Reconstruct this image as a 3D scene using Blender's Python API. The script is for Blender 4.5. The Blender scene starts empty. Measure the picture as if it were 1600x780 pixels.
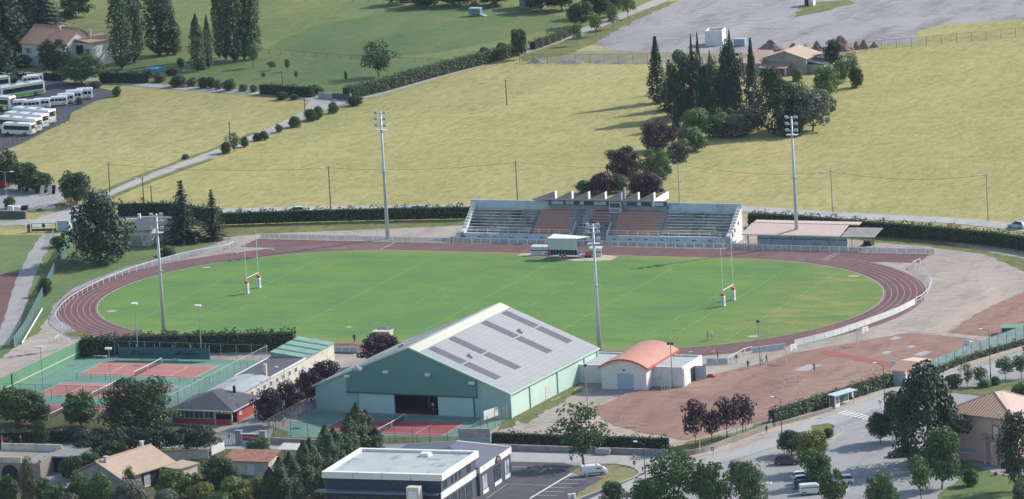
import bpy, bmesh, math, random
from mathutils import Vector, Matrix
rnd = random.Random(7)
PI = math.pi
SC = bpy.context.scene
COL = SC.collection
# ---------------------------------------------------------------- camera (surveyed from the pitch markings)
CF, CX, CY, CZ = 10342.4, 493.317, -1160.175, 252.95
YAW, PIT, ROL = -0.397857, 0.191005, -0.0562566
_f = Vector((math.sin(YAW)*math.cos(PIT), math.cos(YAW)*math.cos(PIT), -math.sin(PIT)))
_r0 = Vector((math.cos(YAW), -math.sin(YAW), 0)); _u0 = _r0.cross(_f)
_r = _r0*math.cos(ROL)+_u0*math.sin(ROL); _u = _u0*math.cos(ROL)-_r0*math.sin(ROL)
CAMP = Vector((CX, CY, CZ))
def at(x, y, z=0.0):                      # survey point: where the sight line of (x, y) meets height z
    d = _f*CF+_r*(x-800)+_u*(390-y)
    t = (z-CZ)/d.z
    p = CAMP+d*t
    return Vector((p.x, p.y, z))
def proj(p):
    d = Vector(p)-CAMP; z = d.dot(_f)
    return 800+CF*d.dot(_r)/z, 390-CF*d.dot(_u)/z
def hgt(x, yb, yt):                       # height of an upright thing with its foot at yb and its top at yt
    g = at(x, yb); lo, hi = 0., 60.
    for _ in range(30):
        m = (lo+hi)/2
        if proj(g+Vector((0, 0, m)))[1] > yt: lo = m
        else: hi = m
    return lo
def hz(p, q):                             # horizontal distance
    return math.hypot(p.x-q.x, p.y-q.y)
def ang(p, q): return math.atan2(q.y-p.y, q.x-p.x)
# ---------------------------------------------------------------- materials
MATS = {}
class NT:
    def __init__(s, name):
        s.m = bpy.data.materials.new(name); s.m.use_nodes = True
        s.t = s.m.node_tree; s.n = s.t.nodes; s.n.clear()
        s.out = s.n.new('ShaderNodeOutputMaterial'); s.b = s.n.new('ShaderNodeBsdfPrincipled')
        s.t.links.new(s.b.outputs[0], s.out.inputs[0])
        s.pos = None
    def L(s, a, b): s.t.links.new(a, b)
    def P(s, sc=(1, 1, 1), rot=0, obj=False):
        if obj:
            c = s.n.new('ShaderNodeTexCoord').outputs['Object']
        else:
            c = s.n.new('ShaderNodeNewGeometry').outputs['Position']
        m = s.n.new('ShaderNodeMapping'); m.inputs['Scale'].default_value = sc; m.inputs['Rotation'].default_value = (0, 0, rot)
        s.L(c, m.inputs[0]); return m.outputs[0]
    def noise(s, scale, det=4, rough=.55, vec=None, lo=.35, hi=.65):
        t = s.n.new('ShaderNodeTexNoise'); t.inputs['Scale'].default_value = scale; t.inputs['Detail'].default_value = det
        t.inputs['Roughness'].default_value = rough
        s.L(vec if vec is not None else s.P(), t.inputs['Vector'])
        r = s.n.new('ShaderNodeMapRange'); r.inputs[1].default_value = lo; r.inputs[2].default_value = hi
        s.L(t.outputs[0], r.inputs[0]); return r.outputs[0]
    def wave(s, scale, vec, dist=0, prof='SIN', d='X'):
        w = s.n.new('ShaderNodeTexWave'); w.inputs['Scale'].default_value = scale; w.inputs['Distortion'].default_value = dist
        w.bands_direction = d; w.wave_profile = prof
        s.L(vec, w.inputs['Vector']); return w.outputs['Fac']
    def mix(s, fac, a, b, mode='MIX'):
        m = s.n.new('ShaderNodeMix'); m.data_type = 'RGBA'; m.blend_type = mode
        for i, v in ((0, fac), (6, a), (7, b)):
            if isinstance(v, (int, float)): m.inputs[i].default_value = v
            elif isinstance(v, tuple): m.inputs[i].default_value = (v[0], v[1], v[2], 1)
            else: s.L(v, m.inputs[i])
        return m.outputs[2]
    def mul(s, a, k):
        m = s.n.new('ShaderNodeMath'); m.operation = 'MULTIPLY'; s.L(a, m.inputs[0])
        if isinstance(k, (int, float)): m.inputs[1].default_value = k
        else: s.L(k, m.inputs[1])
        return m.outputs[0]
    def bump(s, h, st=.3, dist=.1):
        b = s.n.new('ShaderNodeBump'); b.inputs['Strength'].default_value = st; b.inputs['Distance'].default_value = dist
        s.L(h, b.inputs['Height']); s.L(b.outputs[0], s.b.inputs['Normal'])
    def base(s, c):
        if isinstance(c, tuple): s.b.inputs['Base Color'].default_value = (c[0], c[1], c[2], 1)
        else: s.L(c, s.b.inputs['Base Color'])
    def rough(s, v): s.b.inputs['Roughness'].default_value = v
def mat(name, c, c2=None, scale=1.5, rough=.8, metal=0, spec=.3, fac=1., spots=None):
    """a weathered solid: c broken up by c2 in noise patches"""
    if name in MATS: return MATS[name]
    s = NT(name)
    if c2 is None: c2 = tuple(v*.78 for v in c)
    f = s.noise(scale, 5)
    col = s.mix(s.mul(f, fac), c, c2)
    f2 = s.noise(scale*7, 3)
    col = s.mix(s.mul(f2, .35), col, tuple(v*.8 for v in c))
    if spots:
        col = s.mix(s.noise(spots[1], 4, lo=.55, hi=.68), col, spots[0])
    s.base(col); s.rough(rough); s.b.inputs['Metallic'].default_value = metal
    s.b.inputs['Specular IOR Level'].default_value = spec
    MATS[name] = s.m; return s.m
def ribbed(name, c, c2, pitch=.3, axis=0, rough=.55, dirt=.5, spec=.3, depth=.05, tile=None, grid=None, k=.45):
    """profiled sheet / roof tiles: ribs across one local axis of the part, plus dirt"""
    if name in MATS: return MATS[name]
    s = NT(name)
    v = s.P(obj=True)
    d = 'XYZ'[axis]
    w = s.wave(.314/pitch, v, d=d)
    col = s.mix(s.mul(w, k), c, c2)
    if grid: col = s.mix(s.mul(s.wave(.314/grid, v, d='XYZ'[1-axis]), k), col, c2)
    f = s.noise(.35, 5); col = s.mix(s.mul(f, dirt), col, tuple(k*.72 for k in c))
    f2 = s.noise(3.0, 4); col = s.mix(s.mul(f2, dirt*.6), col, c2)
    if tile is not None:
        vo = s.n.new('ShaderNodeTexVoronoi'); vo.inputs['Scale'].default_value = 2.2; s.L(v, vo.inputs['Vector'])
        hs = s.n.new('ShaderNodeSeparateColor'); s.L(vo.outputs['Color'], hs.inputs[0])
        col = s.mix(s.mul(hs.outputs[0], .55), col, tile)
    s.base(col); s.rough(rough); s.b.inputs['Specular IOR Level'].default_value = spec
    s.bump(w, .5, depth)
    MATS[name] = s.m; return s.m
def leafmat(name, c, c2, c3=None, trans=.25):
    if name in MATS: return MATS[name]
    s = NT(name)
    info = s.n.new('ShaderNodeObjectInfo')
    f = s.noise(.55, 2, lo=.38, hi=.62)
    col = s.mix(f, c, c2)
    f2 = s.noise(2.6, 2, lo=.4, hi=.62)
    col = s.mix(s.mul(f2, .55), col, c3 if c3 else tuple(v*1.45 for v in c2))
    col = s.mix(s.mul(info.outputs['Random'], .3), col, tuple(v*.62 for v in c))
    s.base(col); s.rough(.55); s.b.inputs['Specular IOR Level'].default_value = .25
    tr = s.n.new('ShaderNodeBsdfTranslucent'); s.L(col, tr.inputs[0])
    mx = s.n.new('ShaderNodeMixShader'); mx.inputs[0].default_value = trans
    s.L(s.b.outputs[0], mx.inputs[1]); s.L(tr.outputs[0], mx.inputs[2]); s.L(mx.outputs[0], s.out.inputs[0])
    MATS[name] = s.m; return s.m
def netting(name, c, alpha):
    """fine wire netting: mostly see-through"""
    if name in MATS: return MATS[name]
    s = NT(name); s.base(s.mix(s.noise(1.2, 3), c, tuple(v*.7 for v in c))); s.rough(.6)
    tr = s.n.new('ShaderNodeBsdfTransparent'); mx = s.n.new('ShaderNodeMixShader'); mx.inputs[0].default_value = alpha
    s.L(tr.outputs[0], mx.inputs[1]); s.L(s.b.outputs[0], mx.inputs[2]); s.L(mx.outputs[0], s.out.inputs[0])
    MATS[name] = s.m; return s.m
def glass(name, c, rough=.08):
    if name in MATS: return MATS[name]
    s = NT(name); s.base(s.mix(s.noise(.6, 3), c, tuple(v*1.6+.01 for v in c))); s.rough(rough); s.b.inputs['Specular IOR Level'].default_value = .6
    MATS[name] = s.m; return s.m
# ---------------------------------------------------------------- mesh builder
class MB:
    def __init__(s): s.v = []; s.f = []
    def add(s, vs, fs):
        o = len(s.v); s.v += [tuple(v) for v in vs]; s.f += [tuple(i+o for i in f) for f in fs]; return s
    def box(s, x0, x1, y0, y1, z0, z1):
        return s.add([(x0, y0, z0), (x1, y0, z0), (x1, y1, z0), (x0, y1, z0), (x0, y0, z1), (x1, y0, z1), (x1, y1, z1), (x0, y1, z1)],
                     [(0, 3, 2, 1), (4, 5, 6, 7), (0, 1, 5, 4), (1, 2, 6, 5), (2, 3, 7, 6), (3, 0, 4, 7)])
    def cbox(s, c, sx, sy, sz, rz=0, tilt=0):          # centred box turned about z (and tipped about its own x)
        M = Matrix.Translation(c) @ Matrix.Rotation(rz, 4, 'Z') @ Matrix.Rotation(tilt, 4, 'X')
        vs = [M @ Vector((a*sx/2, b*sy/2, d*sz/2)) for d in (-1, 1) for a, b in ((-1, -1), (1, -1), (1, 1), (-1, 1))]
        return s.add(vs, [(0, 3, 2, 1), (4, 5, 6, 7), (0, 1, 5, 4), (1, 2, 6, 5), (2, 3, 7, 6), (3, 0, 4, 7)])
    def prism(s, pts, z0, z1):                          # plan polygon pulled up
        n = len(pts); a = sum(pts[i][0]*pts[(i+1) % n][1]-pts[(i+1) % n][0]*pts[i][1] for i in range(n))
        if a < 0: pts = pts[::-1]
        vs = [(p[0], p[1], z0) for p in pts]+[(p[0], p[1], z1) for p in pts]
        return s.add(vs, [tuple(range(n))[::-1], tuple(range(n, 2*n))]+[(i, (i+1) % n, n+(i+1) % n, n+i) for i in range(n)])
    def profile(s, pts, y0, y1):                        # x-z outline pulled along y
        n = len(pts); a = sum(pts[i][0]*pts[(i+1) % n][1]-pts[(i+1) % n][0]*pts[i][1] for i in range(n))
        if a < 0: pts = pts[::-1]
        vs = [(p[0], y0, p[1]) for p in pts]+[(p[0], y1, p[1]) for p in pts]
        return s.add(vs, [tuple(range(n)), tuple(range(n, 2*n))[::-1]]+[(i, n+i, n+(i+1) % n, (i+1) % n) for i in range(n)])
    def xprofile(s, pts, x0, x1):                       # y-z outline pulled along x
        n = len(pts); a = sum(pts[i][0]*pts[(i+1) % n][1]-pts[(i+1) % n][0]*pts[i][1] for i in range(n))
        if a < 0: pts = pts[::-1]
        vs = [(x0, p[0], p[1]) for p in pts]+[(x1, p[0], p[1]) for p in pts]
        return s.add(vs, [tuple(range(n))[::-1], tuple(range(n, 2*n))]+[(i, (i+1) % n, n+(i+1) % n, n+i) for i in range(n)])
    def slab(s, quad, th):                              # a quad thickened downwards along z
        q = [Vector(p) for p in quad]; n = len(q)
        vs = q+[p-Vector((0, 0, th)) for p in q]
        return s.add(vs, [tuple(range(n)), tuple(range(n, 2*n))[::-1]]+[(i, n+i, n+(i+1) % n, (i+1) % n) for i in range(n)])
    def face(s, pts): return s.add(pts, [tuple(range(len(pts)))])
    def tube(s, pts, r, n=6, r1=None, cap=True):
        pts = [Vector(p) for p in pts]; m = len(pts); vs = []; fs = []
        for i, p in enumerate(pts):
            d = (pts[min(i+1, m-1)]-pts[max(i-1, 0)]).normalized()
            a = d.cross(Vector((0, 0, 1)));
            if a.length < 1e-3: a = Vector((1, 0, 0))
            a.normalize(); b = d.cross(a)
            rr = r if r1 is None else r+(r1-r)*i/(m-1)
            for k in range(n):
                t = 2*PI*k/n; vs.append(p+a*rr*math.cos(t)+b*rr*math.sin(t))
        for i in range(m-1):
            for k in range(n):
                fs.append((i*n+k, i*n+(k+1) % n, (i+1)*n+(k+1) % n, (i+1)*n+k))
        if cap: fs += [tuple(range(n))[::-1], tuple(range((m-1)*n, m*n))]
        return s.add(vs, fs)
    def ball(s, c, rx, ry, rz, nu=10, nv=6):
        c = Vector(c); vs = [c-Vector((0, 0, rz))]
        for j in range(1, nv):
            t = -PI/2+PI*j/nv
            for k in range(nu):
                a = 2*PI*k/nu; vs.append(c+Vector((rx*math.cos(t)*math.cos(a), ry*math.cos(t)*math.sin(a), rz*math.sin(t))))
        vs.append(c+Vector((0, 0, rz))); fs = []
        for k in range(nu): fs.append((0, 1+(k+1) % nu, 1+k))
        for j in range(nv-2):
            for k in range(nu):
                a = 1+j*nu; fs.append((a+k, a+(k+1) % nu, a+nu+(k+1) % nu, a+nu+k))
        a = 1+(nv-2)*nu
        for k in range(nu): fs.append((a+k, a+(k+1) % nu, len(vs)-1))
        return s.add(vs, fs)
    def wheel(s, c, r, w, n=14, axis='y'):
        c = Vector(c); vs = []
        for e in (-w/2, w/2):
            for k in range(n):
                t = 2*PI*k/n; a, b = r*math.cos(t), r*math.sin(t)
                vs.append(c+(Vector((a, e, b)) if axis == 'y' else Vector((e, a, b))))
        return s.add(vs, [tuple(range(n))[::-1], tuple(range(n, 2*n))]+[(k, (k+1) % n, n+(k+1) % n, n+k) for k in range(n)])
    def mesh(s, name):
        me = bpy.data.meshes.new(name); me.from_pydata(s.v, [], s.f); me.update(); return me
    def build(s, name, m, parent=None, smooth=False, label=None, loc=None, rz=0):
        me = s.mesh(name); me.materials.append(m)
        bm = bmesh.new(); bm.from_mesh(me); bmesh.ops.recalc_face_normals(bm, faces=bm.faces); bm.to_mesh(me); bm.free()
        if smooth:
            for p in me.polygons: p.use_smooth = True
        o = bpy.data.objects.new(name, me); COL.objects.link(o)
        if parent: o.parent = parent
        if label: o['label'] = label
        if loc is not None: o.location = loc
        if rz: o.rotation_euler.z = rz
        return o
def thing(name, label, cat, loc=(0, 0, 0), rz=0, group=None):
    o = bpy.data.objects.new(name, None); COL.objects.link(o); o.empty_display_size = .5
    o.location = loc; o.rotation_euler.z = rz; o['label'] = label; o['category'] = cat
    if group: o['group'] = group
    return o
def tag(o, label, cat, group=None, kind=None):
    if label: o['label'] = label
    if cat: o['category'] = cat
    if group: o['group'] = group
    if kind: o['kind'] = kind
    return o
def kids(o): return list(o.children)
def dup(o, loc=None, rz=None, label=None, group=None, parent=None):
    c = o.copy(); COL.objects.link(c)
    if parent: c.parent = parent
    for ch in kids(o): dup(ch, parent=c)
    if loc is not None: c.location = loc
    if rz is not None: c.rotation_euler.z = rz
    if label: c['label'] = label
    if group: c['group'] = group
    return c
def P2(px): return [at(*p) for p in px]
def smooth_line(pts, n=8):                # Catmull-Rom through plan points
    pts = [Vector(p) for p in pts]; out = []
    for i in range(len(pts)-1):
        a, b, c, d = pts[max(i-1, 0)], pts[i], pts[i+1], pts[min(i+2, len(pts)-1)]
        for k in range(n):
            t = k/n
            out.append(.5*((2*b)+(c-a)*t+(2*a-5*b+4*c-d)*t*t+(3*b-a-3*c+d)*t**3))
    out.append(pts[-1]); return out
def offset(pts, w):                       # left-hand offset of a plan line
    out = []; m = len(pts)
    for i, p in enumerate(pts):
        d = (pts[min(i+1, m-1)]-pts[max(i-1, 0)]); d.z = 0; d.normalize()
        out.append(p+Vector((-d.y, d.x, 0))*w)
    return out
def ribbon(mb, pts, w0, w1, z):
    a, b = offset(pts, w0), offset(pts, w1); n = len(pts)
    vs = [(p.x, p.y, z) for p in a]+[(p.x, p.y, z) for p in b]
    return mb.add(vs, [(i, i+1, n+i+1, n+i) for i in range(n-1)])
def along(pts, step):                     # evenly spaced points with headings
    out = []; L = 0
    seg = [(pts[i], pts[i+1]) for i in range(len(pts)-1)]
    tot = sum((b-a).length for a, b in seg); n = max(1, round(tot/step)); k = 0
    for a, b in seg:
        l = (b-a).length
        while k <= n and k*tot/n <= L+l+1e-6:
            out.append((a+(b-a)*((k*tot/n-L)/max(l, 1e-9)), math.atan2(b.y-a.y, b.x-a.x))); k += 1
        L += l
    return out
class Fr:
    """a building's own frame: x along its front, y into its depth"""
    def __init__(s, o, rz): s.o = Vector(o); s.rz = rz; s.M = Matrix.Translation(s.o) @ Matrix.Rotation(rz, 4, 'Z'); s.I = s.M.inverted()
    def to(s, p): return s.I @ Vector(p)
    def at(s, x, y, z=0.): return s.to(at(x, y, z))
    def _ray(s, x, y):
        d = _f*CF+_r*(x-800)+_u*(390-y); return s.I @ CAMP, s.I.to_3x3() @ d
    def on(s, x, y, yl=0.):               # survey a point on the plane y = yl -> (x, z)
        c, d = s._ray(x, y); t = (yl-c.y)/d.y; q = c+d*t; return q.x, q.z
    def onx(s, x, y, xl):                 # survey a point on the plane x = xl -> (y, z)
        c, d = s._ray(x, y); t = (xl-c.x)/d.x; q = c+d*t; return q.y, q.z
# ================================================================ GROUND
def meadow_mat(name, a, b, c, d, st=1.):
    s = NT(name)
    big = s.noise(.02, 5, .6, lo=.41, hi=.59, vec=s.P((.8, .55, 1)))
    mid = s.noise(.075, 5, .65, lo=.44, hi=.60, vec=s.P((1, .45, 1)))
    lane = s.noise(.05, 4, .6, lo=.45, hi=.68, vec=s.P((.45, 1.6, 1)))
    fine = s.noise(1.3, 6, .8, lo=.42, hi=.58, vec=s.P((1, .3, 1)))
    tuft = s.noise(.55, 5, .75, lo=.45, hi=.62, vec=s.P((1, .4, 1)))
    spot = s.noise(.45, 3, .6, lo=.6, hi=.72, vec=s.P((1, .5, 1)))
    col = s.mix(big, a, b)
    col = s.mix(s.mul(mid, .75), col, c)
    col = s.mix(s.mul(lane, .55), col, b)
    col = s.mix(s.mul(fine, .55*st), col, d)
    col = s.mix(s.mul(tuft, .5*st), col, tuple(v*.6 for v in a))
    col = s.mix(s.mul(spot, .35*st), col, tuple(v*.55 for v in c))
    s.base(col); s.rough(.95); s.b.inputs['Specular IOR Level'].default_value = .1
    s.bump(s.noise(2.4, 5, .75, lo=.2, hi=.8), .5*st, .4)
    return s.m
M_meadow = meadow_mat('meadow_grass', (.29, .28, .10), (.375, .32, .14), (.225, .248, .082), (.425, .365, .185))
M_lawn = meadow_mat('lawn_grass', (.14, .19, .065), (.21, .22, .085), (.105, .165, .065), (.22, .225, .09), .8)
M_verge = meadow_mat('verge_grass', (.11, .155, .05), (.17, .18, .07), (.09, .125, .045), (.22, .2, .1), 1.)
M_green = meadow_mat('park_grass', (.085, .145, .06), (.13, .175, .065), (.17, .185, .075), (.115, .165, .065), .6)
def lot_mat(name, a, b, c, sc=.05, bump=.2, tracks=False):
    s = NT(name)
    f = s.noise(sc, 6, .6, lo=.35, hi=.65, vec=s.P((1, .45, 1), -.35))
    col = s.mix(f, a, b)
    col = s.mix(s.mul(s.noise(sc*4, 5, .65, lo=.48, hi=.66, vec=s.P((1, .3, 1), .3)), .75), col, c)
    col = s.mix(s.mul(s.noise(1.4, 4, .7), .4), col, tuple(v*.72 for v in a))
    col = s.mix(s.mul(s.noise(.35, 4, .6, lo=.55, hi=.7), .5), col, tuple(v*1.2 for v in a))
    if tracks:                            # scrape and wheel marks
        for sc_, rt, tc in ((.35, .25, tuple(v*1.3 for v in b)), (.22, -.5, tuple(v*.72 for v in c))):
            wv = s.wave(sc_*.3, s.P((1, 1, 1), rt), dist=9., d='Y'); r_ = s.n.new('ShaderNodeMapRange'); r_.inputs[1].default_value = .86; r_.inputs[2].default_value = 1.; s.L(wv, r_.inputs[0])
            col = s.mix(s.mul(s.mul(r_.outputs[0], s.noise(.12, 4, lo=.45, hi=.62)), .38), col, tc)
    s.base(col); s.rough(.92); s.b.inputs['Specular IOR Level'].default_value = .15
    s.bump(s.noise(2.2, 4), bump, .1)
    return s.m
M_lot = lot_mat('grey_gravel', (.25, .238, .242), (.335, .315, .31), (.12, .112, .13), .03, .2, True)
M_stad = lot_mat('pale_gravel', (.31, .27, .235), (.375, .33, .285), (.225, .185, .155), .06, .2, True)
M_asph = lot_mat('worn_asphalt', (.265, .26, .26), (.31, .305, .30), (.215, .21, .215), .08, .08)
M_road = lot_mat('road_asphalt', (.33, .325, .315), (.38, .37, .36), (.28, .275, .275), .12, .06)
M_dark = lot_mat('dark_asphalt', (.075, .075, .088), (.10, .098, .108), (.06, .06, .07), .1, .06)
M_red = lot_mat('red_clay', (.235, .135, .108), (.31, .20, .16), (.165, .092, .078), .07, .12, True)
M_redd = lot_mat('dusty_clay', (.37, .30, .245), (.43, .36, .30), (.30, .24, .195), .12, .1)
M_lane = lot_mat('lane_gravel', (.33, .315, .30), (.38, .365, .34), (.26, .25, .235), .2, .1)
M_trk = lot_mat('track_rubber', (.135, .070, .070), (.165, .088, .086), (.10, .053, .055), .07, .03)
M_white = mat('white_paint', (.72, .71, .70), (.55, .54, .53), 2.5, .6)
M_fline = mat('chalk_line', (.25, .36, .17), (.14, .24, .075), .5, .9)
M_lline = mat('lane_paint', (.44, .37, .36), (.21, .15, .15), .6, .8)
def struct(name, mb, m, smooth=False):
    o = mb.build(name, m, smooth=smooth); o['kind'] = 'structure'; return o
def rag(pts, amp):
    """a natural, uneven edge"""
    out = []; n = len(pts)
    for i in range(n):
        a, b = pts[i], pts[(i+1) % n]; l = (b-a).length; k = max(1, int(l/max(1.6, amp*3))); k = min(k, 60)
        d = (b-a).normalized() if l > 0 else Vector((1, 0, 0)); nn = Vector((-d.y, d.x, 0))
        for j in range(k):
            p = a+(b-a)*(j/k)
            if j: p = p+nn*rnd.uniform(-amp, amp)
            out.append(p)
    return out
_zc = [0]
def patch(name, px, z, m, amp=0.0, world=False):
    _zc[0] += 1; z += .0003*(_zc[0] % 20)
    pts = [Vector((p[0], p[1], 0)) for p in px] if world else P2(px)
    if amp: pts = rag(pts, amp)
    # triangulated sheet
    bm = bmesh.new(); vs = [bm.verts.new((p.x, p.y, z)) for p in pts]; f = bm.faces.new(vs)
    f.normal_update()
    if f.normal.z < 0: f.normal_flip()
    me = bpy.data.meshes.new(name); bm.to_mesh(me); bm.free()
    me.materials.append(m); o = bpy.data.objects.new(name, me); COL.objects.link(o); o['kind'] = 'structure'; return o
def road(name, px, w, z, m, n=8, amp=0.):
    pts = smooth_line(P2(px), n); mb = MB(); _zc[0] += 1; z += .0003*(_zc[0] % 20)
    if amp:
        a = [p+Vector((rnd.uniform(-amp, amp), rnd.uniform(-amp, amp), 0)) for p in offset(pts, -w/2)]
        b = [p+Vector((rnd.uniform(-amp, amp), rnd.uniform(-amp, amp), 0)) for p in offset(pts, w/2)]
        k = len(a); mb.add([(p.x, p.y, z) for p in a+b], [(i, i+1, k+i+1, k+i) for i in range(k-1)])
    else: ribbon(mb, pts, -w/2, w/2, z)
    return struct(name, mb, m)
Z = [i*.012 for i in range(14)]
g = MB(); g.face([(-2500, -1500, 0), (2500, -1500, 0), (2500, 3500, 0), (-2500, 3500, 0)])
struct('ground', g, M_meadow)
# --- far fields
patch('far_lawn', [(-200, -120), (1100, -120), (1035, 0), (870, 62), (800, 88), (720, 108), (620, 138), (540, 158), (480, 156), (400, 144), (270, 134), (160, 126), (-200, 110)], Z[1], M_lawn, 1.)
patch('mown_grass', [(560, 95), (420, 75), (480, 45), (560, 28), (640, 12), (860, 16), (890, 38), (800, 60), (700, 80)], Z[2], M_green, 2.)
patch('mown_grass', [(170, 118), (180, 95), (300, 96), (420, 90), (560, 98), (640, 100), (690, 106), (620, 132), (545, 152), (440, 140), (300, 130)], Z[2], M_green, 1.)
patch('gravel_lot', [(1064, 0), (1010, 22), (960, 48), (925, 70), (985, 84), (1100, 88), (1250, 86), (1340, 74), (1480, 62), (1560, 50), (1680, 36), (1700, -60), (1150, -60)], Z[2], M_lot, 1.2)
patch('dirt_strip', [(880, 80), (985, 80), (1110, 84), (1240, 84), (1330, 78), (1330, 88), (1240, 93), (1100, 99), (980, 99), (820, 99)], Z[3], lot_mat('weedy_rubble', (.24, .21, .15), (.16, .18, .08), (.30, .24, .20), .16, .4), 1.)
patch('grass_verge', [(1000, 10), (940, 44), (860, 72), (812, 90), (816, 96), (890, 84), (925, 70), (960, 50), (1010, 24), (1060, 2)], Z[4], M_verge, .8)
patch('grass_verge', [(1255, 6), (1320, 0), (1335, 6), (1290, 18), (1240, 28)], Z[4], M_verge, .8)
patch('grass_verge', [(1430, 52), (1470, 40), (1600, 30), (1640, 40), (1560, 56), (1440, 66)], Z[4], M_meadow, 1.2)
# --- bus park, yard and lower-left field
patch('bus_park', [(-60, 262), (40, 222), (82, 200), (108, 188), (112, 176), (150, 158), (186, 150), (176, 142), (130, 132), (0, 112), (-80, 108)], Z[2], M_dark)
patch('yard', [(-60, 270), (0, 276), (62, 286), (150, 296), (140, 306), (62, 322), (44, 330), (-60, 332)], Z[2], M_asph, .3)
patch('lower_lawn', [(-60, 366), (82, 368), (30, 512), (0, 560), (-60, 580)], Z[2], M_green, .4)
patch('clay_patch', [(-60, 470), (-10, 430), (40, 425), (46, 470), (22, 512), (-60, 540)], Z[3], M_trk, .8)
road('gravel_path', [(78, 366), (56, 400), (38, 440), (20, 500), (0, 540)], 3.4, Z[4], M_asph, amp=.25)
# --- roads
road('road', [(-120, 366), (-20, 352), (60, 347), (150, 342), (260, 337), (350, 331), (480, 327), (740, 325), (900, 323), (1060, 322), (1200, 329), (1300, 336), (1400, 341), (1500, 346), (1600, 357), (1700, 372)], 5.6, Z[5], M_road)
road('lane', [(92, 345), (132, 322), (170, 302), (250, 270), (340, 238), (400, 214), (470, 184), (510, 165)], 4.0, Z[6], M_lane, amp=.15)
road('lane', [(470, 182), (530, 161), (600, 144), (700, 115), (800, 86), (868, 64), (940, 38), (1035, 0), (1130, -40)], 4.2, Z[7], M_lane, amp=.15)
road('lane', [(-80, 118), (60, 116), (150, 126), (270, 137), (400, 146), (470, 152), (520, 160)], 4.0, Z[6], M_lane, amp=.15)
patch('road_apron', [(28, 352), (96, 330), (132, 314), (168, 304), (182, 306), (150, 330), (110, 346), (60, 356)], Z[6], M_road)
patch('driveway', [(486, 154), (508, 148), (536, 154), (545, 160), (510, 170), (488, 178), (470, 180)], Z[8], M_lane)
road('grass_verge', [(120, 335), (170, 310), (250, 278), (330, 249)], 1.4, Z[8], M_verge, amp=.3)
road('grass_verge', [(135, 310), (250, 264), (340, 231), (398, 208)], 1.8, Z[8], M_verge, amp=.3)
# --- stadium enclosure
patch('stadium_yard', [(-40, 560), (60, 462), (100, 420), (200, 395), (300, 380), (380, 360), (560, 352), (740, 345), (1160, 345), (1300, 356), (1440, 372), (1600, 395), (1690, 410), (1690, 560), (1560, 575), (1400, 612), (1210, 668), (1040, 690), (800, 690), (560, 690), (350, 690), (100, 680)], Z[1], M_stad, .3)
patch('grass_verge', [(84, 372), (120, 350), (210, 344), (320, 374), (348, 384), (290, 398), (200, 416), (130, 444), (96, 470), (72, 500), (60, 520), (30, 540), (0, 560), (-30, 580), (50, 450)], Z[2], M_green, .4)
patch('ring_path', [(110, 530), (78, 508), (82, 478), (116, 450), (190, 420), (290, 394), (360, 376), (372, 384), (300, 404), (200, 432), (130, 462), (100, 490), (112, 515), (140, 535)], Z[3], M_lot, .25)
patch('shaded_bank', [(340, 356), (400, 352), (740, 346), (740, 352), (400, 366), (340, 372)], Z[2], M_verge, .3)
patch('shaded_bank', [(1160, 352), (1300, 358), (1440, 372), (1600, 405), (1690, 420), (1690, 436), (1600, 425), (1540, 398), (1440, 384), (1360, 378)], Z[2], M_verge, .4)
patch('grass_verge', [(100, 520), (132, 516), (146, 528), (112, 530)], Z[4], M_verge, .2)
# --- red clay grounds
patch('clay_court', [(918, 640), (1010, 606), (1105, 588), (1180, 570), (1240, 552), (1330, 536), (1420, 520), (1470, 524), (1530, 532), (1560, 545), (1480, 566), (1400, 588), (1300, 622), (1206, 655), (1130, 672), (1075, 688), (1000, 676), (945, 660)], Z[3], M_red, .35)
patch('clay_court', [(1480, 520), (1520, 494), (1560, 474), (1600, 456), (1680, 430), (1690, 470), (1600, 505), (1546, 526)], Z[3], M_red, .35)
patch('dusty_edge', [(880, 668), (930, 642), (945, 662), (1000, 678), (1072, 690), (1060, 700), (960, 700), (860, 690)], Z[4], M_redd, .4)
patch('dusty_edge', [(1440, 520), (1500, 486), (1560, 460), (1572, 464), (1520, 492), (1470, 522)], Z[4], M_redd, .3)
patch('run_up', [(1272, 550), (1292, 548), (1400, 568), (1398, 576)], Z[4], mat('run_up_rubber', (.30, .092, .082), (.26, .08, .075), .4))
patch('sand_pit', [(1530, 462), (1552, 447), (1578, 449), (1556, 466)], Z[4], M_redd)
M_pud = lot_mat('damp_clay', (.33, .30, .36), (.40, .37, .42), (.29, .24, .28), .3, .02)
for q in ([(1238, 580), (1262, 570), (1286, 571), (1262, 580)], [(1426, 556), (1444, 549), (1458, 550), (1440, 557)], [(1388, 531), (1398, 526), (1410, 528), (1398, 532)], [(1416, 543), (1424, 540), (1432, 541), (1424, 545)], [(1376, 553), (1384, 549), (1396, 550), (1386, 554)]):
    patch('puddle', q, Z[5], M_pud, .25)
def line(mb, p, q, w, z):
    a, b = Vector((p[0], p[1], 0)), Vector((q[0], q[1], 0)); d = (b-a).normalized(); n = Vector((-d.y, d.x, 0))*w/2
    return mb.face([(a-n).to_tuple()[:2]+(z,), (b-n).to_tuple()[:2]+(z,), (b+n).to_tuple()[:2]+(z,), (a+n).to_tuple()[:2]+(z,)])
def pline(mb, px, w, z):
    pts = P2(px)
    for a, b in zip(pts, pts[1:]): line(mb, a, b, w, z)
L = MB()
pline(L, [(1180, 586), (1316, 614)], .12, Z[6]); pline(L, [(1236, 579), (1294, 562)], .12, Z[6])
c0 = at(1322, 580)
for k in range(12):
    a, b = -.9+k*.22, -.9+(k+1)*.22
    line(L, (c0.x+5*math.cos(a), c0.y+5*math.sin(a)), (c0.x+5*math.cos(b), c0.y+5*math.sin(b)), .1, Z[6])
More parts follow.
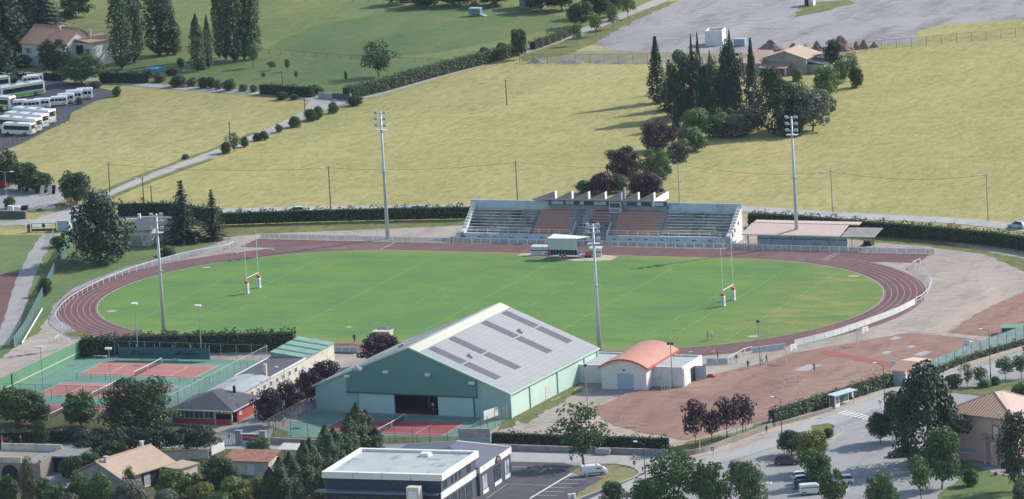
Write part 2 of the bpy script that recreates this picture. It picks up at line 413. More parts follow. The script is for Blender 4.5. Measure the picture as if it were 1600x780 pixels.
pline(L, [(1528, 465), (1551, 449)], .1, Z[6]); pline(L, [(1553, 467), (1576, 450)], .1, Z[6])
struct('court_lines', L, mat('faded_paint', (.58, .47, .43), (.42, .28, .25), 1.5, .9))
# --- track
TX, TY, TR, TL = .318, -1.353, 43.43, 71.54
def stadium(r, n=40):
    out = []
    for k in range(n+1):
        a = -PI/2+PI*k/n; out.append(Vector((TX+TL/2+r*math.cos(a), TY+r*math.sin(a), 0)))
    for k in range(n+1):
        a = PI/2+PI*k/n; out.append(Vector((TX-TL/2+r*math.cos(a), TY+r*math.sin(a), 0)))
    return out
def ring(mb, r0, r1, z):
    a, b = stadium(r0), stadium(r1); n = len(a)
    return mb.add([(p.x, p.y, z) for p in a]+[(p.x, p.y, z) for p in b], [(i, n+i, n+(i+1) % n, (i+1) % n) for i in range(n)])
mb = MB(); ring(mb, TR-.05, TR+7.9, Z[6])
XL, XR = at(372, 388).x, at(1438, 409).x
mb.face([(XL, TY+TR, Z[5]), (XR, TY+TR, Z[5]), (XR, TY+TR+7.9, Z[5]), (XL, TY+TR+7.9, Z[5])])
struct('running_track', mb, M_trk)
LW = .11
mb = MB()
for k in range(7):
    r = TR+.15+k*1.22
    ring(mb, r-LW/2, r+LW/2, Z[7])
    y = TY+r
    for x0, x1 in ((XL, TX-TL/2-6), (TX+TL/2+6, XR)): line(mb, (x0, y), (x1, y), LW, Z[7]+.004)
for x in (at(596, 390).x, ): line(mb, (x, TY+TR), (x, TY+TR+7.6), .35, Z[8])
for x in (at(1290, 405).x, at(1296, 405).x): line(mb, (x, TY+TR), (x, TY+TR+7.6), .22, Z[8])
line(mb, (XR, TY+TR), (XR, TY+TR+7.6), .2, Z[8]); line(mb, (XL, TY+TR), (XL, TY+TR+7.6), .2, Z[8])
cr = TX+TL/2
for a in (.05, ): line(mb, (cr+TR*math.cos(a), TY+TR*math.sin(a)), (cr+(TR+7.5)*math.cos(a+.05), TY+(TR+7.5)*math.sin(a+.05)), .14, Z[8])
struct('lane_lines', mb, M_lline)
mb = MB(); ring(mb, TR-.22, TR-.05, Z[8]+.03); struct('track_kerb', mb, mat('kerb_paint', (.42, .38, .33), (.3, .26, .22), 1.2))
# --- turf
s = NT('pitch_turf')
stripe = s.wave(.0314/.9, s.P(), dist=.4)
big = s.noise(.05, 3, .5, lo=.36, hi=.64, vec=s.P((1, 1.6, 1)))
col = s.mix(big, (.095, .19, .06), (.145, .235, .055))
col = s.mix(s.mul(s.noise(.035, 4, .6, lo=.5, hi=.72, vec=s.P((1, 2.2, 1), .1)), .75), col, (.075, .155, .065))
col = s.mix(s.mul(s.noise(.9, 5, .75, lo=.3, hi=.7, vec=s.P((.22, 1.3, 1))), .5), col, (.065, .15, .05))
col = s.mix(s.mul(s.noise(.16, 5, .65, lo=.48, hi=.7, vec=s.P((.6, 1.5, 1))), .5), col, (.06, .14, .06))
col = s.mix(s.mul(s.noise(3., 3, .7), .25), col, (.17, .25, .06))
col = s.mix(s.mul(stripe, .13), col, (.075, .16, .05))
# worn straw-coloured patches near both ends
ed = s.noise(.12, 5, .7, lo=.47, hi=.62, vec=s.P((.7, 1.4, 1), .3)); sx = s.n.new('ShaderNodeSeparateXYZ'); s.L(s.P(), sx.inputs[0])
ax = s.n.new('ShaderNodeMath'); ax.operation = 'ADD'; ax.inputs[1].default_value = 0; s.L(sx.outputs[0], ax.inputs[0])
er = s.n.new('ShaderNodeMapRange'); er.inputs[1].default_value = 50; er.inputs[2].default_value = 64; s.L(ax.outputs[0], er.inputs[0])
col = s.mix(s.mul(er.outputs[0], .35), col, (.17, .185, .055))
col = s.mix(s.mul(s.mul(ed, er.outputs[0]), .5), col, (.31, .25, .11))
ay = s.n.new('ShaderNodeMath'); ay.operation = 'ABSOLUTE'; s.L(sx.outputs[1], ay.inputs[0])
ey = s.n.new('ShaderNodeMapRange'); ey.inputs[1].default_value = 36; ey.inputs[2].default_value = 42; s.L(ay.outputs[0], ey.inputs[0])
col = s.mix(s.mul(ey.outputs[0], .5), col, (.22, .215, .075))
s.base(col); s.rough(.95); s.b.inputs['Specular IOR Level'].default_value = .1; s.bump(s.noise(1.5, 4, .7), .3, .15)
M_turf = s.m
mb = MB(); mb.face([(p.x, p.y, Z[7]+.02) for p in stadium(TR-.2)]); struct('pitch', mb, M_turf)
mb = MB(); zl = Z[8]+.03; W = 32.3; w = .13
for x in (-61, -50, -26.7, 0, 26.7, 50, 61.4): line(mb, (x, -W), (x, W), w, zl)
for y in (-W, W): line(mb, (-61, y), (61.4, y), w, zl+.004)
for x in (-45, -12, 12, 45):
    for y in (-27, -15, -5, 5, 15, 27): line(mb, (x, y-2.2), (x, y+2.2), w, zl)
struct('pitch_lines', mb, M_fline)
patch('sand_patch', [(806, 400), (858, 391), (900, 396), (965, 402), (955, 408), (900, 409), (850, 404)], Z[8]+.04, mat('bare_sand', (.46, .39, .31), (.36, .30, .22), .8, .95), .4)
M_pit = mat('pit_sand', (.36, .33, .28), (.26, .26, .18), 1.)
for c, rr in (((175, 487.5), 1.), ((1334, 432.5), 1.1), ((323, 419), .8), ((1177, 527), 1.2)):
    p = at(*c); mb = MB(); mb.face([(p.x+rr*1.05*math.cos(t*.4488), p.y+rr*1.0*math.sin(t*.4488), Z[8]+.05) for t in range(14)]); struct('throwing_circle', mb, M_pit)
# --- tennis courts
M_tgreen = lot_mat('green_acrylic', (.13, .24, .185), (.16, .275, .215), (.10, .195, .155), .1, .02)
M_tred = lot_mat('terracotta_acrylic', (.36, .16, .135), (.40, .19, .165), (.32, .135, .12), .12, .02)
M_tred2 = lot_mat('crimson_acrylic', (.30, .075, .075), (.34, .10, .10), (.26, .06, .065), .12, .02)
WX = at(125, 560).x-.2
def court(x0, y0, z, m):
    mb = MB(); mb.face([(x0, y0, z), (x0+23.77, y0, z), (x0+23.77, y0+10.97, z), (x0, y0+10.97, z)]); struct('tennis_court', mb, m)
    l = MB(); zz = z+.008; w = .1; X1, Y1 = x0+23.77, y0+10.97
    for y in (y0, y0+1.37, Y1-1.37, Y1): line(l, (x0, y), (X1, y), w, zz)
    for x in (x0, X1): line(l, (x, y0), (x, Y1), w, zz+.004)
    for x in (x0+5.48, X1-5.48): line(l, (x, y0+1.37), (x, Y1-1.37), w, zz+.004)
    line(l, (x0+5.48, y0+5.485), (X1-5.48, y0+5.485), w, zz+.008)
    struct('court_lines', l, M_white)
patch('court_surround', [(WX, -119), (-19.5, -119), (-19.5, -61.0), (WX, -61.0)], Z[3], M_tgreen, world=True)
for y0, m in ((-77.4, M_tred), (-95.2, M_tred), (-113.4, M_tred2)): court(-50.9, y0, Z[4], m)
patch('court_surround', [(7.6, -121.5), (46.0, -121.5), (46.0, -101.5), (7.6, -101.0)], Z[3], M_tgreen, world=True)
court(15.2, -115.9, Z[4], M_tred2)
# --- front: street, car parks, verges
patch('forecourt', [(330, 700), (520, 690), (1040, 702), (1120, 690), (1300, 640), (1420, 590), (1600, 545), (1700, 515), (1700, 860), (200, 860), (250, 730)], Z[4], M_asph)
road('street', [(560, 716), (700, 714), (860, 716), (980, 720), (1060, 726), (1130, 712), (1200, 690), (1300, 654), (1390, 622), (1480, 594), (1600, 566), (1700, 540)], 7.0, Z[6], M_road)
road('street', [(1010, 722), (1004, 745), (960, 768), (880, 800), (800, 840)], 6.0, Z[7], M_road)
patch('car_park', [(742, 780), (800, 722), (880, 724), (905, 730), (880, 748), (1010, 740), (900, 790), (870, 830), (690, 840)], Z[8], M_dark)
patch('grass_island', [(882, 735), (900, 728), (960, 724), (992, 731), (1000, 742), (980, 752), (930, 770), (892, 785), (905, 770), (945, 748), (905, 742)], Z[9], meadow_mat('dry_verge', (.24, .215, .105), (.17, .185, .07), (.13, .165, .06), (.28, .25, .14)), .25)
patch('pavement', [(1060, 718), (1110, 704), (1170, 684), (1210, 668), (1290, 642), (1390, 606), (1402, 608), (1310, 642), (1226, 672), (1160, 698), (1090, 716)], Z[9], M_redd, .1)
patch('grass_verge', [(1040, 700), (1100, 692), (1200, 660), (1212, 664), (1130, 692), (1060, 712), (1040, 712)], Z[10], M_verge, .2)
patch('pavement', [(1440, 590), (1500, 570), (1600, 540), (1690, 515), (1690, 520), (1600, 547), (1500, 577), (1450, 596)], Z[9], M_redd, .1)
patch('grass_verge', [(1440, 700), (1560, 742), (1640, 750), (1700, 750), (1700, 840), (1430, 840), (1470, 770), (1500, 750)], Z[9], M_green, .4)
patch('grass_verge', [(1470, 612), (1560, 600), (1610, 590), (1620, 600), (1540, 620)], Z[9], M_verge, .3)
patch('grass_island', [(1268, 666), (1294, 662), (1306, 666), (1290, 690), (1270, 700)], Z[9], M_verge, .15)
patch('grass_island', [(1130, 742), (1180, 732), (1196, 742), (1150, 760)], Z[9], M_verge, .15)
patch('grass_verge', [(430, 684), (540, 684), (700, 684), (775, 688), (775, 692), (540, 694), (425, 690)], Z[7], M_verge, .2)
patch('grass_verge', [(775, 688), (1045, 700), (1045, 690), (775, 684)], Z[7], M_verge, .2)
patch('grass_verge', [(790, 648), (850, 612), (900, 598), (905, 604), (870, 622), (820, 650), (800, 668), (778, 672)], Z[3], M_verge, .5)
for q in ([(800, 655), (850, 628), (866, 632), (826, 662)], [(838, 640), (905, 606), (912, 609), (860, 640)]): patch('weed_strip', q, Z[4], M_verge, .5)
patch('garden', [(-60, 640), (130, 640), (330, 672), (330, 700), (520, 700), (540, 850), (-100, 850)], Z[5], meadow_mat('garden_ground', (.085, .10, .045), (.12, .115, .06), (.06, .08, .035), (.16, .14, .09)), .3)
patch('driveway', [(96, 720), (140, 705), (150, 722), (120, 740), (96, 780), (40, 800), (60, 760)], Z[7], M_asph)
patch('lane', [(-60, 668), (60, 690), (100, 696), (200, 690), (330, 690), (470, 690), (540, 694), (540, 704), (330, 702), (200, 700), (90, 706), (-60, 700)], Z[6], M_road)
patch('clubhouse_path', [(400, 640), (470, 600), (520, 566), (540, 575), (500, 605), (490, 640), (430, 660), (415, 690), (345, 690), (355, 672)], Z[6], M_asph)
patch('grass_verge', [(420, 690), (430, 668), (452, 676), (448, 690)], Z[8], M_verge, .15)
k = MB()
for px in ([(884, 737), (900, 731), (960, 727), (990, 733), (998, 742), (978, 752), (930, 770), (890, 786)], [(1070, 720), (1110, 709), (1170, 688), (1226, 672), (1310, 641), (1400, 607)], [(1268, 700), (1284, 690), (1300, 686), (1320, 676), (1366, 664)], [(1455, 596), (1500, 579), (1600, 549), (1690, 522)], [(1284, 780), (1310, 776), (1318, 772), (1326, 765)]):
    pts = smooth_line(P2(px), 6); a, b = offset(pts, -.08), offset(pts, .08); n = len(pts)
    k.add([(p.x, p.y, .02) for p in a]+[(p.x, p.y, .22) for p in a]+[(p.x, p.y, .22) for p in b]+[(p.x, p.y, .02) for p in b],
          [(i+j*n, i+1+j*n, i+1+(j+1)*n, i+(j+1)*n) for i in range(n-1) for j in range(3)])
struct('kerb', k, mat('concrete_kerb', (.42, .41, .39), (.33, .32, .3), 1.))
mk = MB(); zm = Z[10]
for i in range(8):
    t = i/7; a = (1309+t*44, 648+t*9); pline(mk, [(a[0], a[1]), (a[0]+15-t*2, a[1]-5.5+t)], .5, zm)
for i in range(9):
    a = (1302+i*11, 672-i*3.4); pline(mk, [a, (a[0]+5, a[1]-1.5)], .22, zm)
pline(mk, [(828, 780), (893, 741)], .35, zm+.01)
for i in range(6): pline(mk, [(893-i*11.5, 744.6+i*6.1), (928-i*11.5, 745+i*6.1)], .12, zm+.01)
pline(mk, [(800, 730.5), (823, 731)], .14, zm); pline(mk, [(859, 732.5), (884, 733)], .2, zm); pline(mk, [(844, 739), (854, 733)], .14, zm)
pline(mk, [(760, 780), (793, 757), (860, 760)], .08, zm)
for i in range(6): pline(mk, [(1306, 729+i*7.4), (1330, 727+i*7.4)], .12, zm)
for i in range(5): pline(mk, [(1228-i*3, 746+i*7), (1246-i*3, 747+i*7)], .12, zm)
pline(mk, [(1198, 756), (1204, 752), (1205, 757)], .5, zm)
struct('road_markings', mk, M_white)
# ================================================================ VEGETATION
LM = {
 'dark': leafmat('leaf_dark_green', (0.037, 0.068, 0.027), (0.057, 0.097, 0.032)),
 'mid': leafmat('leaf_mid_green', (0.054, 0.097, 0.032), (0.078, 0.132, 0.041)),
 'fresh': leafmat('leaf_fresh_green', (0.078, 0.142, 0.037), (0.119, 0.193, 0.050)),
 'yellow': leafmat('leaf_yellow_green', (0.119, 0.156, 0.041), (0.175, 0.197, 0.055)),
 'olive': leafmat('leaf_olive_grey', (0.078, 0.097, 0.057), (0.114, 0.132, 0.081)),
 'silver': leafmat('leaf_silver_green', (0.101, 0.124, 0.087), (0.148, 0.169, 0.119)),
 'purple': leafmat('leaf_purple', (0.039, 0.018, 0.032), (0.062, 0.027, 0.043), (0.092, 0.041, 0.055)),
 'plum': leafmat('leaf_plum_red', (0.054, 0.025, 0.037), (0.078, 0.037, 0.046), (0.119, 0.060, 0.064)),
 'fir': leafmat('needle_dark', (0.022, 0.044, 0.027), (0.034, 0.062, 0.034), (0.054, 0.082, 0.043), .1),
 'cyp': leafmat('needle_cypress', (0.025, 0.048, 0.025), (0.039, 0.068, 0.031), (0.055, 0.092, 0.039), .1),
 'pop': leafmat('leaf_poplar', (0.044, 0.078, 0.037), (0.068, 0.111, 0.048)),
 'hedge': leafmat('leaf_hedge', (0.030, 0.060, 0.025), (0.048, 0.087, 0.031), (0.068, 0.114, 0.041), .15),
 'hedge2': leafmat('leaf_clipped', (0.050, 0.097, 0.027), (0.074, 0.132, 0.037), (0.101, 0.166, 0.050), .15),
}
M_bark = mat('bark', (.12, .10, .085), (.08, .065, .055), 3., .95)
M_core = mat('twig_shade', (.018, .026, .014), (.012, .018, .010), 2., .95)  # hedge cores: the shade among the twigs put into a near-black colour
def leafquad(vs, fs, p, n, s, r):
    n = (n+Vector((r.uniform(-.7, .7), r.uniform(-.7, .7), r.uniform(-.45, .75)))).normalized()
    a = n.cross(Vector((r.uniform(-1, 1), r.uniform(-1, 1), r.uniform(-1, 1))))
    if a.length < .05: a = n.orthogonal()
    a.normalize(); b = n.cross(a); o = len(vs)
    k = s*r.uniform(.55, 1.25); e = r.uniform(.55, 1.)
    # an irregular five-sided spray, slightly cupped
    for u, v, w in ((-1, -.5*e, 0), (.1, -.9*e, -.1), (1, -.1, 0), (.35, .85*e, .12), (-.6, .7*e, 0)):
        vs.append(p+a*(u*k)+b*(v*k)+n*(w*k))
    fs.append((o, o+1, o+2, o+3, o+4))
def mesh_from(name, vs, fs):
    me = bpy.data.meshes.new(name); me.from_pydata([tuple(v) for v in vs], [], fs); me.update(); me.materials.append(None); return me
def in_lobe(r):
    while True:
        d = Vector((r.uniform(-1, 1), r.uniform(-1, 1), r.uniform(-1, 1)))
        if .05 < d.length < 1: return d.normalized()
def crown_broad(seed, nl=26, dens=190, leaf=.027, rx=.42, zb=.10, top=1.0, lob=(.12, .19), flat=1.0, holes=0.0, belly=.42, cone=0.):
    """height-1 tree: leaf sprays on lobes that wrap an uneven egg-shaped envelope, widest at belly"""
    r = random.Random(seed); vs, fs = [], []; lobes = []
    H = top-zb; ga = PI*(3-5**.5); ph = [r.uniform(0, 6.28) for _ in range(4)]
    def prof(k):                          # relative radius up the crown
        k = min(max(k, 0), 1)
        return (math.sin(PI/2*min(1, k/belly))**.6*.95+.05) if k < belly else (1-cone)*max(0., 1-((k-belly)/(1-belly))**2.1)**.62+cone*(1-(k-belly)/(1-belly))**.8
    for i in range(nl):
        R = r.uniform(*lob); k = (i+.5)/nl; k = k**.9; a = i*ga+r.uniform(-.5, .5)
        z = zb+R*.55+k*(H-R*1.35); e = prof((z-zb)/H)*rx*(1+.13*math.sin(2*a+ph[0])+.10*math.sin(3*a+ph[1]))
        R *= r.choice((.72, .9, 1., 1.18)); rad = max(0, e-R*.72)*r.uniform(.70, 1.20); z += r.uniform(-.04, .05)*H
        if r.random() < holes: rad *= .4
        lobes.append((Vector((rad*math.cos(a), rad*math.sin(a), z)), R))
    for i in range(max(3, nl//5)):        # inner filling
        k = r.uniform(.2, .75); a = r.uniform(0, 6.28); e = prof(k)*rx*.35
        lobes.append((Vector((e*math.cos(a), e*math.sin(a), zb+H*k)), lob[1]*1.1))
    for c, R in lobes:
        n = int(dens*(R/.16)**2*r.uniform(.8, 1.2))
        sq = Vector((r.uniform(.9, 1.2), r.uniform(.9, 1.2), r.uniform(.7, 1.)*flat))
        for _ in range(n):
            d = in_lobe(r)
            if d.z < -.45 and r.random() < .55: continue
            rr = R*(1-.4*r.random()**2.2)*(1.16 if r.random() < .08 else 1)
            leafquad(vs, fs, c+Vector((d.x*sq.x, d.y*sq.y, d.z*sq.z))*rr, d, leaf, r)
    return mesh_from('crown', vs, fs), lobes
def trunk_for(lobes, seed, zb, r0=.022, forks=6, lean=.02, top=.75):
    r = random.Random(seed); mb = MB()
    a = Vector((r.uniform(-lean, lean), r.uniform(-lean, lean), zb*.6)); b = Vector((a.x*1.5, a.y*1.5, zb*1.1))
    tp = Vector((a.x+r.uniform(-.03, .03), a.y+r.uniform(-.03, .03), top))
    mb.tube([(0, 0, -.01), (0, 0, .02), a, b, tp], r0*1.25, 7, r0*.3)
    for c, R in lobes[:forks]:
        z0 = min(max(zb*.8, c.z-.35), c.z*.8); s = Vector((a.x*1.2, a.y*1.2, z0))
        m = s.lerp(c, .5)+Vector((0, 0, -.03)); mb.tube([s, m, c], r0*.55, 5, r0*.15, cap=False)
    me = mb.mesh('trunk'); me.materials.append(M_bark); return me
def crown_column(seed, w=.10, dens=1500, leaf=.016, zb=.05, taper=.6, ridges=7, point=.35):
    r = random.Random(seed); vs, fs = [], []
    ph = [r.uniform(0, 6.28) for _ in range(6)]
    for _ in range(dens):
        z = zb+(1-zb)*r.random()**.9; k = (z-zb)/(1-zb); a = r.uniform(0, 2*PI)
        prof = min(1, (k/.12))**.5*(1-max(0, (k-(1-point))/point)**1.5) if point else 1
        prof *= 1-taper*k*.5
        w2 = w*prof*(1+.16*math.sin(3*a+ph[0]+k*9)+.13*math.sin(5*a+ph[1]-k*14)+.12*math.sin(k*26+ph[2]+a))
        rr = w2*(1-.4*r.random()**2)*(1.2 if r.random() < .06 else 1)
        d = Vector((math.cos(a), math.sin(a), .55))
        leafquad(vs, fs, Vector((rr*math.cos(a), rr*math.sin(a), z)), d, leaf, r)
    return mesh_from('crown', vs, fs), []
def crown_fir(seed, w=.24, tiers=15, leaf=.020, zb=.06, per=13):
    r = random.Random(seed); vs, fs = [], []
    for t in range(tiers):
        k = t/(tiers-1); z = zb+(1-zb)*k**.92; R = w*(1-k)**.85*r.uniform(.85, 1.1)+.008
        nb = max(4, int(per*(1-k*.6)))
        for b in range(nb):
            a = 2*PI*b/nb+r.uniform(-.25, .25)+t; Rb = R*r.uniform(.75, 1.15); ns = max(2, int(Rb/.015))
            for s in range(ns):
                q = (s+.5)/ns; rr = Rb*q
                p = Vector((rr*math.cos(a), rr*math.sin(a), z+.03*(1-q)-Rb*.28*q*q+r.uniform(-.008, .008)))
                for e in range(2):
                    leafquad(vs, fs, p+Vector((r.uniform(-1, 1), r.uniform(-1, 1), r.uniform(-.5, .3)))*leaf*.8, Vector((math.cos(a)*.6, math.sin(a)*.6, .8)), leaf*(1.1-.35*q), r)
    return mesh_from('crown', vs, fs), []
def simple_trunk(r0, top):
    mb = MB(); mb.tube([(0, 0, -.01), (0, 0, .03), (0, 0, top)], r0*1.2, 7, r0*.25); me = mb.mesh('trunk'); me.materials.append(M_bark); return me
PROTO = {}
def reg(kind, crown, trunk): PROTO.setdefault(kind, []).append((crown, trunk))
for sd in (1, 2, 3, 4, 5):
    c, l = crown_broad(sd, 25, 190, .027, .43, .10); reg('broad', c, trunk_for(l, sd, .16))
for sd in (11, 12, 13):
    c, l = crown_broad(sd, 44, 200, .020, .44, .07, lob=(.085, .15)); reg('big', c, trunk_for(l, sd, .12))
for sd in (101, 102):
    c, l = crown_broad(sd, 48, 250, .020, .47, .02, lob=(.10, .16), belly=.4); reg('dense', c, trunk_for(l, sd, .1))
for sd in (111, 112):
    c, l = crown_broad(sd, 54, 250, .019, .44, .01, lob=(.085, .14), belly=.3, cone=.75); reg('conic', c, trunk_for(l, sd, .1))
for sd in (21, 22):
    c, l = crown_broad(sd, 30, 120, .021, .41, .17, lob=(.085, .15), holes=.28); reg('loose', c, trunk_for(l, sd, .26, .018, 16))
for sd in (31, 32, 33):
    c, l = crown_broad(sd, 17, 130, .036, .47, .0, lob=(.18, .27), belly=.35); reg('bush', c, trunk_for(l, sd, .08, .02, 4))
for sd in (41, 42):
    c, l = crown_broad(sd, 13, 110, .030, .32, .26, lob=(.12, .18)); reg('young', c, trunk_for(l, sd, .3, .014, 5))
for sd in (51, 52, 53):
    c, l = crown_column(sd, .105, 3000, .0135, .03, .2, point=.45); reg('poplar', c, simple_trunk(.016, .8))
for sd in (61, 62):
    c, l = crown_column(sd, .085, 2300, .0135, .01, .5, point=.75); reg('cypress', c, simple_trunk(.014, .8))
for sd in (71, 72):
    c, l = crown_fir(sd, .25, 18, .020, .03, 16); reg('fir', c, simple_trunk(.018, .9))
for sd in (71, 72):
    c, l = crown_fir(sd+30, .40, 11, .026, .05, 19); reg('cedar', c, simple_trunk(.022, .9))
for sd in (81, 82):
    c, l = crown_broad(sd, 26, 170, .026, .60, .30, flat=.7, lob=(.16, .22)); reg('umbrella', c, trunk_for(l, sd, .5, .026, 9, .05))
for sd in (91, 92):
    c, l = crown_broad(sd, 34, 170, .022, .33, .03, lob=(.10, .16), belly=.35); reg('tall', c, trunk_for(l, sd, .1, .018, 8))
NATW = {}
def natw(me):
    if me.name not in NATW:
        q = sorted(math.hypot(v.co.x, v.co.y) for v in me.vertices); NATW[me.name] = 2*q[int(len(q)*.965)]
    return NATW[me.name]
_pc = {}
def plant(kind, leaf, x, yb, yt, wpx, label, cat='tree', group=None, name=None, at_=None, zoff=0, rz=None):
    """a tree standing at photo point (x, yb); yt gives its height, wpx its crown width"""
    g = at(x, yb) if at_ is None else at_
    h = hgt(x, yb, yt)
    ppm = CF/(g-CAMP).length
    cm, tm = PROTO[kind][_pc.get(kind, 0) % len(PROTO[kind])]; _pc[kind] = _pc.get(kind, 0)+1
    w = wpx/ppm/natw(cm)
    nm = name or {'bush': 'bush', 'fir': 'fir_tree', 'poplar': 'poplar_tree', 'cypress': 'cypress_tree', 'umbrella': 'umbrella_pine', 'cedar': 'cedar_tree', 'conic': 'conifer_tree'}.get(kind, 'broadleaf_tree')
    t = thing(nm, label, cat, (g.x, g.y, zoff), rnd.uniform(0, 6.28) if rz is None else rz, group)
    c = bpy.data.objects.new('crown', cm); COL.objects.link(c); c.parent = t
    c.material_slots[0].link = 'OBJECT'; c.material_slots[0].material = LM[leaf]
    k = bpy.data.objects.new('trunk', tm); COL.objects.link(k); k.parent = t
    t.scale = (w, w, h); return t
def hedge(px, w, h, label, leaf='hedge', step=.33, world=False, ruff=.17, dens=7., leafs=.2, cat='hedge', group=None, name='hedge', bare=0.):
    """a clipped or shaggy hedge: dense leaf sprays over a solid core coloured dark as inner shade"""
    pts = [Vector((p[0], p[1], 0)) for p in px] if world else P2(px)
    pts = smooth_line(pts, 6) if len(pts) > 2 else pts
    r = random.Random(len(label)*7+int(px[0][0])); vs, fs = [], []
    core = MB(); a, b = offset(pts, -w/2*.8), offset(pts, w/2*.8); n = len(pts); zc = h*.9
    z0 = bare*h
    core.add([(p.x, p.y, z0) for p in a]+[(p.x, p.y, zc) for p in a]+[(p.x, p.y, zc) for p in b]+[(p.x, p.y, z0) for p in b],
             [(i+j*n, i+1+j*n, i+1+((j+1) % 4)*n, i+((j+1) % 4)*n) for i in range(n-1) for j in range(4)]+[(0, n, 2*n, 3*n), (n-1, 4*n-1, 3*n-1, 2*n-1)])
    L = sum((q-p).length for p, q in zip(pts, pts[1:]))
    seg = [(p, q, (q-p).length) for p, q in zip(pts, pts[1:])]
    num = int(L*(w+2*h)*dens); ends = int(w*h*dens)
    ph = [r.uniform(0, 6) for _ in range(4)]
    def pos(s):
        for p, q, l in seg:
            if s <= l or (p, q, l) == seg[-1]:
                d = (q-p).normalized(); return p+d*s, d
            s -= l
    for i in range(num+2*ends):
        if i < num: s = r.uniform(0, L)
        else: s = 0 if i % 2 else L
        p, d = pos(s); nn = Vector((-d.y, d.x, 0))
        hh = h*(1+ruff*(.5*math.sin(s*1.1+ph[0])+.5*math.sin(s*2.7+ph[1]))+r.uniform(-ruff, ruff)*.6)
        ww = w/2*(1+ruff*.8*math.sin(s*1.9+ph[2]))
        if i >= num:
            o = r.uniform(-1, 1); q = p+nn*o*ww+Vector((0, 0, r.uniform(z0, hh))); nv = -d if s == 0 else d
        elif r.random() < w/(w+2*h):
            q = p+nn*r.uniform(-1, 1)*ww+Vector((0, 0, hh+r.uniform(-.05, .05))); nv = Vector((0, 0, 1))
        else:
            sd = 1 if r.random() < .5 else -1; q = p+nn*sd*ww*r.uniform(.85, 1.08)+Vector((0, 0, r.uniform(z0, hh))); nv = nn*sd+Vector((0, 0, .3))
        leafquad(vs, fs, q, nv, leafs, r)
    t = thing(name, label, cat, (pts[0].x, pts[0].y, 0), 0, group)
    off = Vector((pts[0].x, pts[0].y, 0))
    me = bpy.data.meshes.new('foliage'); me.from_pydata([tuple(Vector(v)-off) for v in vs], [], fs); me.materials.append(LM[leaf])
    o = bpy.data.objects.new('foliage', me); COL.objects.link(o); o.parent = t
    core.v = [tuple(Vector(v)-off) for v in core.v]; core.build('dark_core', M_core, t)
    return t
# ================================================================ BUILDINGS
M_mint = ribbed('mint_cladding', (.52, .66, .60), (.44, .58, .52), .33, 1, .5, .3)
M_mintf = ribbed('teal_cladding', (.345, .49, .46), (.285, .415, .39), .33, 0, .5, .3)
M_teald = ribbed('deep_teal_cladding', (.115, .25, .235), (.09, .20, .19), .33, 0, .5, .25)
M_paleteal = ribbed('pale_teal_cladding', (.42, .58, .56), (.35, .50, .48), .3, 0, .5, .2)
M_sheet = ribbed('grey_sheet_roof', (.345, .35, .35), (.25, .255, .26), 1.0, 1, .5, .45, grid=1.0)
M_cream = ribbed('cream_sheet', (.56, .56, .46), (.47, .47, .38), 1.0, 1, .5, .25, grid=1.0)
M_rlight = ribbed('rooflight', (.085, .082, .09), (.16, .155, .16), .75, 1, .4, .3)
M_trimg = mat('pale_green_trim', (.42, .62, .48), (.36, .54, .42), 1.)
M_dgreen = mat('dark_green_paint', (.035, .10, .085), (.03, .08, .07), 1., .6)
M_int = mat('dark_interior', (.030, .026, .034), (.022, .02, .025), 1., .9)
M_wwall = mat('white_render', (.70, .69, .67), (.60, .59, .57), .5, .85, fac=.6, spots=((.54, .52, .49), .4))
M_cwall = mat('cream_render', (.60, .56, .48), (.50, .46, .395), .6, .9, spots=((.33, .30, .25), .7))
M_gwall = mat('grey_render', (.36, .34, .33), (.29, .275, .27), .7, .9, spots=((.22, .21, .2), .8))
M_conc = mat('concrete', (.34, .33, .315), (.26, .25, .24), .8, .9, spots=((.15, .145, .14), .5))
M_metal = mat('galvanised_steel', (.42, .44, .46), (.35, .37, .39), 2., .45, .3)
M_wpaint = mat('white_enamel', (.74, .74, .73), (.62, .62, .62), 2., .45)
M_black = mat('black_paint', (.025, .025, .028), (.018, .018, .02), 2., .6)
M_gl = glass('window_glass', (.035, .045, .06))
M_glp = glass('sun_toned_glass', (.28, .30, .32), .2)  # pale panes: sunlight on the glass put into the base colour
M_flat = mat('flat_roof_felt', (.38, .415, .415), (.32, .35, .35), .25, .9, spots=((.21, .22, .23), .35))
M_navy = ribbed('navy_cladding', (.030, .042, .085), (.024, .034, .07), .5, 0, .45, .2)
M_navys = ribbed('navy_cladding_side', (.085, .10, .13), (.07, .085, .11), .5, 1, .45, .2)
M_slate = mat('slate', (.085, .088, .098), (.062, .066, .076), .9, .75, spots=((.12, .12, .125), .9))
M_slate2 = ribbed('slate_courses', (.115, .125, .155), (.085, .092, .12), .35, 1, .6, .35)
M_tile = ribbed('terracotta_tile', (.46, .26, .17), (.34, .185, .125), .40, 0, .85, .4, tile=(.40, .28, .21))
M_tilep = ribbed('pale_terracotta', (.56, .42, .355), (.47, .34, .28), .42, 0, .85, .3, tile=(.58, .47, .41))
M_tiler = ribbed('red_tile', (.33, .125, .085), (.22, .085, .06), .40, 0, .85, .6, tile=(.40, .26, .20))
M_tileb = ribbed('buff_tile', (.44, .325, .24), (.36, .26, .185), .36, 0, .85, .4, tile=(.48, .37, .28))
M_vault = ribbed('coral_sheet', (.52, .25, .19), (.38, .165, .125), .9, 1, .6, .5, k=.6)
M_coral = mat('coral_trim', (.52, .10, .075), (.45, .09, .07), 1., .6)
M_redw = mat('red_render', (.42, .085, .06), (.36, .07, .05), .7, .85)
M_pink = mat('pink_render', (.68, .47, .415), (.60, .415, .365), .35, .9, spots=((.53, .365, .325), .4))
M_shut = mat('grey_shutter', (.40, .46, .50), (.33, .38, .42), 2., .6)
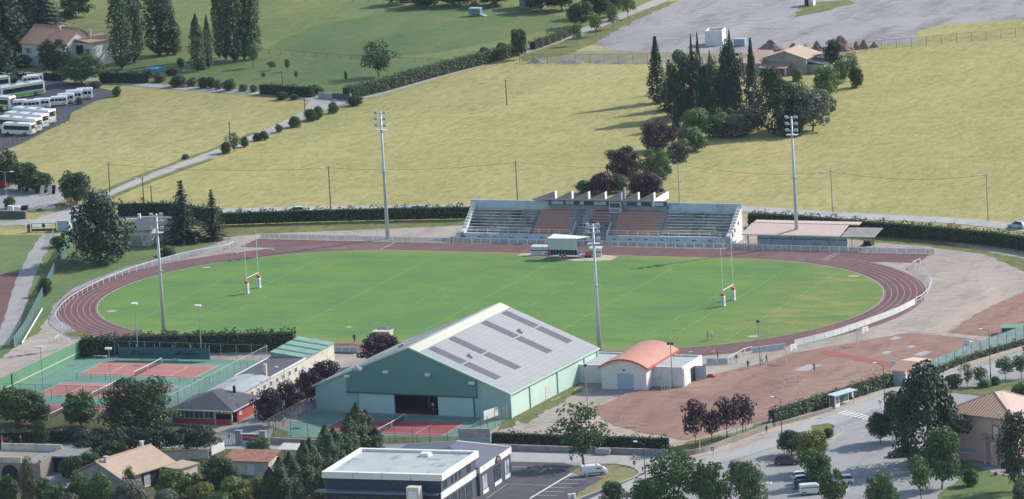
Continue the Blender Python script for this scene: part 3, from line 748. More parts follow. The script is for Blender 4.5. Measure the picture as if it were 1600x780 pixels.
M_stone = mat('rubble_stone', (.33, .29, .25), (.22, .19, .16), 2.5, .95)
def lettering(name, text, size, loc, rot, m, parent, depth=.01):
    c = bpy.data.curves.new(name, 'FONT'); c.body = text; c.size = size; c.extrude = depth; c.align_x = 'CENTER'; c.align_y = 'CENTER'
    o = bpy.data.objects.new(name, c); COL.objects.link(o)
    dg = bpy.context.evaluated_depsgraph_get(); me = bpy.data.meshes.new_from_object(o.evaluated_get(dg))
    bpy.data.objects.remove(o); bpy.data.curves.remove(c)
    me.materials.clear(); me.materials.append(m)
    o = bpy.data.objects.new(name, me); COL.objects.link(o); o.parent = parent; o.location = loc; o.rotation_euler = rot; return o
def window(parent, x, z, w, h, y=0., glassm=None, frame=None, axis='y', bars=1, sill=True, name='window', shutters=None, out=-1):
    """frame (with sill) and pane set just proud of a wall; axis 'y': in an x-z wall facing -y; axis 'x': in a y-z wall facing +x"""
    fm = frame or M_wpaint; t = .07; f = MB(); p = MB()
    def bx(mb, a0, a1, z0, z1, d0, d1):
        if axis == 'y': mb.box(a0, a1, y+out*d1, y+out*d0, z0, z1)
        else: mb.box(y+d0, y+d1, a0, a1, z0, z1)
    bx(f, x, x+t, z, z+h, .005, .06); bx(f, x+w-t, x+w, z, z+h, .005, .06); bx(f, x+t, x+w-t, z, z+t, .005, .06); bx(f, x+t, x+w-t, z+h-t, z+h, .005, .06)
    for i in range(1, bars+1):
        c = x+w*i/(bars+1); bx(f, c-.03, c+.03, z+t, z+h-t, .005, .055)
    fo = f.build(name, fm, parent); bx(p, x+t, x+w-t, z+t, z+h-t, .008, .03); p.build('pane', glassm or M_gl, fo)
    if sill:
        q = MB(); bx(q, x-.08, x+w+.08, z-.09, z-.003, .0, .12); q.build('sill', fm, fo)
    if shutters:
        for a in (x-w*.5-.05, x+w+.05):
            q = MB(); bx(q, a, a+w*.5, z, z+h, .004, .05); q.build('shutter', shutters, fo)
    return fo
def door(parent, x, z, w, h, m, y=0., axis='y', handle=True, out=-1, name='door'):
    d = MB()
    def bx(mb, a0, a1, z0, z1, d0, d1):
        if axis == 'y': mb.box(a0, a1, y+out*d1, y+out*d0, z0, z1)
        else: mb.box(y+d0, y+d1, a0, a1, z0, z1)
    bx(d, x, x+w, z, z+h, .003, .05); o = d.build(name, m, parent)
    q = MB(); bx(q, x+w*.86, x+w*.92, z+h*.45, z+h*.5, .05, .1); q.build('handle', M_metal, o); return o
# ---------------------------------------------------------------- the sports hall
A, B = at(495, 641), at(797, 655); HW, HD = 38.5, 38.6
fr = Fr(A, math.radians(-2.4))
hall = thing('sports_hall', 'large teal metal sports hall with shallow pitched grey sheet roof', 'sports hall', A, fr.rz)
EV = 4.65; RG = fr.on(640, 543)[1]; HX = HW/2
xo0, zo = fr.on(616, 617.5); xo1 = fr.on(684, 619)[0]; zo = 3.5
dx0, dx1 = fr.on(543, 600)[0], fr.on(745, 600)[0]
def eave(x): return EV+(RG-EV)*(1-abs(x-HX)/HX)
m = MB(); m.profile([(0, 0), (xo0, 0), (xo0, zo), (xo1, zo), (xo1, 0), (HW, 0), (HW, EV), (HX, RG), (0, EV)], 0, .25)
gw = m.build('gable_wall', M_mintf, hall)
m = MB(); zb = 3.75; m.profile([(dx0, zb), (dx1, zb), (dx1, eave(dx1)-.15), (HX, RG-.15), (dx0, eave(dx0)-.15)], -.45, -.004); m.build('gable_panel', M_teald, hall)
m = MB(); m.box(dx0-.2, dx1+.2, -.6, -.46, zb-.12, zb+.08); m.build('door_rail', M_dgreen, hall)
for a, b in ((fr.on(561, 630)[0], xo0), (xo1, fr.on(740, 630)[0])):
    m = MB(); m.box(a+.06, b, -.2, -.06, .05, zb-.14); d = m.build('sliding_door', M_paleteal, hall)
for px in (561, 741):
    x = fr.on(px, 630)[0]; m = MB(); m.box(x-.06, x+.06, -.14, -.004, 0, zb-.13); m.build('door_post', M_dgreen, hall)
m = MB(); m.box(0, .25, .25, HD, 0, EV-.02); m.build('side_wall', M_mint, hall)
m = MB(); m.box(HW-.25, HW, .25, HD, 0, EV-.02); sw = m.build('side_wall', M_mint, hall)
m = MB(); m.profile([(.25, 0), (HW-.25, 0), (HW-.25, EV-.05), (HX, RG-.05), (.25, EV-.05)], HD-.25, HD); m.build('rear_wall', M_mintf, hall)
m = MB(); m.box(.3, HW-.3, .3, HD-.3, .06, .12); m.build('floor', M_int, hall)
m = MB(); m.box((xo0+xo1)/2-.25, (xo0+xo1)/2+.35, 5, 5.2, .12, 3.4); m.build('inner_door', M_dgreen, hall)
sl = (RG-EV)/HX
def roofpt(x, y, up): return (x, y, eave(x)+up if 0 <= x <= HW else EV-(abs(x-HX)-HX)*sl+up)
for sx in (-1, 1):
    e = HX+sx*(HX+.35); m = MB()
    m.slab([roofpt(HX, -.3, .16), roofpt(HX, HD+.3, .16), roofpt(e, HD+.3, .16), roofpt(e, -.3, .16)], .14)
    ro = m.build('roof_slope', M_sheet, hall)
    x0, x1 = HX+sx*.15, HX+sx*2.1; m = MB()
    m.slab([roofpt(x0, -.3, .185), roofpt(x0, HD+.3, .185), roofpt(x1, HD+.3, .185), roofpt(x1, -.3, .185)], .02); m.build('ridge_sheet', M_cream, ro)
    m = MB(); m.slab([roofpt(HX, -.5, .2), roofpt(HX, -.3, .2), roofpt(e, -.3, .2), roofpt(e, -.5, .2)], .3); m.build('verge_trim', M_trimg, ro)
    m = MB(); m.box(e-.12, e+.12, -.5, HD+.3, EV-.28, EV-.04); m.build('gutter', M_trimg, ro)
    for t in (.105, .325, .685, .915):
        yc = HD*t
        for u0, u1 in ((.125, .455), (.475, .80)):
            a, b = HX+sx*HX*u0, HX+sx*HX*u1; m = MB()
            m.slab([roofpt(a, yc-1.25, .19), roofpt(a, yc+1.25, .19), roofpt(b, yc+1.25, .19), roofpt(b, yc-1.25, .19)], .025)
            m.build('rooflight', M_rlight, ro)
    for px, py in (((734, 551), (812, 511)) if sx > 0 else ((628, 509), (556, 548))):
        x = HX+sx*HX*.42; y = fr.onx(px, py, x)[0]; zz = eave(x)+.17; m = MB()
        m.box(x-.75, x+.75, y-.55, y+.55, zz-.3, zz+.14).box(x-.3, x+.3, y-.3, y+.3, zz+.14, zz+.5); m.build('roof_vent', M_metal, ro)
for px, z in ((545, 6.3), (606, 7.4), (671, 7.2), (739, 6.0)):
    x = fr.on(px, 585)[0]; zz = min(eave(x)-.35, z+.4); m = MB()
    m.cbox((x, -.85, zz), 1.0, .55, .32, 0, .35).box(x-.05, x+.05, -.6, -.46, zz-.1, zz+.1); m.build('gable_floodlight', M_wpaint, hall)
for y in (.15, 8.5, 20.5, 32.5, HD-.3):
    m = MB(); m.box(HW+.003, HW+.22, y-.1, y+.35, 0, EV-.3); m.build('side_column', M_trimg, hall)
door(hall, 15.2, .1, 1.5, 2.5, M_cwall, y=HW, axis='x')
# ---------------------------------------------------------------- barrel-vaulted annex
A, B = at(941, 608), at(1011, 610); fr = Fr(A, math.radians(.8)); aw = hz(A, B)
ax = thing('vaulted_annex', 'white rendered annex with coral barrel roof between two flat wings', 'building', A, fr.rz)
ev = fr.on(941, 574)[1]; apx = fr.on(977, 563)[1]; D = 15.5
arc = [(aw/2-(aw/2)*math.cos(PI*0+math.radians(0)+t), 0) for t in (0,)]
def vault(w0, w1, e, a, n=14): return [(w0+(w1-w0)*i/n, e+(a-e)*(1-((i/n-.5)*2)**2)) for i in range(n+1)]
va = vault(0, aw, ev, apx)
m = MB(); m.profile([(0, 0), (aw, 0)]+va[::-1], 0, .3); m.build('gable_wall', M_wwall, ax)
m = MB(); m.profile([(0, 0), (aw, 0)]+va[::-1], D-.3, D); m.build('gable_wall', M_wwall, ax)
for a_ in (0, aw-.3): m = MB(); m.box(a_, a_+.3, .3, D-.3, 0, ev); m.build('side_wall', M_wwall, ax)
va1 = vault(-.45, aw+.45, ev-.05, apx+.12); va2 = [(x, z+.16) for x, z in va1]
m = MB(); m.profile(va1+va2[::-1], -.35, D+.5); ro = m.build('vault_roof', M_vault, ax)
m = MB(); m.profile([(x, z-.16) for x, z in va1]+[(x, z+.19) for x, z in va1[::-1]], -.5, -.36); m.build('verge_trim', M_coral, ro)
m = MB(); m.box(aw+.46, aw+.6, -.4, D+.5, ev-.25, ev+.08); m.build('gutter', M_coral, ro)
d0, d1 = fr.on(964, 580)[0], fr.on(989, 580)[0]
m = MB(); m.box(d0, d1, -.06, -.004, .05, 3.0); m.build('roller_door', ribbed('roller_shutter', (.38, .47, .56), (.30, .38, .46), .22, 2, .5, .2), ax)
m = MB(); m.box(aw/2-.2, aw/2+.2, -.14, -.004, 3.5, 3.75); m.build('wall_lamp', M_black, ax)
def flatwing(x0, x1, y0, y1, h, par):
    m = MB(); m.box(x0, x1, y0, y1, 0, h-.35); wl = m.build('wing_wall', M_wwall, par)
    t = .3
    for q in ((x0, x1, y0, y0+t), (x0, x1, y1-t, y1), (x0, x0+t, y0+t+.002, y1-t-.002), (x1-t, x1, y0+t+.002, y1-t-.002)): m = MB(); m.box(*q, h-.347, h); m.build('parapet', M_wwall, par)
    m = MB(); m.box(x0+t+.003, x1-t-.003, y0+t+.003, y1-t-.003, h-.34, h-.28); m.build('flat_roof', M_flat, par)
x1 = fr.at(1067, 606).x; flatwing(aw+.01, x1, 3.2, 13.6, 3.7, ax); flatwing(-6.6, -.01, 4.6, 15.6, 3.4, ax)
door(ax, 4.6, .05, 1.1, 2.1, M_wpaint, y=x1, axis='x')
m = MB(); m.box(x1+.003, x1+.04, 7.2, 9.6, .05, 2.6); m.build('doorway', M_int, ax)
m = MB(); m.cbox((x1+1.0, 9.75, 1.35), 2.0, .08, 2.5, .3); m.build('open_door', M_shut, ax)
m = MB(); m.box(x1+.003, x1+.12, 3.4, 3.6, .1, 3.3); m.build('downpipe', M_metal, ax)
# ---------------------------------------------------------------- long changing-room building
A = at(523, 563.5); rz = math.radians(91.0); fr = Fr(A, rz)   # x runs away from camera; y to the left
NE = fr.at(398, 645).x
lb = thing('changing_rooms', 'long low cream changing-room building with green and grey flat roofs', 'building', A, rz)
bw = 6.9; bh = fr.on(523, 541)[1]; bh = 3.3
z1 = fr.on(477, 565)[0]; z2 = fr.on(422, 592)[0]
m = MB(); m.box(NE, 0, 0, .25, 0, bh); m.build('front_wall', M_cwall, lb)
m = MB(); m.box(NE, 0, bw-.25, bw, 0, bh).box(-.25, 0, .25, bw-.25, 0, bh).box(NE, NE+.25, .25, bw-.25, 0, bh); m.build('rear_wall', M_cwall, lb)
m = MB(); m.slab([(z1, -.2, bh+.15), (.2, -.2, bh+.15), (.2, bw+.2, bh+1.15), (z1, bw+.2, bh+1.15)], .16); gr = m.build('green_roof', mat('green_felt', (.17, .33, .245), (.14, .28, .21), .6, .8, spots=((.12, .2, .2), .5)), lb)
m = MB()
for k in (.22, .5, .78): x = z1*k; m.slab([(x-.5, -.15, bh+.17), (x+.5, -.15, bh+.17), (x+.5, bw+.15, bh+1.17), (x-.5, bw+.15, bh+1.17)], .015)
m.build('roof_strip', M_slate, gr)
m = MB(); m.xprofile([(0, bh), (bw, bh), (bw, bh+.95), (0, bh-.0+.02)], z1+.02, z1+.2); m.build('gable_fill', M_gwall, lb)
m = MB(); m.box(z2, z1-.02, -.1, bw+.1, bh+.01, bh+.16); m.build('felt_roof', M_slate, lb)
m = MB(); m.box(z2, z1-.02, -.2, -.1, bh-.05, bh+.3).box(z2, z1-.02, bw+.1, bw+.2, bh-.05, bh+.3); m.build('roof_edge', M_wwall, lb)
va = [(-.2+(bw+.4)*i/10, bh+.15+.55*(1-((i/10-.5)*2)**2)) for i in range(11)]
m = MB(); m.xprofile(va+[(p, q-.14) for p, q in va[::-1]], NE, z2-.02); m.build('curved_roof', M_flat, lb)
m = MB(); m.box(z2+.6, z2+1.2, 1.0, 1.6, bh+.16, bh+2.4); m.build('chimney', M_cwall, lb)
for x in [NE+2+i*2.9 for i in range(int((z1-NE-2)/2.9))]:
    window(lb, x, 1.7, 1.1, 1.0, y=0)
for x in (z2+.6, z2-6.6, z1-1.6): door(lb, x, .05, 1.0, 2.1, M_shut, y=-.01)
# ---------------------------------------------------------------- clubhouse
A, B = at(270, 661), at(353, 670); fr = Fr(A, 0.0); cw = B.x-A.x; cd = hz(at(361.5, 667), at(398, 647))+1
cl = thing('tennis_clubhouse', 'red walled clubhouse with dark hipped slate roof and glazed front', 'clubhouse', A, 0)
h = 2.6; m = MB(); m.box(cw-.25, cw, 2.2, cd, 0, h); m.build('side_wall', M_redw, cl)
m = MB(); m.box(0, .25, 0, cd, 0, h).box(.25, cw-.25, cd-.25, cd, 0, h); m.build('rear_wall', M_redw, cl)
m = MB(); m.box(.25, cw-3.4, .0, .2, 0, .9); m.build('dwarf_wall', M_redw, cl)
m = MB(); m.box(cw-3.3, cw, .0, .18, 0, .95); m.build('porch_wall', M_redw, cl)
for i in range(4):
    window(cl, .5+i*(cw-4.1)/4, .95, (cw-4.1)/4-.1, 1.5, y=.1, bars=1, sill=False)
for x in (cw-3.5, cw-.18): m = MB(); m.box(x, x+.18, -.02, .18, .0, h); m.build('porch_post', M_wpaint, cl)
m = MB(); m.box(.25, cw-.25, 2.25, 2.4, 0, h); m.build('inner_wall', M_int, cl)
m = MB(); m.box(cw-3.2, cw-.2, -.12, -.03, 1.95, 2.5); sg = m.build('porch_sign', M_redw, cl)
o = .55; rid = 2.3
R = [(-o, -o, h+.02), (cw+o, -o, h+.02), (cw+o, cd+o, h+.02), (-o, cd+o, h+.02)]; P = [(cw*.5, cd*.42, h+rid), (cw*.5, cd*.66, h+rid)]
m = MB(); m.add(R+P, [(0, 1, 4), (1, 2, 5, 4), (2, 3, 5), (3, 0, 4, 5), (3, 2, 1, 0)]); ro = m.build('roof', M_slate, cl)
m = MB(); m.box(-o-.06, cw+o+.06, -o-.08, -o, h-.12, h+.06).box(cw+o, cw+o+.08, -o, cd+o, h-.12, h+.06); m.build('fascia', M_wpaint, ro)
m = MB(); m.tube([(cw*.72, cd*.75, h+1), (cw*.72, cd*.75, h+2.6)], .28, 8); m.build('chimney', M_black, ro)
for y in (2.9, cd-2.6): window(cl, y, 1.25, 1.1, .7, y=cw, axis='x', bars=0, glassm=M_glp)
for i, (x, w) in enumerate(((cw-2.9, .12), (cw-2.1, .35), (cw-1.5, .28), (cw-.9, .4))): m = MB(); m.box(x, x+w, -.132, -.122, 2.12, 2.36 if i != 2 else 2.2); m.build('sign_mark', M_wpaint, sg)
# ---------------------------------------------------------------- dark commercial building with wing
A = at(687.7, 741, 7.9); A.z = 0; fr = Fr(A, math.radians(2.5))
mw = -fr.at(506.7, 737, 7.9).x; md = fr.at(743, 705, 7.9).y; H = 7.9
cb = thing('office_building', 'navy flat roofed office block with broad white roof fascia', 'office building', A, fr.rz)
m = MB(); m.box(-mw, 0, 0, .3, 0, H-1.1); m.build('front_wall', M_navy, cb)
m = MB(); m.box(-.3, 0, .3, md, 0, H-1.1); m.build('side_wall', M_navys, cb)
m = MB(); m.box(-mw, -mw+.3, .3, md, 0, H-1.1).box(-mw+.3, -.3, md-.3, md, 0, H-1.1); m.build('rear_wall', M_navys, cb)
m = MB(); q = .45; t = .35
m.box(-mw-q, q, -q, t, H-1.1, H).box(-mw-q, q, md-t, md+q, H-1.1, H).box(-mw-q, -mw+t, t, md-t, H-1.1, H).box(-t+.4, q, t, md-t, H-1.1, H)
fa = m.build('roof_fascia', M_wwall, cb)
for k in (1, 2, 3): m = MB(); m.box(-mw*k/4-.03, -mw*k/4+.03, -q-.012, -q-.002, H-1.1, H-.003); m.build('joint', M_black, fa)
for k in (1, 2): m = MB(); m.box(q+.002, q+.012, md*k/3-.03, md*k/3+.03, H-1.1, H-.003); m.build('joint', M_black, fa)
m = MB(); m.box(-mw+t+.003, -t+.397, t+.003, md-t-.003, H-.9, H-.45); m.build('flat_roof', M_flat, cb)
p = fr.at(665, 712, H-.4); m = MB(); m.box(p.x-.9, p.x+.9, p.y-.9, p.y+.9, H-.45, H-.15).box(p.x-.75, p.x+.75, p.y-.75, p.y+.75, H-.15, H+.12); m.build('skylight', M_wpaint, cb)
m = MB(); m.box(-mw-1.5, -2.6, -1.6, -.004, 4.55, 4.85); m.build('canopy', mat('canopy_metal', (.16, .19, .26), (.13, .15, .21), 1., .4), cb)
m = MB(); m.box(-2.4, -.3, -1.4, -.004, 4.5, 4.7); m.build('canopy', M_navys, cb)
for i in range(6): window(cb, -mw+2+i*3.0, 1.2, 2.2, 2.7, y=0, frame=M_black, bars=1, sill=False, glassm=M_gl)
m = MB(); m.box(-4.9, -2.7, -3.4, -1.7, 0, 6.3).box(-4.6, -3.0, -3.1, -2.0, 6.3, 6.32); tw = m.build('sign_tower', M_cwall, cb)
m = MB(); m.box(-4.5, -3.1, -3.46, -3.403, 4.4, 5.6); m.build('sign_plate', M_wpaint, tw)
m = MB(); m.box(.003, .1, -.3, md, 3.6, 4.75); m.build('side_band', M_wwall, cb)
for y in (1.3, 2.3, 5.1, 7.0, 8.9, 12.6, 13.7): window(cb, y, 5.15, .62, 1.15, y=0, axis='x', bars=0, frame=M_black, sill=False)
for y in (1.0, 4.6, 8.2, 11.8): window(cb, y, .5, 2.6, 2.7, y=.0, axis='x', bars=2, frame=M_black, sill=False)
W0 = at(799.5, 743); fw = Fr(W0, fr.rz); wl = -fw.at(A.x and 640, 703, 5.1).x
dl = (fr.I @ W0).y-md
wg = thing('shop_wing', 'single storey shop with blue slate hip roof and white band', 'shop', W0, fr.rz)
ww = 19.0; wd = dl-.1; wh = 5.0
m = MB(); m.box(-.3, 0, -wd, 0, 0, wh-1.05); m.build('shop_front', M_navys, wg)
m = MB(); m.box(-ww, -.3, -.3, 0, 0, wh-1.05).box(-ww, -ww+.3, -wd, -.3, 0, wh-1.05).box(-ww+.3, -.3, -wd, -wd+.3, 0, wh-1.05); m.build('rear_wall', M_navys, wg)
m = MB(); m.box(-.34, .16, -wd, .15, wh-1.05, wh).box(-ww, -.34, -.35, .15, wh-1.05, wh); m.build('white_band', M_wwall, wg)
ap = fw.at(709, 692, wh+2.3)
R = [(-ww, -wd-.2, wh), (.1, -wd-.2, wh), (.1, .1, wh), (-ww, .1, wh)]; P = [(max(ap.x, -ww*.6), -wd*.38, wh+2.2), (max(ap.x, -ww*.6), -wd*.62, wh+2.2)]
m = MB(); m.add(R+P, [(0, 1, 5), (1, 2, 4, 5), (2, 3, 4), (3, 0, 5, 4), (3, 2, 1, 0)]); ro = m.build('slate_roof', M_slate2, wg)
m = MB(); m.tube([R[2], P[0]], .14, 5); m.tube([R[3], P[0]], .14, 5); m.build('hip_trim', M_wpaint, ro)
for y, w in ((-wd+1.2, 2.5), (-wd*.55, 3.2), (-3.4, 2.6)):
    window(wg, y, .75, w, 2.6, y=0, axis='x', bars=1, frame=M_black, sill=False, glassm=M_glp if w < 3 else M_gl)
    q = MB(); q.box(.003, .14, y-.1, y+w+.1, .1, .7); q.build('plinth', M_wwall, wg)
y = -wd*.5; va = [(y+.9-1.3*math.cos(t*PI/8), wh-.95+1.05*math.sin(t*PI/8)) for t in range(9)]
m = MB(); m.xprofile(va, .17, .32); sg = m.build('shop_sign', M_navy, wg)
for y_, z_, w_, h_, nm, c_ in ((y+.25, wh-.45, 1.2, .28, 'signal_orange', (.62, .12, .07)), (y+.35, wh-.78, .35, .2, 'salmon', (.7, .25, .15)), (y+.95, wh-.78, .5, .24, 'amber', (.75, .42, .08))):
    m = MB(); m.box(.322, .34, y_, y_+w_, z_, z_+h_); m.build('sign_mark', mat(nm+'_paint', c_), sg)
# ---------------------------------------------------------------- stained practice wall behind the shop
A, B = at(718, 702), at(767, 702); fr = Fr(A, ang(A, B)); h = hgt(740, 702, 670)
pw = thing('concrete_wall', 'tall free-standing concrete wall with stained top behind shop roof', 'wall', A, fr.rz)
w_ = hz(A, B); m = MB(); m.box(0, w_, 0, .35, 0, h*.58); m.build('painted_base', mat('blue_grey_paint', (.30, .34, .42), (.27, .31, .38), .5), pw)
m = MB(); m.box(-.05, w_+.05, -.03, .38, h*.58+.002, h); m.build('stained_top', mat('stained_concrete', (.36, .33, .31), (.20, .185, .18), 1.2, .95), pw)
# ---------------------------------------------------------------- pink building
A, B = at(1494, 716.5), at(1588, 727); fr = Fr(A, ang(A, B)-.05); H = hgt(1530, 721, 648)
w_ = hz(A, B)+.4; dd = 11.5; pk = thing('pink_building', 'two storey pink rendered building with hipped terracotta roof', 'building', A, fr.rz)
m = MB(); m.box(-1.5, w_, 0, .3, 0, H).box(w_-.3, w_, .3, dd, 0, H).box(-1.5, -1.2, .3, dd, 0, H).box(-1.2, w_-.3, dd-.3, dd, 0, H); m.build('wall', M_pink, pk)
o = .6; x0, x1 = -1.5-o, w_+o
R = [(x0, -o, H), (x1, -o, H), (x1, dd+o, H), (x0, dd+o, H)]; xm = (x0+x1)/2-1.2; P = [(xm, dd*.50, H+2.9), (xm+1.0, dd*.8, H+2.9)]
P = [(xm, dd*.5, H+2.8), (xm+.6, dd*.62, H+2.8)]
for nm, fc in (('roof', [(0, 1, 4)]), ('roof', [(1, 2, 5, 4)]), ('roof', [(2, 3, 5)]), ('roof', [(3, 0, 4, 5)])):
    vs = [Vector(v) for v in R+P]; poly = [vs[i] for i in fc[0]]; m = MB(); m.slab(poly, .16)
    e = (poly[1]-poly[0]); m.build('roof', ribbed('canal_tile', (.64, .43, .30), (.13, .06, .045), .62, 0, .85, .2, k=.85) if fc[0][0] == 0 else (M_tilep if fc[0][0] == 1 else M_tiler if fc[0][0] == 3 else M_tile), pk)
m = MB(); [m.tube([R[i], P[j]], .12, 5) for i, j in ((0, 0), (1, 0), (2, 1), (3, 1))]; m.build('hip_tiles', M_tilep, pk)
m = MB(); m.box(x0-.05, x1+.05, -o-.12, -o-.003, H-.2, H+.02); m.build('gutter', M_gwall, pk)
dx, dz = fr.on(1553, 685); q = MB(); q.box(dx-.25, dx+1.25, -.05, -.004, dz-.05, dz+2.35); q.build('door_surround', mat('terracotta_paint', (.45, .17, .10)), pk)
door(pk, dx, dz, 1.0, 2.1, M_wpaint, y=-.06)
m = MB(); m.box(dx-1.4, dx+1.9, -1.5, -.004, dz-.25, dz-.05); la = m.build('landing', M_gwall, pk)
m = MB(); [m.tube([(x, -1.45, dz-.05), (x, -1.45, dz+.9)], .03, 5) for x in (dx-1.35, dx-.3, dx+.8, dx+1.85)]; m.tube([(dx-1.35, -1.45, dz+.9), (dx+1.85, -1.45, dz+.9)], .035, 5); m.tube([(dx-1.35, -1.45, dz+.45), (dx+1.85, -1.45, dz+.45)], .025, 5); m.tube([(dx-1.35, -1.45, dz+.9), (dx-1.35, -.05, dz+.9)], .03, 5); m.build('railing', M_black, pk)
m = MB(); m.box(dx+.2, dx+1.6, -1.4, -.004, 0, dz-.252).box(dx-1.2, dx-.9, -1.4, -1.1, 0, dz-.252); m.build('landing_support', M_pink, pk)
m = MB(); n = 12
for i in range(n): m.box(dx+1.92+i*.28, dx+2.2+i*.28, -1.4, -.3, 0, max(.1, (dz-.05)*(1-(i+1)/n)+.02))
m.build('stairs', M_conc, pk)
sx, sz = fr.on(1500, 706); window(pk, sx, sz, fr.on(1526, 706)[0]-sx, .95, y=0, bars=0, glassm=M_shut)
sx, sz = fr.on(1564, 647); m = MB(); m.ball((sx, -.5, sz), .42, .12, .5, 12, 6); m.tube([(sx, -.4, sz), (sx, -.004, sz-.2)], .04, 5); m.build('satellite_dish', M_wpaint, pk)
# ---------------------------------------------------------------- kiosk by the clay court
A, B = at(1395, 601), at(1411, 602.5); fr = Fr(A, ang(A, B)); w_ = max(2.6, hz(A, B)+.3); dd = 6.2; h = 2.7
ks = thing('ticket_kiosk', 'small white kiosk with tiled mono roof and red sign', 'kiosk', A, fr.rz)
m = MB(); m.box(0, w_, 0, .2, 0, h); m.build('front_wall', M_shut, ks)
m = MB(); m.box(w_-.2, w_, .2, dd, 0, h+.1).box(0, .2, .2, dd, 0, h).box(.2, w_-.2, dd-.2, dd, 0, h); m.build('side_wall', M_wwall, ks)
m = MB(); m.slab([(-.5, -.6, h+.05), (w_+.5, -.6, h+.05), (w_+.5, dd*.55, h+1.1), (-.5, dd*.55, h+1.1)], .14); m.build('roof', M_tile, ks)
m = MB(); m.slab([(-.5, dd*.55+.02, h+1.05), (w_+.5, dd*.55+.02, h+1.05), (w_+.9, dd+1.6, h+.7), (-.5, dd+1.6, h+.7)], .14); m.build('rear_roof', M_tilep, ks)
window(ks, 1.0, 1.2, .9, .9, y=w_, axis='x', bars=0); m = MB(); m.box(w_+.003, w_+.08, .9, 3.0, 2.15, 2.65); sg = m.build('sign', M_redw, ks)
for z_ in (2.26, 2.46): m = MB(); m.box(w_+.081, w_+.095, 1.9, 2.5, z_, z_+.1); m.build('sign_mark', M_wpaint, sg)
# ---------------------------------------------------------------- pavilion under the trees
A, B = at(208, 384), at(235, 384.5); fr = Fr(A, math.radians(2)); w_ = hz(A, B); h = 3.1
pv = thing('small_pavilion', 'low cream pavilion with dark felt roof beside huge dark tree', 'building', A, fr.rz)
m = MB(); m.box(-2, w_, 0, 4.2, 0, h).box(-2, w_+4.4, 4.203, 9, 0, h+.3); m.build('wall', M_cwall, pv)
m = MB(); m.slab([(-2.3, -.3, h+.12), (w_+.2, -.3, h+.12), (w_+.2, 4.2, h+.5), (-2.3, 4.2, h+.5)], .1); m.slab([(-2.3, 4.21, h+.5), (w_+4.5, 4.21, h+.45), (w_+4.5, 9.3, h+1.0), (-2.3, 9.3, h+1.0)], .12); m.build('roof', M_slate, pv)
m = MB(); m.box(-2.3, w_+4.5, 9.2, 9.45, h+.7, h+1.12); m.build('roof_edge', M_wpaint, pv)
window(pv, w_-1.6, .9, 1.2, 1.5, y=0, glassm=M_glp); m = MB(); m.box(-.3, w_-1.9, -.04, -.004, 0, 2.1); m.build('garage_door', M_gwall, pv)
m = MB(); m.box(-2.2, -1.7, 8.2, 8.7, h+.5, h+1.9); m.build('chimney', M_wwall, pv)
# ---------------------------------------------------------------- a general gabled house
def gabled(name, label, cat, o, rz, w, d, ev, rid, wm, rm, over=.45, ridge='x'):
    t = thing(name, label, cat, o, rz); 
    if ridge == 'x':
        m = MB(); m.xprofile([(0, 0), (d, 0), (d, ev), (d/2, rid), (0, ev)], 0, w); m.build('wall', wm, t); s = (rid-ev)/(d/2)
        for sy in (-1, 1):
            e = d/2+sy*(d/2+over); ze = ev-over*s
            m = MB(); m.slab([(-over, d/2, rid+.2), (w+over, d/2, rid+.2), (w+over, e, ze+.2), (-over, e, ze+.2)], .17); m.build('roof', rm, t)
        m = MB(); m.tube([(-over, d/2, rid+.22), (w+over, d/2, rid+.22)], .14, 6); m.build('ridge_tiles', rm, t)
    else:
        m = MB(); m.profile([(0, 0), (w, 0), (w, ev), (w/2, rid), (0, ev)], 0, d); m.build('wall', wm, t); s = (rid-ev)/(w/2)
        for sx in (-1, 1):
            e = w/2+sx*(w/2+over); ze = ev-over*s
            m = MB(); m.slab([(w/2, -over, rid+.2), (w/2, d+over, rid+.2), (e, d+over, ze+.2), (e, -over, ze+.2)], .17); m.build('roof', rm, t)
        m = MB(); m.tube([(w/2, -over, rid+.22), (w/2, d+over, rid+.22)], .14, 6); m.build('ridge_tiles', rm, t)
    return t
def chimney(t, x, y, z, h=1.3, w=.55, m=None):
    q = MB(); q.box(x-w/2, x+w/2, y-w/2, y+w/2, z-.8, z+h); q.box(x-w/2-.1, x+w/2+.1, y-w/2-.1, y+w/2+.1, z+h+.003, z+h+.14); q.build('chimney', m or M_cwall, t)
# villa top left: gable end faces right, ridge runs along x
ev = 5.6; A = at(29, 66, ev); A.z = 0; fr = Fr(A, math.radians(-18)); A = fr.M @ Vector((.5, .5, 0)); fr = Fr(A, fr.rz)
w_ = 14.2; vl = gabled('villa', 'cream two storey villa with orange tiled roof and arched loggia', 'house', A, fr.rz, w_, 11.0, ev, ev+3.2, M_wwall, M_tile, .6)
wr = fr.at(171.7, 101); X1, Y1 = max(wr.x-1.2, w_+5), min(max(wr.y, -3), 4)
chimney(vl, w_*.62, 4.5, ev+2.2); chimney(vl, w_*.45, 8.0, ev+1.7)
window(vl, 1.6, 2.9, 1.1, 1.4, y=0, shutters=M_shut); window(vl, w_-4, 2.9, 1.1, 1.4, y=0, shutters=M_shut)
m = MB(); m.xprofile([(Y1, 0), (Y1+8.5, 0), (Y1+8.5, ev+.1), (Y1, ev+.1)], w_+.01, X1); m.build('side_wing', M_wwall, vl)
m = MB(); m.slab([(w_+.01, Y1-.4, ev+1.0), (X1+.4, Y1-.4, ev+.35), (X1+.4, Y1+8.8, ev+.35), (w_+.01, Y1+8.8, ev+1.0)], .22); m.build('wing_roof', M_tile, vl)
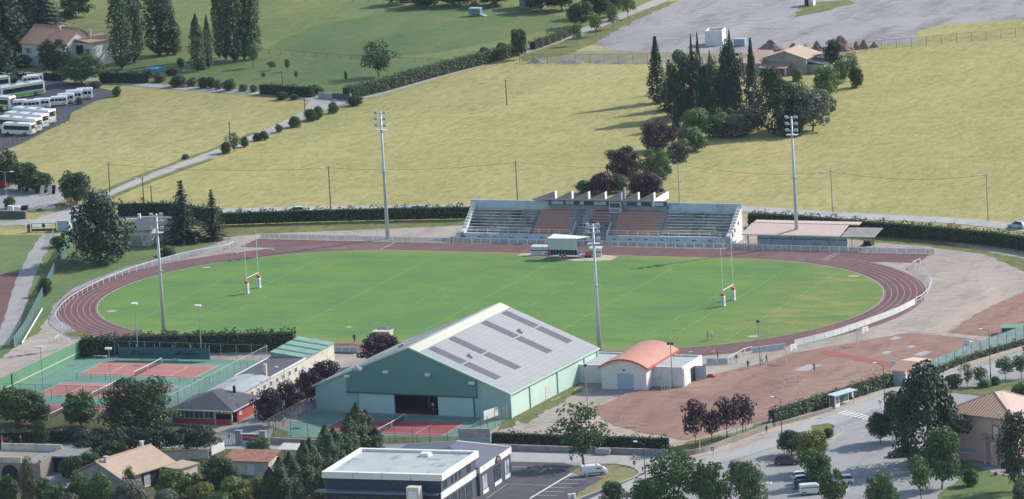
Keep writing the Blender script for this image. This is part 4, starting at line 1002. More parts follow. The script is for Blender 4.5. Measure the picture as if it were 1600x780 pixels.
def arch(par, cx, z, w, h, y):
    pts = [(cx-w/2, z), (cx+w/2, z)]+[(cx+w/2*math.cos(t*PI/8), z+h-w/2+w/2*math.sin(t*PI/8)) for t in range(9)]
    q = MB(); q.profile(pts, y-.03, y-.004); q.build('arched_opening', M_int, par)
k_ = (X1-w_)/8
arch(vl, w_+1.1*k_, 2.6, 1.3, 2.6, Y1); arch(vl, w_+2.9*k_, 2.6, 1.4, 2.7, Y1)
window(vl, w_+5.2*k_, 3.1, 1.0, 1.4, y=Y1, shutters=M_shut); door(vl, w_+5.6*k_, .1, 1.6, 2.2, M_shut, y=Y1)
chimney(vl, w_+2.2, Y1+3, ev+1.1, 1.6)
# farmhouse behind the cypresses
A, B = at(1196, 114), at(1257, 117); fr = Fr(A, -.08); w_ = hz(A, B)
ev = hgt(1225, 115, 91); ev = 3.5
fm = gabled('farmhouse', 'old stone farmhouse with pale tiled gable roof above cypresses', 'house', A, fr.rz, w_, 8, ev, ev+1.6, M_gwall, ribbed('lichened_tile', (.44, .36, .29), (.33, .25, .19), .42, 1, .85, .5, tile=(.46, .31, .22)), .4, 'y')
window(fm, 1.2, ev*.45, .7, .9, y=0, frame=M_gwall); window(fm, 2.3, ev*.45, .7, .9, y=0, frame=M_gwall)
m = MB(); m.box(w_+.01, w_+3.4, 1, 6, 0, ev-1.4); m.build('lean_to', M_gwall, fm); m = MB(); m.slab([(w_+.01, .7, ev-.6), (w_+3.7, .7, ev-1.3), (w_+3.7, 6.3, ev-1.3), (w_+.01, 6.3, ev-.6)], .15); m.build('lean_to_roof', M_slate, fm)
m = MB(); m.slab([(-5.2, -2.5, 2.6), (-.05, -2.5, 2.6), (-.05, 5, 4.5), (-5.2, 5, 4.5)], .2); m.build('front_roof', ribbed('old_canal_tile', (.50, .36, .28), (.22, .12, .09), .7, 0, .9, .4), fm)
m = MB(); m.xprofile([(-2.3, 0), (5, 0), (5, 4.25), (-2.3, 2.35)], -5.0, -.1); m.build('front_wing', M_gwall, fm)
m = MB(); m.slab([(0, -4, 1.9), (7, -4, 1.9), (7, -.1, 2.6), (0, -.1, 2.6)], .2); m.build('porch_roof', ribbed('mossy_tile', (.30, .17, .13), (.42, .33, .27), .5, 0, .85, .5), fm)
m = MB(); [m.box(x, x+.3, -3.9, -3.6, 0, 1.68) for x in (.1, 3.4, 6.6)]; m.build('porch_post', M_gwall, fm)
# house bottom left: gable towards the camera, ridge running away
ev = 3.1; w_, dd = 10.4, 13.2; A = Vector((-9.0, -164.0, 0)); fr = Fr(A, math.radians(-17)); rid = 5.4
hs = gabled('bungalow', 'bungalow with buff tiled gable roof among dark garden trees', 'house', A, fr.rz, w_, dd, ev, rid, M_gwall, M_tileb, .55, 'y')
chimney(hs, w_*.5+.9, 1.2, ev+2.0, 1.0); chimney(hs, w_*.5-.2, dd-1.6, ev+2.2, 1.2)
m = MB(); m.box(w_+.003, w_+.04, 5.2, 9.6, .05, 2.6); m.build('verandah_opening', M_int, hs)
m = MB(); m.tube([(w_+.4, 9.8, 0), (w_+.4, 9.8, ev-.2)], .1, 6); m.build('verandah_post', M_wpaint, hs)
window(hs, 5.8, .3, 1.5, 2.0, y=w_+.045, axis='x', glassm=M_glp, bars=2); window(hs, 10.8, 1.0, 1.2, 1.2, y=w_, axis='x')
m = MB(); m.ball((w_*.72, -.75, 3.0), .35, .1, .42, 10, 6); m.tube([(w_*.72, -.7, 3.0), (w_*.72, -.004, 2.8)], .04, 5); m.build('satellite_dish', M_wpaint, hs)
m = MB(); m.box(w_+.01, w_+3.6, dd-2.6, dd+2.4, 0, 2.7); m.build('side_annex', M_cwall, hs); m = MB(); m.slab([(w_-.1, dd-2.9, 2.95), (w_+3.9, dd-2.9, 2.8), (w_+3.9, dd+2.7, 2.8), (w_-.1, dd+2.7, 2.95)], .15); m.build('annex_roof', M_tileb, hs)
# garden shed
A = at(352, 742); ch = thing('garden_shed', 'cream garden shed with patchy red tile roof by fig bush', 'shed', A, .04)
m = MB(); m.box(0, 8.2, 0, 4.6, 0, 2.5); m.build('wall', M_cwall, ch)
m = MB(); m.slab([(-.4, -.5, 2.62), (8.6, -.5, 2.62), (8.6, 5.0, 3.5), (-.4, 5.0, 3.5)], .16); m.build('roof', M_tiler, ch)
door(ch, 4.2, .05, 1.3, 2.0, M_wpaint); m = MB(); m.box(5.7, 7.2, -.04, -.004, .9, 1.9); m.build('hatch', M_shut, ch)
A = at(433, 724); m = MB(); ls = thing('lean_to_shelter', 'open grey sheet-roofed lean-to beside shed and garden wall', 'shelter', A, .03)
m.slab([(0, 0, 2.5), (5, 0, 2.5), (5, 3.4, 2.9), (0, 3.4, 2.9)], .1); m.build('roof', M_cwall, ls)
for x, y in ((.1, .1), (4.8, .1), (.1, 3.2), (4.8, 3.2)): q = MB(); q.box(x, x+.12, y, y+.12, 0, 2.38); q.build('post', M_black, ls)
# garages bottom left
A = at(2, 748); gg = thing('garage_block', 'old stone garage with sunken terrace roof and open dark arch', 'garage', A, .03)
m = MB(); m.box(-4, 4, 0, 9, 0, 2.9).box(4.003, 7.6, 0, .4, 0, 2.9).box(7.2, 7.6, .4, 10, 0, 3.4); m.build('wall', M_stone, gg)
for q in ((-4, 7.6, 9.2, 9.5, 2.0, 4.1), (-4, 4, -.05, .2, 2.9, 3.9)): m = MB(); m.box(*q); m.build('parapet', M_cwall, gg)
m = MB(); m.box(3.9, 7.1, .45, 9.1, 2.7, 2.9); m.build('terrace', M_asph, gg)
arch(gg, 1.8, .05, 3.2, 2.5, 0.0)
A = at(76, 739); g2 = thing('dark_garage', 'low garage with flat concrete roof and wide dark doorway', 'garage', A, .05)
m = MB(); m.box(-.35, 0, 0, 7, 0, 2.8).box(4.6, 4.95, 0, 7, 0, 2.8).box(0, 4.6, 6.7, 7, 0, 2.8); m.build('wall', M_cwall, g2)
m = MB(); m.box(-.6, 5.2, -.2, 7.2, 2.803, 3.05); m.build('roof', M_asph, g2)
m = MB(); m.box(.0, 4.6, .25, .35, .05, 2.79); m.build('garage_door', M_int, g2)
m = MB(); m.box(5.0, 5.3, -4.2, -.01, 0, 2.6); m.build('wing_wall', M_wwall, g2)
# white concrete box and container top right
A, B = at(1102, 72), at(1126, 73); w_ = hz(A, B); hh = hgt(1110, 72.5, 49)
wb = thing('concrete_hut', 'open-topped white concrete hut standing on the gravel lot', 'hut', A, .15)
m = MB(); t = .3; m.box(0, w_, 0, t, 0, hh).box(0, w_, 4.2, 4.5, 0, hh).box(0, t, t, 4.2, 0, hh).box(w_-t, w_, t, 4.2, 0, hh); m.build('wall', M_wwall, wb)
m = MB(); m.box(t, w_-t, t, 4.2, hh-.9, hh-.8); m.build('sunken_roof', M_slate, wb)
A = at(1147, 73); cn = thing('storage_container', 'small blue-grey storage container behind cypress on gravel lot', 'container', A, .15)
m = MB(); m.box(0, 2.6, 0, 2.2, .1, 1.7); m.build('body', ribbed('blue_grey_steel', (.30, .36, .43), (.25, .3, .37), .3, 0), cn); m = MB(); m.box(-.05, 2.65, -.05, 2.25, 1.703, 1.8); m.build('lid', M_metal, cn)
A = at(1257, 10); cn = thing('pillar_hut', 'narrow white hut with dark door on the gravel lot', 'hut', A, .1)
m = MB(); m.box(0, 2.2, 0, 2.4, 0, 2.8); m.build('wall', M_wwall, cn); m = MB(); m.box(-.1, 2.3, -.1, 2.5, 2.803, 2.95); m.build('roof', M_conc, cn); door(cn, -.0+.15, .05, .9, 2.1, M_int)
# green bunker by the fence
A = at(1565, 525); gb = thing('landing_mat_cover', 'long low green ribbed mat cover beside the clay run-up', 'mat cover', A, .28)
m = MB(); m.box(0, 6.5, 0, 3.2, .1, 1.35); m.build('body', M_dgreen, gb); m = MB(); m.xprofile([(-.1, 1.353), (3.3, 1.353), (3.3, 1.5), (1.6, 1.85), (-.1, 1.5)], -.1, 6.6); m.build('lid', mat('green_canvas', (.20, .34, .20), (.16, .28, .17), 1.), gb)
# blue cabin at the gate
A = at(90, 362); bc = thing('meter_cabin', 'small blue-grey utility cabin beside green entrance gate', 'cabin', A, .15)
m = MB(); m.box(0, 2.5, 0, 2.2, 0, 2.1); m.build('body', mat('cabin_paint', (.36, .43, .52), (.32, .38, .46), 1.), bc); m = MB(); m.box(-.1, 2.6, -.1, 2.3, 2.103, 2.25); m.build('roof', M_metal, bc); door(bc, .7, .1, .9, 1.8, M_shut)
# far barn top centre
A = at(812, 14); fb = thing('plank_barn', 'grey plank barn half hidden by trees at far edge', 'barn', A, .2)
m = MB(); m.box(0, 6, 0, 5, 0, 5); m.build('wall', ribbed('grey_planks', (.26, .27, .33), (.2, .21, .26), .5, 0), fb); m = MB(); m.slab([(-.3, -.3, 5.1), (6.3, -.3, 5.1), (6.3, 5.3, 6.2), (-.3, 5.3, 6.2)], .15); m.build('roof', M_slate, fb)
# ================================================================ STADIUM FURNITURE
M_bluewall = mat('pale_blue_paint', (.45, .53, .60), (.39, .47, .53), .6, .85, spots=((.28, .33, .37), .45))
M_step = mat('weathered_concrete', (.26, .245, .225), (.15, .143, .135), .5, .95, spots=((.06, .056, .055), .25))
M_stepc = mat('clean_concrete', (.33, .325, .33), (.28, .275, .28), .6, .9)
M_seat = mat('orange_plastic', (.74, .25, .09), (.62, .20, .08), 1.5, .5)
M_seatd = mat('red_plastic', (.42, .09, .05), (.34, .07, .045), 1.5, .5)
M_beam = mat('shade_mauve_render', (.36, .31, .30), (.31, .265, .26), .8, .9)  # tooth fronts turned from the sun: their shade put into the colour
A = at(713.5, 377); rzS = math.radians(1.1); fr = Fr(A, rzS); SW = 59.1
st = thing('grandstand', 'long concrete grandstand with orange seats and saw-tooth roof beams', 'grandstand', A, rzS)
t0, t1 = fr.on(893, 372)[0]-.2, fr.on(948, 376)[0]; fz = 1.75; y0 = 1.0; n = 9; rs = .47; dp = .7
def stepx(px, y, z): return fr.on(px, 0)[0]
for a, b in ((0, t0), (t1, SW)):
    m = MB(); m.box(a, b, 0, .3, 0, fz); w = m.build('front_wall', M_bluewall, st)
    m = MB(); k = int((b-a)/3.4)
    for i in range(k): x = a+1.2+i*3.4; m.box(x, x+.8, -.012, -.002, .95, 1.12)
    m.build('vents', M_black, w)['kind'] = 'stuff'
    m = MB(); m.box(a, b, .303, y0, 0, fz-.35); m.build('terrace', M_stepc, st)
    m = MB(); pts = [a+.1+(b-a-.2)*i/max(1, round((b-a)/2.2)) for i in range(round((b-a)/2.2)+1)]
    for x in pts: m.box(x-.035, x+.035, .1, .17, fz, fz+.95)
    m.box(a+.1, b-.1, .1, .16, fz+.952, fz+1.02); m.box(a+.1, b-.1, .11, .15, fz+.5, fz+.54); m.build('front_railing', M_wpaint, st)
XC0, XC1 = fr.on(838, 345, 4)[0], fr.on(915, 345, 4)[0]      # clean middle blocks
XD0, XD1 = fr.on(1050, 330, 6)[0], 0
def tread(a, b, m_, nm):
    m = MB()
    for i in range(n):
        y = y0+i*dp; m.box(a, b, y, y+dp+(.0), 0 if i == 0 else fz-.2+(i-1)*rs, fz-.2+i*rs)
    m.build(nm, m_, st)
xa, xb, xc, xd = fr.on(838, 345, 4)[0], fr.on(912, 340, 4)[0]-.3, fr.on(955, 345, 4)[0]-1, fr.on(1035, 340, 4)[0]
tread(1.8, xa, M_step, 'terrace_steps'); tread(xa+.003, xc, M_stepc, 'terrace_steps'); tread(xc+.003, xd, M_stepc, 'terrace_steps'); tread(xd+.003, SW-1.1, M_step, 'terrace_steps')
for a, b in ((1.9, xa-.4), (xd+.4, SW-1.3)):      # worn white bench boards on the plain terraces
    for i in range(n):
        y = y0+i*dp; z = fz-.2+i*rs; m = MB(); x = a
        while x < b:
            l = min(b-x, rnd.uniform(3.5, 9)); m.box(x, x+l-.25, y+.0, y+.34, z+.003, z+.09); x += l
        o = m.build('bench_edge', mat('worn_bench', (.80, .79, .77), (.25, .245, .24), .3, .9), st)
def seats(a, b, i, m_):
    y = y0+i*dp; z = fz-.2+i*rs; out = []; k = int((b-a)/.52)
    for j in range(k): out.append((a+j*.52, y, z, m_))
    return out
allseats = []
xs1 = fr.on(925, 340, 4)[0]; xs2 = fr.on(962, 335, 5)[0]-1.2
for i in range(n):
    sh = .42*(i-4)
    allseats += seats(xa+.3, xb-2.6, i, M_seat)
    if i >= 4: allseats += seats(xb+1.6, xb+5.6, i, M_seatd)
    allseats += seats(xc+2.0, xd-.2, i, M_seat)
sm = MB(); sm.box(0, .38, .0, .34, .003, .07); sm.box(0, .38, .30, .36, .072, .21); sme = sm.mesh('seat')
allseats.sort(key=lambda s: s[1]); one = {}
for mm in (M_seat, M_seatd): e = sme.copy(); e.materials.append(mm); one[mm.name] = e
for x, y, z, mm in allseats[:96]:
    o = bpy.data.objects.new('seat', one[mm.name]); COL.objects.link(o); o.parent = st; o.location = (x, y+.18, z)
for mm in (M_seat, M_seatd):
    q = MB()
    for x, y, z, m2 in allseats[96:]:
        if m2 is mm: q.box(x, x+.38, y+.18, y+.52, z+.003, z+.07); q.box(x, x+.38, y+.48, y+.54, z+.072, z+.21)
    o = q.build('seat_rows', mm, st); o['kind'] = 'stuff'
yb = y0+n*dp
m = MB(); m.box(xb+1.3, xb+6.0, y0+4*dp+.003, yb-.003, fz+4*rs-.6, fz-.195+4*rs); m.build('official_box_floor', mat('dark_carpet', (.05, .03, .04)), st)
m = MB(); m.box(xb+1.2, xb+1.35, y0+4*dp, yb, fz+4*rs-.3, fz+4*rs+.6); m.build('partition', M_stepc, st)
# aisles
for x in (xb-1.9, xc+.4):
    m = MB(); k = n*2
    for i in range(k): m.box(x, x+1.3, y0+i*dp/2-.1, y0+(i+1)*dp/2-.1+.0, fz-.5, fz-.17+i*rs/2)
    m.build('aisle_stair', mat('aisle_concrete', (.24, .235, .24)), st)
# back wall, press gallery and end walls
zt = 7.2
m = MB(); m.box(0.6, SW, yb, yb+.3, 0, zt); m.build('back_wall', M_bluewall, st)
px0, px1 = fr.on(858, 309, 7)[0], fr.on(1043, 315, 7)[0]
m = MB(); m.box(px0, px1, yb-.55, yb-.003, 5.75, 7.55); g_ = m.build('press_gallery', mat('slate_blue_paint', (.20, .245, .30), (.17, .21, .26), 1.), st)
m = MB(); m.box(px0-.02, px1+.02, yb-.62, yb-.553, 6.5, 7.5); m.build('window_band', mat('charcoal_paint', (.09, .095, .11)), g_)
k = 24; q = [a for a in range(k) if a not in (12, 13, 14)]
for a in q:
    x = px0+.4+(px1-px0-.8)*a/k+(.18 if a % 3 == 0 else (0 if a % 3 == 1 else -.18)); wv = (px1-px0-.8)/k-.22
    m = MB(); m.box(x, x+wv, yb-.66, yb-.623, 6.66, 7.34); m.build('window', M_glp if a % 3 == 0 or a in (1, 2, 4, 10, 11, 22, 23) else M_gl, g_)
m = MB(); x = px0+.4+(px1-px0)*12/k+.1; m.box(x, x+2.6, yb-1.3, yb-.663, 5.2, 7.4); b_ = m.build('commentary_box', mat('box_paint', (.46, .47, .49)), st)
m = MB(); m.box(x+.25, x+2.35, yb-1.34, yb-1.303, 6.3, 7.2); m.build('window', M_gl, b_)
m = MB(); m.box(x+.2, x+2.4, yb-1.33, yb-1.303, 5.5, 5.62).box(x+.2, x+2.4, yb-1.33, yb-1.303, 5.8, 5.92); m.build('notice_strip', M_black, b_)
r0, r1 = fr.on(832, 307, yb-1.2)[0], fr.on(1017, 311, yb-1.2)[0]
m = MB(); m.slab([(r0, yb-1.2, 7.86), (r1+.2, yb-1.2, 7.86), (r1+.2, yb+7.6, 6.0), (r0, yb+7.6, 6.0)], .28); ro = m.build('roof_slab', mat('roof_concrete', (.30, .33, .37), (.25, .28, .32), .7), st)
nb = 7; xs_ = [r0]+[fr.on(p, 300, yb-1.2)[0] for p in (864, 890, 916, 942, 968, 993.5, 1018)]
for i in range(nb):
    m = MB(); m.profile([(xs_[i]+.45, 7.88), (xs_[i+1]+.3, 7.88), (xs_[i+1]+.3, 9.35), (xs_[i+1], 9.35)], yb-1.15, yb-1.0); b_ = m.build('saw_tooth', M_beam, ro)
    m = MB(); m.box(xs_[i+1]+.303, xs_[i+1]+.42, yb-1.18, yb-.15, 7.9, 9.4); m.build('tooth_riser', M_wwall, b_)
m = MB(); m.xprofile([(yb-.9, 6.6), (yb+8.0, 6.6), (yb+8.0, 7.95), (yb-.9, 7.86)], r1+.22, r1+.5); m.build('gable_end', M_wwall, ro)
m = MB(); m.box(xs_[5]-.4, xs_[5]+.5, yb-.6, yb+.2, 7.7, 9.5); m.build('chimney', M_slate, ro)
m = MB(); m.tube([(xs_[5]+.8, yb-.3, 7.7), (xs_[5]+.8, yb-.3, 10.2)], .2, 8); m.build('flue', M_cwall, ro)
m = MB(); m.box(px0, px1, yb+.303, yb+7.4, 0, 5.7); m.build('rear_rooms', M_cwall, st)
# stepped end walls with hooped rails
for x, ww in ((.9, .85), (SW-1.05, 1.0)):
    m = MB(); pts = [(y0-1.0, 0), (yb+.3, 0), (yb+.3, zt+.05)]
    for i in range(n-1, -1, -1): y = y0+i*dp; z = fz+.45+i*rs; pts += [(y+dp-.2, z+.25), (y-.2, z+.25)]
    pts += [(y0-1.0, fz+.3)]
    m.xprofile(pts, x, x+ww); e = m.build('end_wall', M_wwall, st)
    m = MB()
    for i in range(n): y = y0+i*dp; z = fz+.7+i*rs; m.tube([(x+ww*.5, y-.1, z), (x+ww*.5, y-.1, z+.62), (x+ww*.5, y+.45, z+.62), (x+ww*.5, y+.45, z)], .04, 5)
    m.build('hoop_rail', M_wpaint, e)
for y, z, h in ((.9, 1.6, .9), (2.4, 2.3, .8), (4.6, 3.4, .7)):
    m = MB(); m.box(SW-.047, SW-.02, y, y+.7, z, z+h); m.build('wall_opening', M_black, st)
# tunnel and stair in the middle
m = MB(); m.box(t0, t1, 3.4, 3.6, 0, 3.2); m.build('tunnel_back', M_int, st)
m = MB(); m.box(t0+2.8, t0+6.2, .1, 3.3, 3.0, 3.2); pl = m.build('players_platform', M_stepc, st)
m = MB(); k = 8
for i in range(k): m.box(t0+5.0, t1-.2, -.4+i*.45, -.4+(i+1)*.45, 0, .2+i*.2)
m.build('entrance_stair', M_stepc, st)
m = MB()
for x in (t0+.1, t0+2.7, t0+5.0, t1-.1):
    m.tube([(x, 0, 0), (x, 0, 1.7), (x, 3.2, 4.0)], .045, 5); m.tube([(x, 0, 1.2), (x, 3.2, 3.5)], .03, 5)
    for j in (.8, 1.6, 2.4, 3.2): m.tube([(x, j, .5+j*.6), (x, j, 1.7+j*.72)], .03, 5)
m.build('stair_railing', M_wpaint, st); m = MB(); m.tube([(t0+2.8, .1, 4.1), (t0+6.2, .1, 4.1)], .045, 5); [m.tube([(x, .1, 3.2), (x, .1, 4.1)], .035, 5) for x in (t0+2.8, t0+3.9, t0+5, t0+6.2)]
m.build('platform_railing', M_wpaint, st)
# ---------------------------------------------------------------- shed with terracotta roof right of the stand
A = at(1166, 386.5); fr = Fr(A, 0.0); L_ = 20.0
sh = thing('storage_shed', 'long low shed with pale terracotta roof on posts beside grandstand', 'shed', A, 0.0)
h = 2.75; D = 5.5
m = MB(); m.box(1.6, L_+.6, 2.2, 2.4, 0, h+.3); bw_ = m.build('wall', M_bluewall, sh)
m = MB(); m.box(1.6, L_+.6, 2.15, 2.197, 1.35, 1.5); m.build('rail', M_slate, bw_)
m = MB(); m.slab([(-.6, -.5, h+.05), (L_, -.5, h+.05), (L_, D, h+1.15), (-.6, D, h+1.15)], .14); ro = m.build('roof', M_tilep, sh)
m = MB(); m.box(-.6, L_, -.56, -.503, h-.15, h+.1); m.build('fascia', M_wpaint, ro)
m = MB(); m.slab([(-.3, D+.05, h+1.25), (L_+2, D+.05, h+1.25), (L_+2, D+2, h+1.4), (-.3, D+2, h+1.4)], .2); m.build('ridge_cap', M_tilep, ro)
for i in range(5): x = .3+i*(L_-1)/4; m = MB(); m.box(x, x+.22, .0, .22, 0, h-.1); m.build('post', M_gwall, sh)
m = MB(); m.slab([(L_+.2, -.3, h-.1), (L_+7.2, -.3, h-.1), (L_+7.2, D-.3, h+.75), (L_+.2, D-.3, h+.75)], .12); m.build('canopy', mat('fibre_cement', (.30, .285, .275), (.22, .21, .2), .7, .95), sh)
for x in (L_+2.3, L_+4.8, L_+6.9): m = MB(); m.box(x, x+.1, .1, .2, 0, h-.25); m.build('post', M_slate, sh)
m = MB(); m.box(L_+.61, L_+1.6, 1.8, 3.2, 0, 1.6); tag(m.build('tarp_pile', M_int), None, None); bpy.data.objects.remove(bpy.data.objects['tarp_pile'])
m = MB(); m.box(0, .5, 0, .5, 0, 1.25); m.box(.08, .42, -.03, -.003, .7, 1.1); o = m.build('equipment_box', mat('hazard_orange', (.75, .25, .06)), loc=at(1319, 381)); tag(o, 'bright orange equipment box under the grey shed canopy', 'box')
p = at(1350, 384); t = thing('roller_pile', 'pile of dark rolled mats under edge of shed canopy', 'mats', p)
for i, (x, z) in enumerate(((0, .3), (.7, .3), (1.4, .3), (.35, .82), (1.05, .82))): m = MB(); m.tube([(x, -.2, z), (x, 1.6, z)], .29, 10); m.build('roll', M_black, t)
# ---------------------------------------------------------------- floodlight masts
M_mast = mat('mast_steel', (.47, .52, .57), (.42, .47, .52), .5, .4, .2)
def mast(x, yb, yt, label, back, zb_=0.):
    p = at(x, yb); h = hgt(x, yb, yt); t = thing('floodlight_mast', label, 'floodlight', p, 0, 'floodlight masts around the stadium')
    m = MB(); m.tube([(0, 0, 0), (0, 0, h*.5), (0, 0, h)], .42, 14, .17); m.build('pole', M_mast, t, True)
    m = MB(); m.box(-.6, .6, -.6, .6, .0, .12); m.build('base_plate', M_conc, t)
    m = MB(); m.tube([(0, 0, h*.52), (0, 0, h*.52+.25)], .42, 10); m.box(-.9, .9, -.1, .1, h*.52+.08, h*.52+.2); m.build('maintenance_ring', M_metal, t)
    a = back; ux, uy = math.cos(a), math.sin(a)
    m = MB()
    for z in (h-.3, h-1.6, h-2.9): m.cbox((0, 0, z), 2.5, .14, .14, a)
    m.cbox((0, 0, h-3.7), 2.2, 1.3, .1, a); m.build('crossarm', M_mast, t)
    for z in (h-.1, h-1.4, h-2.7):
        for s in (-1, 1):
            q = MB(); c = (ux*s*.95, uy*s*.95, z-.1); q.cbox((c[0]+uy*.25, c[1]-ux*.25, z), .66, .36, .52, a, .4); f = q.build('floodlight', M_metal, t)
            q = MB(); q.cbox((c[0]+uy*.42, c[1]-ux*.42, z-.08), .54, .06, .42, a, .4); q.build('lens', M_glp, f)
mast(606, 373, 175, 'floodlight mast behind far rail left of the grandstand', .0)
mast(1246, 384, 182, 'floodlight mast rising behind the terracotta roofed shed', .0)
mast(256.5, 523, 334, 'floodlight mast behind dark hedge of the tennis courts', .3)
mast(937, 553, 350, 'floodlight mast between sports hall and vaulted annex', .2)
# ---------------------------------------------------------------- rails round the track
def railing(px, label, h=1.1, step=2.4, board=None, mesh=None, world=False, m_=None, mid=False, name='railing', group='white railings round the track', r=.05, cat='railing'):
    pts = [Vector(p) for p in px] if world else smooth_line(P2(px), 5) if len(px) > 2 else P2(px)
    o = pts[0].copy(); t = thing(name, label, cat, o, 0, group); pr = along(pts, step)
    for p, a in pr[:99]:
        q = MB(); q.box(-r, r, -r, r, 0, h); q.build('post', m_ or M_wpaint, t, loc=p-o, rz=a)
    q = MB(); q.tube([p-o+Vector((0, 0, h)) for p, a in pr], r*1.0, 6)
    q.build('top_rail', m_ or M_wpaint, t)
    if mid: q = MB(); q.tube([p-o+Vector((0, 0, h*.5)) for p, a in pr], r*.8, 5); q.build('mid_rail', m_ or M_wpaint, t)
    if board or mesh:
        for i in range(len(pr)-1):
            a, b = pr[i][0]-o, pr[i+1][0]-o; d = (b-a).normalized(); nn = Vector((-d.y, d.x, 0))*.02; a = a+d*.07; b = b-d*.07
            q = MB(); q.add([(a-nn)+Vector((0, 0, .08)), (b-nn)+Vector((0, 0, .08)), (b-nn)+Vector((0, 0, h-.1)), (a-nn)+Vector((0, 0, h-.1)), (a+nn)+Vector((0, 0, .08)), (b+nn)+Vector((0, 0, .08)), (b+nn)+Vector((0, 0, h-.1)), (a+nn)+Vector((0, 0, h-.1))],
                            [(0, 1, 2, 3), (7, 6, 5, 4), (3, 2, 6, 7), (0, 4, 5, 1), (0, 3, 7, 4), (1, 5, 6, 2)])
            q.build('board' if board else 'netting', board or mesh, t)
    return t
M_net = netting('white_netting', (.60, .60, .58), .55); M_netg = netting('pale_netting', (.50, .52, .52), .40)
M_board = mat('advert_board', (.42, .47, .50), (.36, .41, .44), .4, .7)
def arcp(r, a0, a1, side, n=40):
    c = TX+(TL/2 if side > 0 else -TL/2)
    return [(c+r*math.cos(math.radians(a0+(a1-a0)*i/n)), TY+r*math.sin(math.radians(a0+(a1-a0)*i/n)), 0) for i in range(n+1)]
yr = TY+TR+8.6
railing([(at(401, 376).x, yr, 0), (-29.2, yr, 0)], 'white netted railing along far straight left of grandstand', 1.1, 2.1, mesh=M_netg, world=True)
railing([(-28.5, yr+.3, 0), (A.x-28, yr+.3, 0)], 'white netted railing in front of left seating block', 1.1, 2.0, mesh=M_netg, world=True)
railing([(at(950, 386).x, yr+.3, 0), (at(1160, 390).x, yr+.3, 0)], 'white netted railing in front of right seating block', 1.1, 2.0, mesh=M_netg, world=True)
railing([(at(1164, 390).x, yr+.1, 0), (XR+.5, yr+.1, 0)], 'white netted railing past the shed at the far right', 1.1, 2.0, mesh=M_net, world=True)
def px_rail(px): return [tuple(p) for p in smooth_line(P2(px), 5)]
railing([(365, 386), (350, 392.5), (300, 401), (255, 412), (212, 425), (170, 441), (135, 458), (108, 474), (92, 490), (87, 500), (91, 508), (104, 517), (112, 522)], 'white curved railing round the left bend of running track', 1.15, 2.6)
railing([(1438, 413), (1427, 417.5), (1428, 421)], 'short white railing at end of the sprint straight', 1.1, 1.6)
railing([(1428, 420), (1440, 427), (1451, 437), (1455.5, 448), (1451, 460), (1441, 470), (1432, 475)], 'white open railing round the right bend of running track', 1.2, 2.3, mid=True)
railing([(1430, 476), (1405, 489), (1370, 502.5), (1330, 517), (1290, 529.5), (1242, 541)], 'white boarded barrier along right near side of track', 1.15, 2.6, board=mat('white_board', (.62, .66, .64), (.54, .58, .56), .5, .7))
railing([(1226, 546.5), (1200, 549.5), (1175, 553)], 'short grey boarded barrier behind the basketball hoop', 1.15, 1.8, board=M_board)
railing([(1175, 551), (1164, 554), (1138, 568)], 'sloping white open rail beside gap in barrier', 1.15, 2.0)
railing([(1137, 569), (1120, 569.5), (1104, 569)], 'grey boarded barrier beside the white annex corner', 1.15, 1.8, board=M_board)
railing([(558, 552), (542, 551.5), (523, 551)], 'grey boarded barrier between hall and changing rooms', 1.15, 1.8, board=M_board)
railing([(86, 536), (96, 530), (99, 535), (125, 535)], 'low white crowd rail by hedge corner', 1.0, 2.2)
# ---------------------------------------------------------------- rugby posts
M_pad = mat('white_pad', (.74, .74, .74), (.66, .66, .67), 2, .6); M_padr = mat('orange_pad', (.60, .13, .06), (.5, .11, .06), 2, .6); M_blue = mat('sign_blue', (.05, .18, .48), (.04, .15, .42), 2, .5)
for x, lb_ in ((-50, 'white rugby goal with padded posts at left end of pitch'), (50, 'white rugby goal with padded posts at right end of pitch')):
    t = thing('rugby_goal', lb_, 'rugby posts', (x, 0, .12), 0, 'rugby goals')
    for y in (-2.82, 2.82):
        q = MB(); q.tube([(0, y, 0), (0, y, 3), (0, y, 11.4)], .085, 8, .06); q.build('upright', M_wpaint, t)
        q = MB(); q.cbox((0, y, 1.0), .62, .62, 1.98, PI/4*0); pd = q.build('pad', M_pad, t)
        q = MB(); q.cbox((0, y, 2.26), .63, .63, .5); q.build('pad_top', M_padr, pd)
        for a_ in (0, 1):
            q = MB(); [q.box(-.09, .07, y-.325, y-.313, .45+j*.42, .78+j*.42) if a_ == 0 else q.box(.313, .325, y-.08, y+.08, .45+j*.42, .78+j*.42) for j in range(3)]; q.build('pad_print', M_blue if a_ == 0 else M_black, pd)
    q = MB(); q.tube([(0, -2.82, 3.05), (0, 2.82, 3.05)], .065, 8); q.build('crossbar', M_wpaint, t)
# ---------------------------------------------------------------- dugouts and stage trailer
def dugout(x, y, label, rz=0.05):
    p = at(x, y); t = thing('dugout', label, 'dugout', (p.x, p.y, .1), rz, 'team dugouts by the touchline')
    va = [(0, 0), (0, 1.7), (1.2, 1.95), (1.25, 1.85), (.12, 1.6), (.12, 0)]
    q = MB(); q.xprofile(va, 0, 2.5); sh_ = q.build('shell', mat('dugout_white', (.62, .62, .60), (.5, .5, .48), 1.5, .6), t)
    q = MB(); q.box(-.004, 2.504, -.03, -.003, .85, 1.05); q.build('window_strip', M_gl, sh_)
    q = MB(); q.box(.1, 2.4, .5, .9, .35, .45).box(.2, .3, .5, .8, 0, .348).box(2.2, 2.3, .5, .8, 0, .348); q.build('bench', M_stepc, t)
dugout(830, 399.5, 'white dugout left of the stage trailer'); dugout(849, 399.8, 'white dugout partly hidden behind stage trailer'); dugout(921, 402, 'cream dugout right of the stage trailer')
